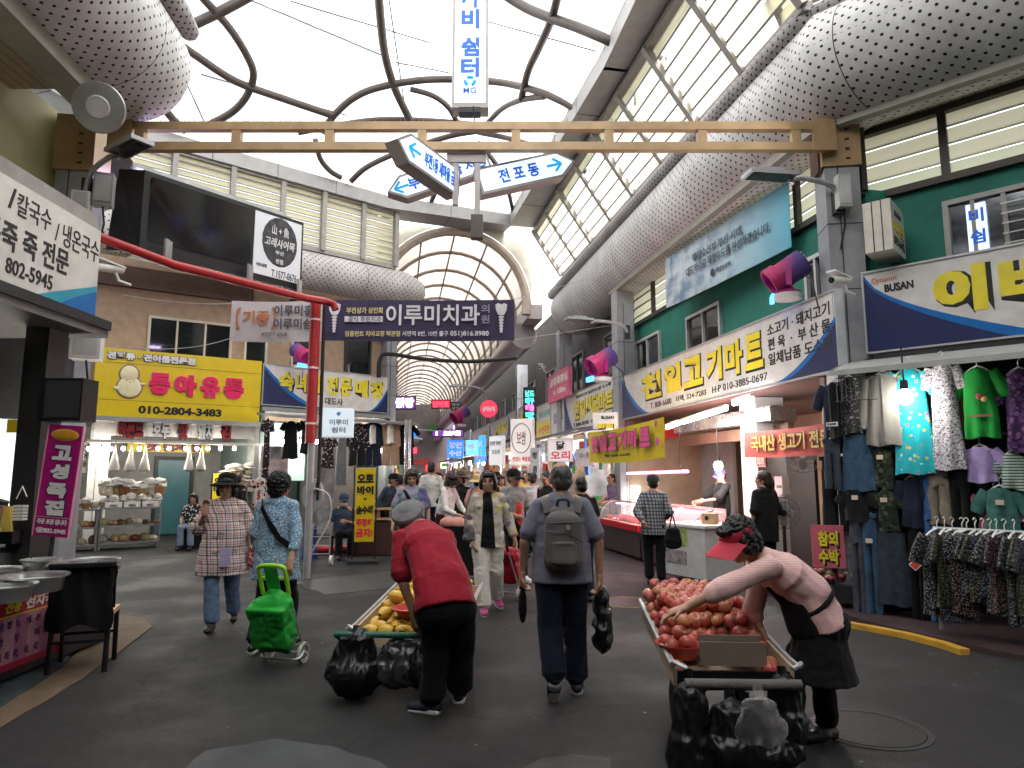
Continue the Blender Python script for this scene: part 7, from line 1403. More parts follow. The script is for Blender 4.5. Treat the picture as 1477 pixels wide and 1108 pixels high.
o = tag(MB().surf(lambda u, v: V(((u - .5) * .2, .015 * math.sin(u * 7), -.14 * v)), 6, 4).build('green_rag', fabric('green_rag', (.08, .22, .16), .7), None, AW @ V((.36, .02, .40)), R(60)), 'pale green cloth tucked at the corner of the apple cart', 'cloth', kind='thing')
# melon cart
c0 = V(((598 - 738.5) / F * 5.38 - .02, 5.30, 0)); mc_, zf = cart(c0, 'low hand cart of yellow melons with a green handle beside the bending man', R(-4), .78, 1.40, .37, .47, M('pale_board_wood', (.50, .38, .28), .8, dirt=.2)); MW = mc_.matrix_basis
MB().tube(smooth_pts([V((-.46, -.02, .36)), V((-.46, -.15, .42)), V((-.40, -.2, .45)), V((.30, -.2, .45)), V((.36, -.14, .42))], 5), .021, 12).build('green_handle', M('green_grip', (.0, .10, .055), .5), mc_)
n = NT('melon_skin'); q = n.coord(); s_ = n('SeparateXYZ', Vector=q); an = n.math('ARCTAN2', s_.outputs[1], s_.outputs[2]); stp = n.math('LESS_THAN', n.math('FRACT', n.math('MULTIPLY', n.math('ADD', an, 3.1416), 10 / 6.2832)), .13); cc = n.mix(n.ramp(n.noise(20, 4, q), .3, .7), (.62, .34, .008), (.72, .45, .02)); n.P(Base_Color=n.mix(n.math('MULTIPLY', stp, .8), cc, (.72, .66, .42)), Roughness=.35)
mme = MB().surf(lambda u, v: (lambda r_, a: V(((v - .5) * .15, r_ * math.cos(a), r_ * math.sin(a))))(max(.002, .048 * math.sin(math.pi * (.03 + .94 * v)) ** .6 * (1 + .03 * abs(math.sin(10 * math.pi * u)))), 2 * math.pi * u), 30, 12); mme = mesh('melon', mme.v, mme.f, [n.mat]); cpm = MB().ell((.074, 0, 0), (.006, .012, .012)); cpm = mesh('stalk_scar', cpm.v, cpm.f, [M('stalk_scar', (.2, .15, .05), .8)])
for bx_, by_, la in ((-.02, .30, 'shallow red basket of melons near the green handle'), (-.05, .98, 'shallow red basket of melons at the far end of the melon cart')):
    o = E('fruit_basket', MW @ V((bx_, by_, zf(by_) + .10)), la, 'basket', 'red baskets on the melon cart'); MB().lathe([(.10, .0), (.16, .06), (.175, .065), (.16, .07), (.1, .01), (0, .01)], seg=28).build('bowl', RB, o)
def melon(x, y, z):
    o = link('melon', mme, None, MW @ V((x, y, zf(y) + z))); o.rotation_euler = (random.uniform(-.25, .25), random.uniform(-.35, .35), random.uniform(-.9, .9) + (0 if random.random() < .7 else 1.5)); tag(o, 'yellow striped melon in the pile on the melon cart', 'melon', 'melons on the melon cart', 'thing'); link('stalk_scar', cpm, o)
for iy in range(13):
    for ix in range(6):
        for lay in range(3):
            x = -.30 + ix * .125 + (.06 if (iy + lay) % 2 else 0) + random.uniform(-.015, .015); y = .06 + iy * .105 + random.uniform(-.01, .01); z = .05 + lay * .075
            if abs(x) > .33 or y > 1.4: continue
            if lay and (abs(x) > .27 - .06 * (lay - 1) or y < .12 + .1 * lay): continue
            if lay and any((x - a) ** 2 + (y - c_) ** 2 < .17 ** 2 for a, c_ in ((-.02, .30), (-.05, .98))): continue
            melon(x, y, z)
film(MW @ V((-.33, -.2, .255)), 'round black plastic bag at the left end of the green handle', (.46, .36, .46), FILM); film(MW @ V((.0, -.17, .26)), 'greyish plastic bag in the middle below the green handle', (.46, .26, .38), M('grey_film', (.03, .03, .03), .25, spec=.5)); film(MW @ V((.23, -.2, .27)), 'black plastic bag below the green handle beside the bending man', (.36, .26, .42), FILM)
# ---------------------------------------------------------------- people farther in
def at(px, Y, z=0.): p = atY(px, 690, Y); return V((p.x, Y, z))
def ph(px, y, Y): return atY(px, y, Y).z                      # standing height from the head top
CHK = fabric('grey_check', (.30, .31, .32), .85, .06, pat=p_plaid([((.03, .033, .045), 1, .45, 0), ((.03, .035, .05), 1, .12, .6)], .05)); BWP = fabric('black_white_print', (.02, .02, .02), .8, pat=p_spots([(.6, .6, .58)], 20, .34))
TIE = fabric('green_violet_print', (.13, .28, .22), .8, .2, pat=p_spots([(.10, .10, .22), (.28, .27, .36)], 5, .5)); GT = fabric('ash_tee', (.22, .215, .21), .85); PKS = fabric('salmon_shirt', (.55, .26, .22), .85); PUR = fabric('mauve_shirt', (.20, .16, .26), .85); BLK2 = fabric('black_tee', (.010, .010, .011), .85)
person('seated lady in a black and white print blouse beside the nut rack', at(281, 15.2, .0), 8, 1.58, seat=True, q=1, hair=('bob', HB), top=dict(m=BWP, sl=.6, hem=.45, r=1.1), bot=dict(m=M('pale_blue_trousers', (.22, .28, .38))), J=dict(wrL=(.14, -.30, .60), wrR=(-.14, -.32, .60), elL=(.22, -.05, .66), elR=(-.22, -.05, .66)))
o = E('covered_stool', at(281, 15.35), 'stool covered with black cloth under the seated print blouse lady', 'stool'); MB().surf(lambda u, v: V(((.26 + .05 * (1 - v)) * math.cos(6.283 * u) * (1 + .05 * math.sin(u * 40)), (.24 + .05 * (1 - v)) * math.sin(6.283 * u), .44 * v)), 40, 4).build('cloth_skirt', BLK, o); MB().lathe([(0, .44), (.26, .44)], seg=24).build('seat', BLK, o)
person('person in a dark suit turned away at the nut shop tables', at(346, 15.8), 150, 1.6, q=1, hair=('short', HB), top=dict(m=BLK2, sl=1.9, hem=.8), bot=dict(m=BLK))
person('seated man in navy with a white face mask and cap', at(497, 13.6), 20, 1.62, seat=True, q=1, hair=('short', HB), hat=('cap', NVB), mask=True, top=dict(m=NVB, sl=.8, hem=.42, r=1.1), bot=dict(m=BLK), J=dict(wrL=(.02, -.3, .72), wrR=(-.3, -.25, .72), elR=(-.27, -.02, .70)))
o = E('low_stool', at(497, 13.75), 'low dark stool under the masked man', 'stool'); MB().box((0, 0, .40), (.4, .4, .06)).build('seat', BLACK, o)
for x in (-.16, .16):
    for y in (-.16, .16): MB().bar((x, y, 0), (x, y, .38), .04, .04).build('leg', BLACK, o)
person('man in a navy shirt and black cap bending behind the yellow sign stand', at(553, 14.2), 75, 1.64, lean=22, q=1, hair=('short', HB), hat=('cap', BLK), top=dict(m=NVB, sl=1.8, hem=.8, along=True, drop=.08), bot=dict(m=BLK), J=dict(wrL=(.1, -.45, 1.02), elL=(.2, -.3, 1.05)))
rr, K = person('woman in a green and violet print top with a black shoulder strap', at(594, 10.4), 10, ph(594, 680, 10.4), q=1, fat=1.12, hair=('perm', HBR), top=dict(m=TIE, sl=.8, hem=.78, r=1.1, sr=1.2), bot=dict(m=BLK), hp=14, J=dict(elL=(.25, .03, 1.08), wrL=(.25, -.04, .84), elR=(-.25, .0, 1.08), wrR=(-.27, -.12, .86)))
b = MB(); pp = [V((-.12, .0, 1.40)), V((-.07, -.14, 1.30)), V((.02, -.175, 1.15)), V((.13, -.16, 1.0)), V((.19, -.08, .9))]
for i in range(4): b.bar(pp[i], pp[i + 1], .05, .012, up=(0, -1, .2))
b.build('bag_strap', BLK, rr)
person('man in a white shirt seen from behind in the crowd', at(622, 15.5), 185, ph(622, 668, 15.5), q=1, hair=('short', HB), top=dict(m=WHT, sl=1.5, hem=.78), bot=dict(m=NVY))
person('woman in a dark visor and white jacket looking down at goods', at(641, 12.2), 62, ph(641, 680, 12.2) - .04, q=1, lean=14, hair=('perm', HBR), hat=('visor', BLK), top=dict(m=WHT, sl=1.7, hem=.86, r=1.15, along=True, drop=.06), bot=dict(m=BRN, r=1.1), hp=18, J=dict(wrL=(.12, -.42, .92), elL=(.24, -.22, 1.02), wrR=(-.16, -.42, .92), elR=(-.24, -.2, 1.02)))
person('woman in a brown brimmed hat and dark top facing the crossing', at(664, 14.6), -15, 1.62, q=1, hair=('bob', HB), hat=('bucket', fabric('brown_hat', (.10, .06, .05))), top=dict(m=BLK2, sl=1.5, hem=.78), bot=dict(m=NVY))
person('person in a salmon shirt and straw hat seen from behind', at(689, 13.4), 170, 1.56, q=1, hair=('short', HB), hat=('bucket', M('straw', (.50, .38, .18), .8)), top=dict(m=PKS, sl=.9, hem=.78, r=1.1), bot=dict(m=NVY))
rr, K = person('man in a black cap and grey tee shirt walking with a black umbrella', at(741, 10.6), 28, ph(741, 678, 10.6) - .02, q=1, hair=('short', HB), hat=('cap', BLK), top=dict(m=GT, sl=.8, hem=.82, sr=1.2), bot=dict(m=BLK), sole=SOLE, shoe=WHT, hy=24, J=dict(elL=(.26, .02, 1.08), wrL=(.31, -.10, .86), elR=(-.24, -.02, 1.1), wrR=(-.12, -.22, 1.0), ankL=(.12, -.1, .075), kneeL=(.11, -.1, .49)))
o = E('long_umbrella', W_(rr, (-.02, -.24, .78)), 'long dark umbrella carried low by the man in the black cap', 'umbrella', None, R(20)); o.rotation_euler = (R(12), R(-32), 0); MB().lathe([(.004, -.5), (.03, -.4), (.045, -.1), (.04, .1), (.012, .2)], seg=12).build('canopy', BLK, o); MB().tube([(0, 0, .2), (0, 0, .32), (.03, 0, .37)], .012, 8).build('handle', BLACK, o)
softbag(W_(rr, (-.02, -.2, .98)), 'bright red long scarf bag carried by the man in the black cap', (.14, .08, .62), fabric('scarlet', (.55, .05, .03), .6), R(20), name='carry_bag', cat='bag')
person('man in a black shirt looking down at the fish shop side', at(792, 12.4), -35, ph(792, 680, 12.4) - .02, q=1, lean=8, hair=('short', HB), top=dict(m=BLK2, sl=.95, hem=.8), bot=dict(m=fabric('beige_trousers', (.3, .24, .17), .8)), hp=22, hy=-15, J=dict(wrL=(.1, -.3, .92), elL=(.24, -.1, 1.05)))
person('person in a pale grey tee shirt behind the man in black', at(769, 13.6), 165, 1.62, q=1, hair=('short', HB), top=dict(m=fabric('pale_tee', (.48, .48, .48), .85), sl=.8), bot=dict(m=NVY))
person('man in a black tee shirt half hidden by the backpack man', at(838, 8.9), 200, ph(838, 690, 8.9), q=1, fat=1.1, hair=('short', HB), top=dict(m=BLK2, sl=.7, hem=.8, r=1.1), bot=dict(m=NVY))
person('fishmonger in a mauve shirt working behind the far counter', at(887, 16.4), -60, 1.62, q=1, lean=10, hair=('short', HB), top=dict(m=PUR, sl=1.5), bot=dict(m=BLK), J=dict(wrL=(.1, -.4, .98), wrR=(-.1, -.42, .98)))
person('man in a grey checked shirt and dark cap standing at the meat counter', g(945, 843), 158, 1.58, q=1, hair=('short', HB), hat=('cap', fabric('dark_green_cap', (.02, .03, .025))), top=dict(m=CHK, sl=1.85, hem=.74, fl=1.12, r=1.1, sr=1.15), bot=dict(m=BLK, r=1.05), hy=12, lean=6, J=dict(elL=(.24, .12, 1.10), wrL=(.12, .2, .95), elR=(-.26, .02, 1.1), wrR=(-.16, -.2, 1.0), ankL=(.08, .02, .075)))
softbag(at(968, 9.9) + V((0, 0, .72)), 'black bag hanging at the side of the checked shirt man', (.26, .12, .3), BLK, 0, [[(-.05, 0, .1), (0, 0, .3), (.05, 0, .1)]])
q_ = inshop(1040, 700, .45); person('butcher in a blue and red cap and black shirt behind the meat counter', (q_.x, q_.y, .09), -70, 1.60, q=1, skin=SKIN3, hair=('short', HB), hat=('cap', fabric('blue_cap', (.05, .07, .30), .6, pat=p_spots([(.5, .05, .06)], 7, .4))), top=dict(m=BLK2, sl=.95, r=1.12, sr=1.25), bot=dict(m=BLK), hp=10, J=dict(wrL=(.12, -.52, 1.08), elL=(.22, -.26, 1.12), wrR=(-.16, -.46, 1.05), elR=(-.24, -.2, 1.10)))
q_ = inshop(1101, 700, -.35); person('woman with a brown ponytail and black shirt standing by the white column', (q_.x, q_.y, .05), 205, 1.58, q=1, fat=1.12, skin=SKIN3, hair=('pony', HBR), top=dict(m=BLK2, sl=.95, hem=.66, r=1.15, sr=1.2), bot=dict(m=BLK), hy=38)
person('person seated deep inside the porridge shop at the left edge', at(4, 9.2, -.25), 60, 1.5, q=1, hair=('bob', HB), top=dict(m=GREYC, sl=.9), bot=dict(m=BLK))
KH_ = fabric('beige_blouse', (.38, .3, .2)); TL_ = fabric('teal_blouse', (.05, .2, .2)); LM_ = fabric('lemon_blouse', (.55, .45, .12))
crowd = [(573, 17.5, 25, 'charcoal jacket', BLK2, 'short', None), (608, 19, 190, 'dark blue top', NVB, 'bob', None), (583, 21, 10, 'grey top', GREYC, 'perm', None), (652, 18.5, 170, 'maroon top', BRN, 'bob', None), (630, 23, 5, 'black top', BLK2, 'bob', None), (646, 26, 180, 'pale shirt', WHT, 'short', None), (700, 17, 15, 'pink top', PKS, 'bob', None), (717, 18.5, 185, 'navy top', NVY, 'short', ('cap', BLK)), (757, 16.8, -10, 'yellow vest', M('yellow_vest', (.6, .42, .05)), 'short', None), (678, 22, 0, 'denim shirt', DENIM, 'short', ('cap', GREYC)), (600, 27, 175, 'ash shirt', GT, 'bob', None), (663, 30, 5, 'mauve shirt', PUR, 'perm', None), (618, 33, 180, 'dark suit', BLK2, 'short', None), (690, 26, 190, 'salmon blouse', PKS, 'bob', None), (590, 24.5, 0, 'white blouse', WHT, 'bob', None), (640, 38, 0, 'grey shirt', GREYC, 'short', None), (655, 44, 180, 'blue shirt', NVB, 'short', None), (575, 15.2, 150, 'beige blouse', KH_, 'perm', None), (632, 17.2, 20, 'teal blouse', TL_, 'bob', None), (707, 14.8, 190, 'brown jacket', BRN, 'short', ('cap', NVB)), (722, 15.6, 10, 'lemon blouse', LM_, 'perm', None), (762, 19, 185, 'black jacket', BLK2, 'short', ('cap', BLK)), (749, 22, 0, 'rose blouse', PKS, 'bob', None)]
for px, Y, yw, nm, m, hs, ht in crowd:
    hw = random.uniform(1.56, 1.68); person(f'pedestrian in a {nm} with {dict(short="short", bob="bobbed", perm="wavy")[hs]} hair, {"facing the crossing" if abs(yw) < 60 else "walking away"} in the vaulted street', at(px, Y), yw + random.uniform(-20, 20), hw, q=2, hair=(hs, HB), hat=ht, top=dict(m=m, sl=1.5), bot=dict(m=NVY if m is not NVY else BLK), face_=abs(yw) < 60, J=dict(kneeL=(.10, -.12, .50), ankL=(.10, -.05, .075), ankR=(-.10, .14, .09)))
o = E('wooden_counter', at(548, 13.9), 'dark wooden counter with pale boards beside the yellow sign stand', 'counter'); MB().box((0, .3, .34), (1.1, .6, .64)).build('cabinet', M('maroon_wood', (.05, .018, .016), .6, dirt=.3), o, smooth=False)
for z in (.72, .92, 1.06): MB().box((.05, .1 if z < 1 else .4, z), (1.2, .25 if z < 1 else .03, .04)).build('board', M('pale_pine', (.5, .33, .17), .6), o, smooth=False)
o = E('goods_cart', at(662, 10.2), 'dark two wheeled cart packed with bundles behind the bending man', 'cart'); b = MB(); b.box((0, .2, .5), (.55, .5, .7)); b.build('bundle', BLK, o)
for x in (-.27, .27): MB().lathe([(.0, -.02), (.15, -.02), (.16, 0), (.15, .02), (0, .02)], (x, .1, .16), 20, 0, Matrix.Rotation(R(90), 4, 'Y')).build('wheel', BLACK, o)
for k in range(5): MB().ell((random.uniform(-.2, .2), .2 + random.uniform(-.15, .15), .88), (.13, .12, .1)).build('parcel', random.choice([BROWN, GREYC, PKS, BLK]), o)
q_ = atZ(485, 800); o = E('red_roll', (q_.x - .15, q_.y, .1), 'red rolled hose lying on the ground at the foot of the red pole', 'hose'); MB().tube([(-.3, 0, 0), (.45, 0, .0)], .09, 14).build('roll', RED, o)
q_ = atZ(446, 806); o = E('pipe_cover', (q_.x, q_.y, 0), 'blue cloth wrapped round the foot of the grey pole', 'cloth'); MB().lathe([(.16, 0), (.13, .3), (.12, .62), (.0, .63)], seg=14).build('wrap', fabric('blue_wrap', (.03, .06, .2)), o)
o = E('electric_box', atY(452, 715, 11.0), 'oval grey electric reel hanging on the pole with white cable', 'electric box'); MB().lathe([(0, -.06), (.26, -.06), (.27, 0), (.26, .06), (0, .06)], seg=28, M=Matrix.Rotation(R(90), 4, 'X') @ Matrix.Diagonal((.62, 1, 1, 1))).build('case', M('reel_grey', (.33, .33, .34), .45), o); b = MB(); b.box((0, -.1, .14), (.12, .08, .12)); b.build('socket', STEEL, o, smooth=False); MB().tube(smooth_pts([V((.05, -.1, .12)), V((.28, -.1, .0)), V((.3, -.08, -.35)), V((.1, -.06, -.75)), V((0, -.02, -.9))], 5), .014, 6).build('cable', M('white_cable', (.55, .55, .52)), o)
o = E('hand_truck', at(466, 12.4), 'small steel hand truck standing behind the pole', 'hand truck'); b = MB()
for x in (-.16, .16): b.tube([(x, 0, .1), (x, .05, .75)], .012, 6)
for z in (.2, .35, .5, .65): b.tube([(-.16, .02, z), (.16, .02, z)], .008, 6)
b.build('frame', STEEL, o)
for x in (-.2, .2): MB().lathe([(.05, -.02), (.09, -.02), (.09, .02), (.05, .02)], (x, 0, .09), 18, 0, Matrix.Rotation(R(90), 4, 'Y')).build('wheel', WHITE, o)
# ---------------------------------------------------------------- clothes
HG_ = {}
def hanger(parent, w_, z, m):
    k = (round(w_, 2),)
    if k not in HG_:
        b = MB(); pts = [V((-w_ / 2, 0, -.05)), V((-w_ * .25, 0, .0)), V((0, 0, .03)), V((w_ * .25, 0, 0)), V((w_ / 2, 0, -.05))]
        b.tube(pts, .012, 7); b.tube(smooth_pts([V((0, 0, .03)), V((0, 0, .09)), V((.02, 0, .12)), V((.0, 0, .145)), V((-.02, 0, .13))], 4), .005, 6); HG_[k] = mesh('hanger', b.v, b.f, [m])
    link('hanger', HG_[k], parent, (0, 0, z))
def garment(p, rz, kind, w_, h_, m, label, hang=True, cat=None, group=None, seed=None, tag_=False):
    """hanging garment: p is the middle of its top; cloth tubes with folds"""
    sd = random.random() * 60; b = MB()
    def tubeg(fl, fr, fd, z0, z1, nu=30, nv=14):
        def fn(u, v):
            xl, xr = fl(v), fr(v); c_, hw = (xl + xr) / 2, (xr - xl) / 2; a = 2 * math.pi * u; x = c_ + hw * math.cos(a)
            fo = .35 * math.sin(x * 46 + sd + v * 1.5) * v + .5 * mnoise.noise(V((x * 9 + sd, v * 2.2, 0)))
            return V((x + .008 * mnoise.noise(V((u * 6, v * 5, sd))), fd * (math.sin(a) * (1 + .0 * v) + fo * (.3 + .7 * v) * abs(math.sin(a)) ** .3), z0 + (z1 - z0) * v - .012 * math.sin(x * 25 + sd) * (v > .93)))
        b.surf(fn, nu, nv)
    hw = w_ / 2
    if kind in ('tee', 'jacket', 'vest', 'dress', 'top'):
        sh = .80 if kind in ('vest',) else .74; bot = {'dress': 1.0, 'jacket': .96, 'tee': .86, 'top': .92, 'vest': .9}[kind]
        wd = lambda v: hw * (.30 + (sh - .30) * min(1, v / .06) ** .8 if v < .06 else sh + (.02 if v < .2 else 0) * -1 + (bot - sh) * max(0, (v - .2) / .8))
        tubeg(lambda v: -wd(v), lambda v: wd(v), .055, 0, -h_)
        if kind in ('tee', 'jacket', 'dress', 'top'):
            sl = {'tee': .34, 'dress': .26, 'top': .3, 'jacket': .85}[kind] * (h_ if kind != 'dress' else h_ * .7); sl = min(sl, .55)
            for e in (-1, 1):
                o0 = hw * .60; spread = {'tee': .34, 'dress': .3, 'top': .3, 'jacket': .22}[kind] * w_
                b.tube([V((e * o0, 0, -.045)), V((e * (o0 + spread * .55), 0, -.08 - sl * .3)), V((e * (o0 + spread), .0, -.06 - sl))], [.075, .07, .068], 14)
                for q_ in b.v[-3 * 14:]: q_.y *= .42
        if kind == 'jacket': b.box((0, -.064, -h_ * .52), (.014, .008, h_ * .9))
    elif kind in ('pants', 'jeans'):
        tubeg(lambda v: -hw * (.8 + .1 * v), lambda v: hw * (.8 + .1 * v), .05, 0, -h_ * .3, 24, 5)
        for e in (-1, 1): tubeg(lambda v: min(e * hw * .02, e * hw * (.86 + .1 * v)), lambda v: max(e * hw * .02, e * hw * (.86 + .1 * v)), .05, -h_ * .25, -h_, 20, 12)
        b.box((0, 0, -.012), (w_ * .86, .09, .05))
    elif kind == 'skirt': tubeg(lambda v: -hw * (.7 + .3 * v), lambda v: hw * (.7 + .3 * v), .06, 0, -h_)
    nm = {'tee': 'tee_shirt', 'jacket': 'jacket', 'vest': 'vest', 'dress': 'dress', 'top': 'blouse', 'pants': 'trousers', 'jeans': 'jeans', 'skirt': 'skirt'}[kind]
    o = b.build(nm, m, None, p, rz, ang=70); tag(o, label, cat or nm.replace('_', ' '), group, 'thing')
    if hang: hanger(o, w_ * .62, -.0, WHITE)
    if tag_: MB().box((random.uniform(-.1, .1) * w_, -.085, -h_ * .25), (.07, .006, .05)).build('price_tag', M('price_card', (.6, .5, .4), .7), o)
    return o
dr_, Ldr = None, None
A = V(RFp[0]) + RFd * .05; B = A + RFd * 6; cs = face('clothing_shop', 'dark clothing shop packed with garments under a grey awning', 'building', A, B, 0)
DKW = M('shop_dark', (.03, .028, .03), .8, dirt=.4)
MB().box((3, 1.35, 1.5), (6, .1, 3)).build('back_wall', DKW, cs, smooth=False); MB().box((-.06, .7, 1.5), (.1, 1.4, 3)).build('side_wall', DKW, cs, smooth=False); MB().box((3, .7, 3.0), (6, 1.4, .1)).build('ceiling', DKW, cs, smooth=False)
CP = off(RFp, .30); zA = onpl(1215, 512, off(RFp, .7)).z
b = MB(); b.add([(-.35, .05, 3.0), (6, .05, 3.0), (6, -1.0, 2.72), (-.25, -.9, 2.74)], [(0, 1, 2, 3)]).add([(-.35, .05, 2.97), (6, .05, 2.97), (6, -1.0, 2.69), (-.25, -.9, 2.71)], [(3, 2, 1, 0)]).add([(-.25, -.9, 2.71), (6, -1.0, 2.69), (6, -1.0, 2.76), (-.25, -.9, 2.77)], [(0, 1, 2, 3)]).add([(-.35, .05, 2.97), (-.25, -.9, 2.71), (-.25, -.9, 2.77), (-.35, .05, 3.0)], [(0, 1, 2, 3)]); b.build('awning', M('awning_sheet', (.40, .40, .39), .5, dirt=.3), cs, smooth=False)
b = MB()
for y, z in ((-.35, 2.62), (-.15, 2.64), (-.30, 1.62), (-.30, 2.02)): b.tube([(-.05, y, z), (6, y, z)], .014, 7)
b.build('rail', DARK, cs)
b = MB()
for k in range(9): b.tube([(-.28 + k * .05, -.55, 2.45), (-.28 + k * .05, -.55, 2.72)], .004, 4)
b.tube([(-.3, -.55, 2.45), (.15, -.55, 2.45)], .006, 5); b.tube([(-.3, -.55, 2.72), (.15, -.55, 2.72)], .006, 5); b.build('wire_grid', DARK, cs)
def hangpx(x0, x1, y0, y1, kind, m, label, o_=.3, **k):
    pl = off(RFp, o_); a, c_ = onpl(x0, y0, pl), onpl(x1, y0, pl); mid = onpl((x0 + x1) / 2, y0, pl); zb = onpl((x0 + x1) / 2, y1, pl).z
    w_ = (c_ - a).to_2d().length; return garment(mid, cs.rotation_euler.z + random.uniform(-.1, .1), kind, w_, mid.z - zb, m, label, **k)
TEALF = fabric('teal_floral', (.02, .40, .47), .8, .08, pat=p_spots([(.62, .6, .58), (.5, .12, .18), (.55, .45, .1)], 11, .2)); GFL = fabric('grey_floral', (.36, .34, .39), .85, .1, pat=p_spots([(.09, .085, .11), (.55, .53, .55)], 42, .42)); GRN = fabric('green_tee', (.01, .24, .035), .8, .08)
PFL = fabric('purple_floral', (.05, .02, .075), .85, pat=p_spots([(.22, .10, .24), (.10, .05, .16)], 18, .4)); LIL = fabric('lilac_tee', (.36, .27, .52), .8); STG = fabric('striped_green', (.40, .46, .40), .8, pat=p_stripe((.06, .14, .11), .03, .5, 2)); KHA = fabric('khaki', (.20, .17, .13), .85); TGR = fabric('teal_marl', (.05, .15, .13), .85, .3); CAM = fabric('dark_camouflage', (.02, .03, .02), .85, pat=p_spots([(.07, .085, .045), (.01, .012, .01)], 16, .4)); VP = fabric('black_silver_print', (.018, .018, .02), .8, pat=p_spots([(.16, .16, .17)], 34, .3)); DK1 = fabric('dark_denim', (.030, .040, .055), .85, .25); DK2 = fabric('blue_jean', (.035, .075, .13), .85, .25); DK3 = fabric('slate_jean', (.055, .058, .075), .85, .25); BLJ = fabric('bright_jean', (.04, .11, .28), .85, .25); PNKT = fabric('pink_tee', (.5, .2, .25), .85); WOLF = fabric('grey_shell', (.215, .205, .19), .7, .06)
for a_ in ((1192, 1212, 552, 632, 'vest', BLK, 'plain black vest at the shop corner beside the price card'), (1206, 1242, 545, 626, 'vest', VP, 'black vest with silver print beside the grey jacket'), (1240, 1306, 540, 643, 'jacket', WOLF, 'grey zip jacket hanging in the front row of the clothing shop'), (1280, 1340, 533, 684, 'dress', TEALF, 'turquoise flowered dress in the middle of the front row'), (1334, 1382, 526, 678, 'dress', GFL, 'long grey flowered dress beside the turquoise one'), (1378, 1440, 532, 632, 'tee', GRN, 'bright green tee shirt with a small red and yellow print'), (1438, 1500, 534, 652, 'tee', PFL, 'purple flowered top cut by the picture edge')): hangpx(*a_, o_=.42)
for a_ in ((1208, 1262, 628, 708, 'skirt', DK2, 'flared blue denim culottes below the grey jacket'), (1186, 1212, 635, 706, 'jeans', DK1, 'dark jeans below the black vest'), (1256, 1290, 645, 704, 'vest', CAM, 'camouflage top below the grey jacket'), (1386, 1440, 645, 696, 'tee', LIL, 'lilac tee shirt below the green one'), (1437, 1484, 654, 706, 'tee', STG, 'green and white striped top below the purple one'), (1332, 1370, 682, 756, 'pants', KHA, 'khaki trousers below the grey flowered dress'), (1366, 1398, 680, 762, 'pants', BLK, 'black trousers beside the khaki ones'), (1296, 1332, 690, 760, 'top', NVY, 'navy blouse below the turquoise dress'), (1262, 1296, 706, 766, 'top', CAM, 'camouflage blouse above the dark denim skirt'), (1212, 1256, 706, 752, 'top', BLK2, 'black blouse with paper tags above the jeans'), (1412, 1472, 704, 786, 'tee', TGR, 'teal marl tee shirt with a round print at the right edge'), (1400, 1466, 712, 796, 'tee', PNKT, 'pink tee shirt mostly hidden behind the teal marl one')): hangpx(*a_, o_=.36 if a_[5] is not PNKT else .28, tag_=a_[5] in (BLK2, CAM, TGR))
for a_ in ((1222, 1246, 738, 888, 'jeans', DK3, 'slate grey jeans hanging nearest the pink board'), (1240, 1266, 742, 892, 'jeans', DK2, 'blue jeans with a paper tag beside the slate ones'), (1258, 1312, 768, 872, 'skirt', DK1, 'long dark denim skirt with a clip hanger'), (1306, 1334, 760, 892, 'pants', BLK, 'black trousers with a red diamond card'), (1326, 1352, 690, 894, 'jeans', BLJ, 'bright blue slim jeans at the end of the row')): hangpx(*a_, o_=.34, tag_=a_[5] in (DK2,))
q_ = onpl(1320, 815, off(RFp, .46)); o = E('price_card', q_, 'red and white diamond price card on the black trousers', 'price card', None, cs.rotation_euler.z); MB().box((0, 0, 0), (.09, .006, .09), 0, 0, 0, R(45)).build('card', WHITE, o, smooth=False); MB().box((0, -.005, 0), (.07, .004, .07), 0, 0, 0, R(45)).build('red_print', M('card_red', (.6, .06, .03), .5), o, smooth=False)
q_ = onpl(1200, 612, off(RFp, .5)); o = E('price_card', q_, 'white price card clipped to the plain black vest', 'price card', None, cs.rotation_euler.z); MB().box((0, 0, 0), (.13, .006, .05)).build('card', WHITE, o, smooth=False); text('5,000', .1, .03, INK, o, (0, -.003, 0), bold=.03)
gt = [o_ for o_ in bpy.data.objects if o_.get('label', '').startswith('bright green tee')][0]; b = MB(); b.ell((.02, -.075, -.3), (.035, .012, .035)); b.ell((.06, -.078, -.33), (.03, .01, .03), 1); b.box((.02, -.09, -.50), (.2, .008, .02)); b.build('chest_print', [M('print_red', (.3, .05, .05)), M('print_gold', (.5, .3, .08))], gt)
bulb(onpl(1305, 572, off(RFp, .62)), 'bright round bulb hanging before the turquoise dress', .25, 2.5, s=1.5)
SQ = [fabric('sequin_' + n_, (.012, .013, .016), .35, .2, 300, .3, p_spots([c_, tuple(x * .5 for x in c_)], 55, .32)) for n_, c_ in (('silver', (.3, .3, .32)), ('olive', (.22, .22, .12)), ('blue', (.20, .25, .34)), ('rose', (.40, .24, .22)), ('white', (.4, .4, .4)))]
rk_ = E('clothes_rail', onpl(1360, 935, off(RFp, .95)), 'low chrome clothes rail carrying glittery tops at the right edge', 'clothes rail', None, cs.rotation_euler.z); rk_.location.z = 0.09; b = MB()
for x in (0, 1.7): b.tube([(x, 0, 0), (x, 0, .98)], .016, 8)
b.tube([(0, 0, .98), (1.7, 0, .98)], .016, 8); b.build('frame', STEEL, rk_)
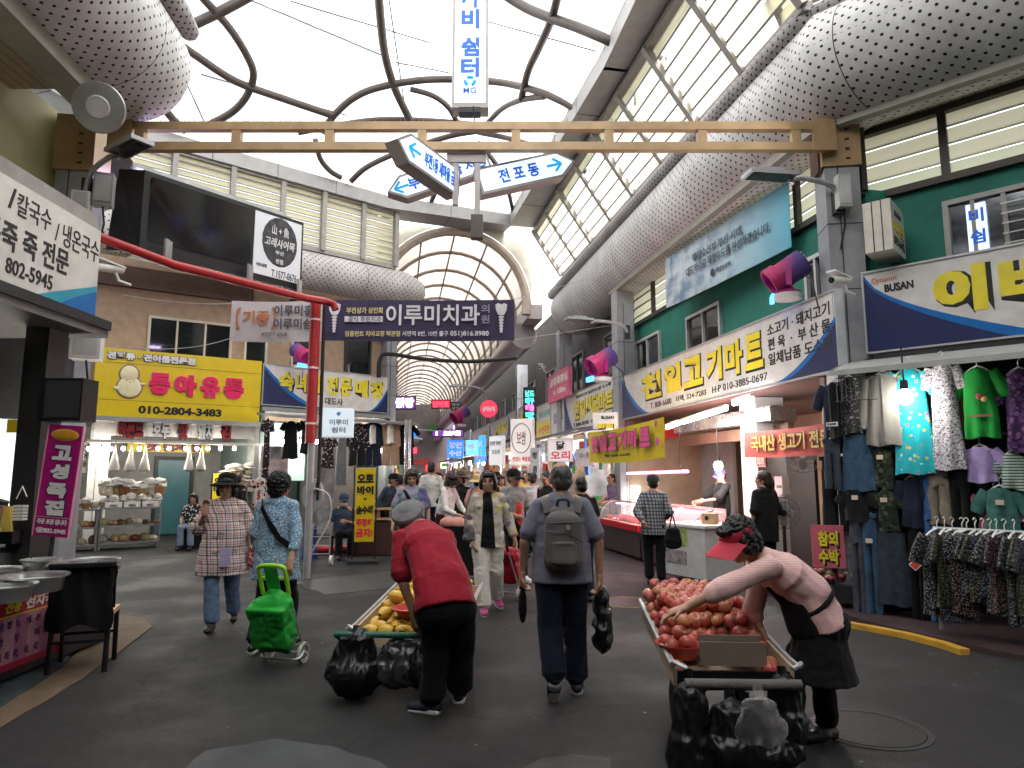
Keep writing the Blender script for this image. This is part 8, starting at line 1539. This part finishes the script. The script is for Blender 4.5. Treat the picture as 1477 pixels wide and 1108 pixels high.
for k in range(13): garment(rk_.matrix_basis @ V((.05 + k * .062 + random.uniform(-.02, .02), .0, .95)), rk_.rotation_euler.z + R(58) + random.uniform(-.45, .45), 'top', random.uniform(.38, .5), .72 + random.uniform(-.16, .14), SQ[k % 5], f'glittery dark top with {("silver", "olive", "blue", "rose", "white")[k % 5]} flecks on the low rail', group=f'{("silver", "olive", "blue", "rose", "white")[k % 5]} flecked tops on the low rail')
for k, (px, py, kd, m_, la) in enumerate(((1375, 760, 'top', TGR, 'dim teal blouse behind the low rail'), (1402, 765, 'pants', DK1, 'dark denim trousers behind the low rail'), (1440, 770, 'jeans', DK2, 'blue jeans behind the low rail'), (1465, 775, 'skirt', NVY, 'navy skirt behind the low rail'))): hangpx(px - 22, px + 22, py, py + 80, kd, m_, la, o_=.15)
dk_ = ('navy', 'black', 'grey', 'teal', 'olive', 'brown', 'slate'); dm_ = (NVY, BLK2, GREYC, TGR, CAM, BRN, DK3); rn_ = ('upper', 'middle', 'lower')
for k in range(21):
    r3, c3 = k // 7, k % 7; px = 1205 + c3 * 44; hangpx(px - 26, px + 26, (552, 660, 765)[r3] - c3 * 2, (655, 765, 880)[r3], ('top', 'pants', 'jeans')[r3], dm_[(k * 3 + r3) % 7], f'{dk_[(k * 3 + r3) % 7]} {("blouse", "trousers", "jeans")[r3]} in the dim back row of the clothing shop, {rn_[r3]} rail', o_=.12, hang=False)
# dress shop
CL = off(LF2, .95)
def hangl(x0, x1, y0, y1, kind, m, label, **k):
    a, c_ = onpl(x0, y0, CL), onpl(x1, y0, CL); mid = onpl((x0 + x1) / 2, y0, CL); zb = onpl((x0 + x1) / 2, y1, CL).z; return garment(mid, ds_.rotation_euler.z + R(-18), kind, (c_ - a).to_2d().length * 1.1, mid.z - zb, m, label, **k)
BGE = fabric('beige_suit', (.36, .24, .16), .85); FLD = fabric('dark_floral', (.02, .015, .018), .85, pat=p_spots([(.30, .20, .2), (.5, .45, .42)], 14, .25))
for a_ in ((506, 528, 611, 650, 'jacket', FLD, 'dark flowered jacket hanging before the dress shop'), (524, 552, 610, 643, 'vest', NVY, 'navy waistcoat over a white shirt on the dress shop rail'), (527, 549, 641, 672, 'pants', NVY, 'navy trousers below the waistcoat'), (550, 577, 611, 643, 'vest', BGE, 'beige waistcoat over a white shirt on the dress shop rail'), (552, 575, 643, 672, 'pants', BGE, 'beige trousers below the beige waistcoat'), (573, 597, 613, 646, 'tee', BLK, 'black top at the end of the dress shop rail'), (576, 595, 642, 671, 'pants', BLK, 'black trousers at the end of the dress shop rail'), (505, 526, 640, 672, 'pants', BLK2, 'dark trousers below the flowered jacket'), (411, 430, 608, 662, 'dress', BLK, 'slim black dress in the glass case of the dress shop'), (466, 482, 632, 676, 'dress', FLD, 'dark flowered dress below the lit cube sign'), (382, 391, 604, 690, 'dress', FLD, 'narrow flowered dress at the corner of the nut shop'), (486, 500, 632, 700, 'skirt', GREYC, 'grey skirt beside the lit cube sign'), (436, 452, 606, 655, 'dress', BLK2, 'second black dress behind the red pole'), (366, 384, 690, 735, 'tee', fabric('cream_rose_print', (.55, .5, .45), .85, pat=p_spots([(.5, .05, .05), (.03, .03, .03)], 9, .35)), 'cream blouse with red roses hanging beside the curly haired woman')): hangl(*a_)
for x0, x1, nm in ((531, 545, 'navy'), (557, 570, 'beige')):
    a = onpl((x0 + x1) / 2, 613, off(LF2, 1.02)); garment(a, ds_.rotation_euler.z + R(-18), 'vest', .2, .5, WHT, f'white shirt front inside the {nm} waistcoat', hang=False, cat='shirt')
# ---------------------------------------------------------------- unseen rest of the market, walls and roofs added to shut out side skylight
bk_ = E('market_building', (0, -7, 0), 'plain market block closing the crossing behind', 'building'); MB().box((0, 0, 4.7), (26, .4, 9.4)).build('wall', DUSK, bk_, smooth=False)
sb = E('market_building', (8.2, 0, 0), 'plain market block beside the clothing shop', 'building'); MB().box((.6, -2.2, 4.7), (.4, 10, 9.4)).build('wall', DUSK, sb, smooth=False); MB().box((-2.4, -1, 9.3), (6.4, 14, .2)).build('roof', DUSK, sb, smooth=False)
sb2 = E('market_building', (-10.5, 0, 0), 'plain market block behind the porridge shop', 'building'); MB().box((0, 1, 4.7), (.4, 18, 9.4)).build('wall', DUSK, sb2, smooth=False); MB().box((3.0, .5, 9.3), (6.2, 16, .2)).build('roof', DUSK, sb2, smooth=False)
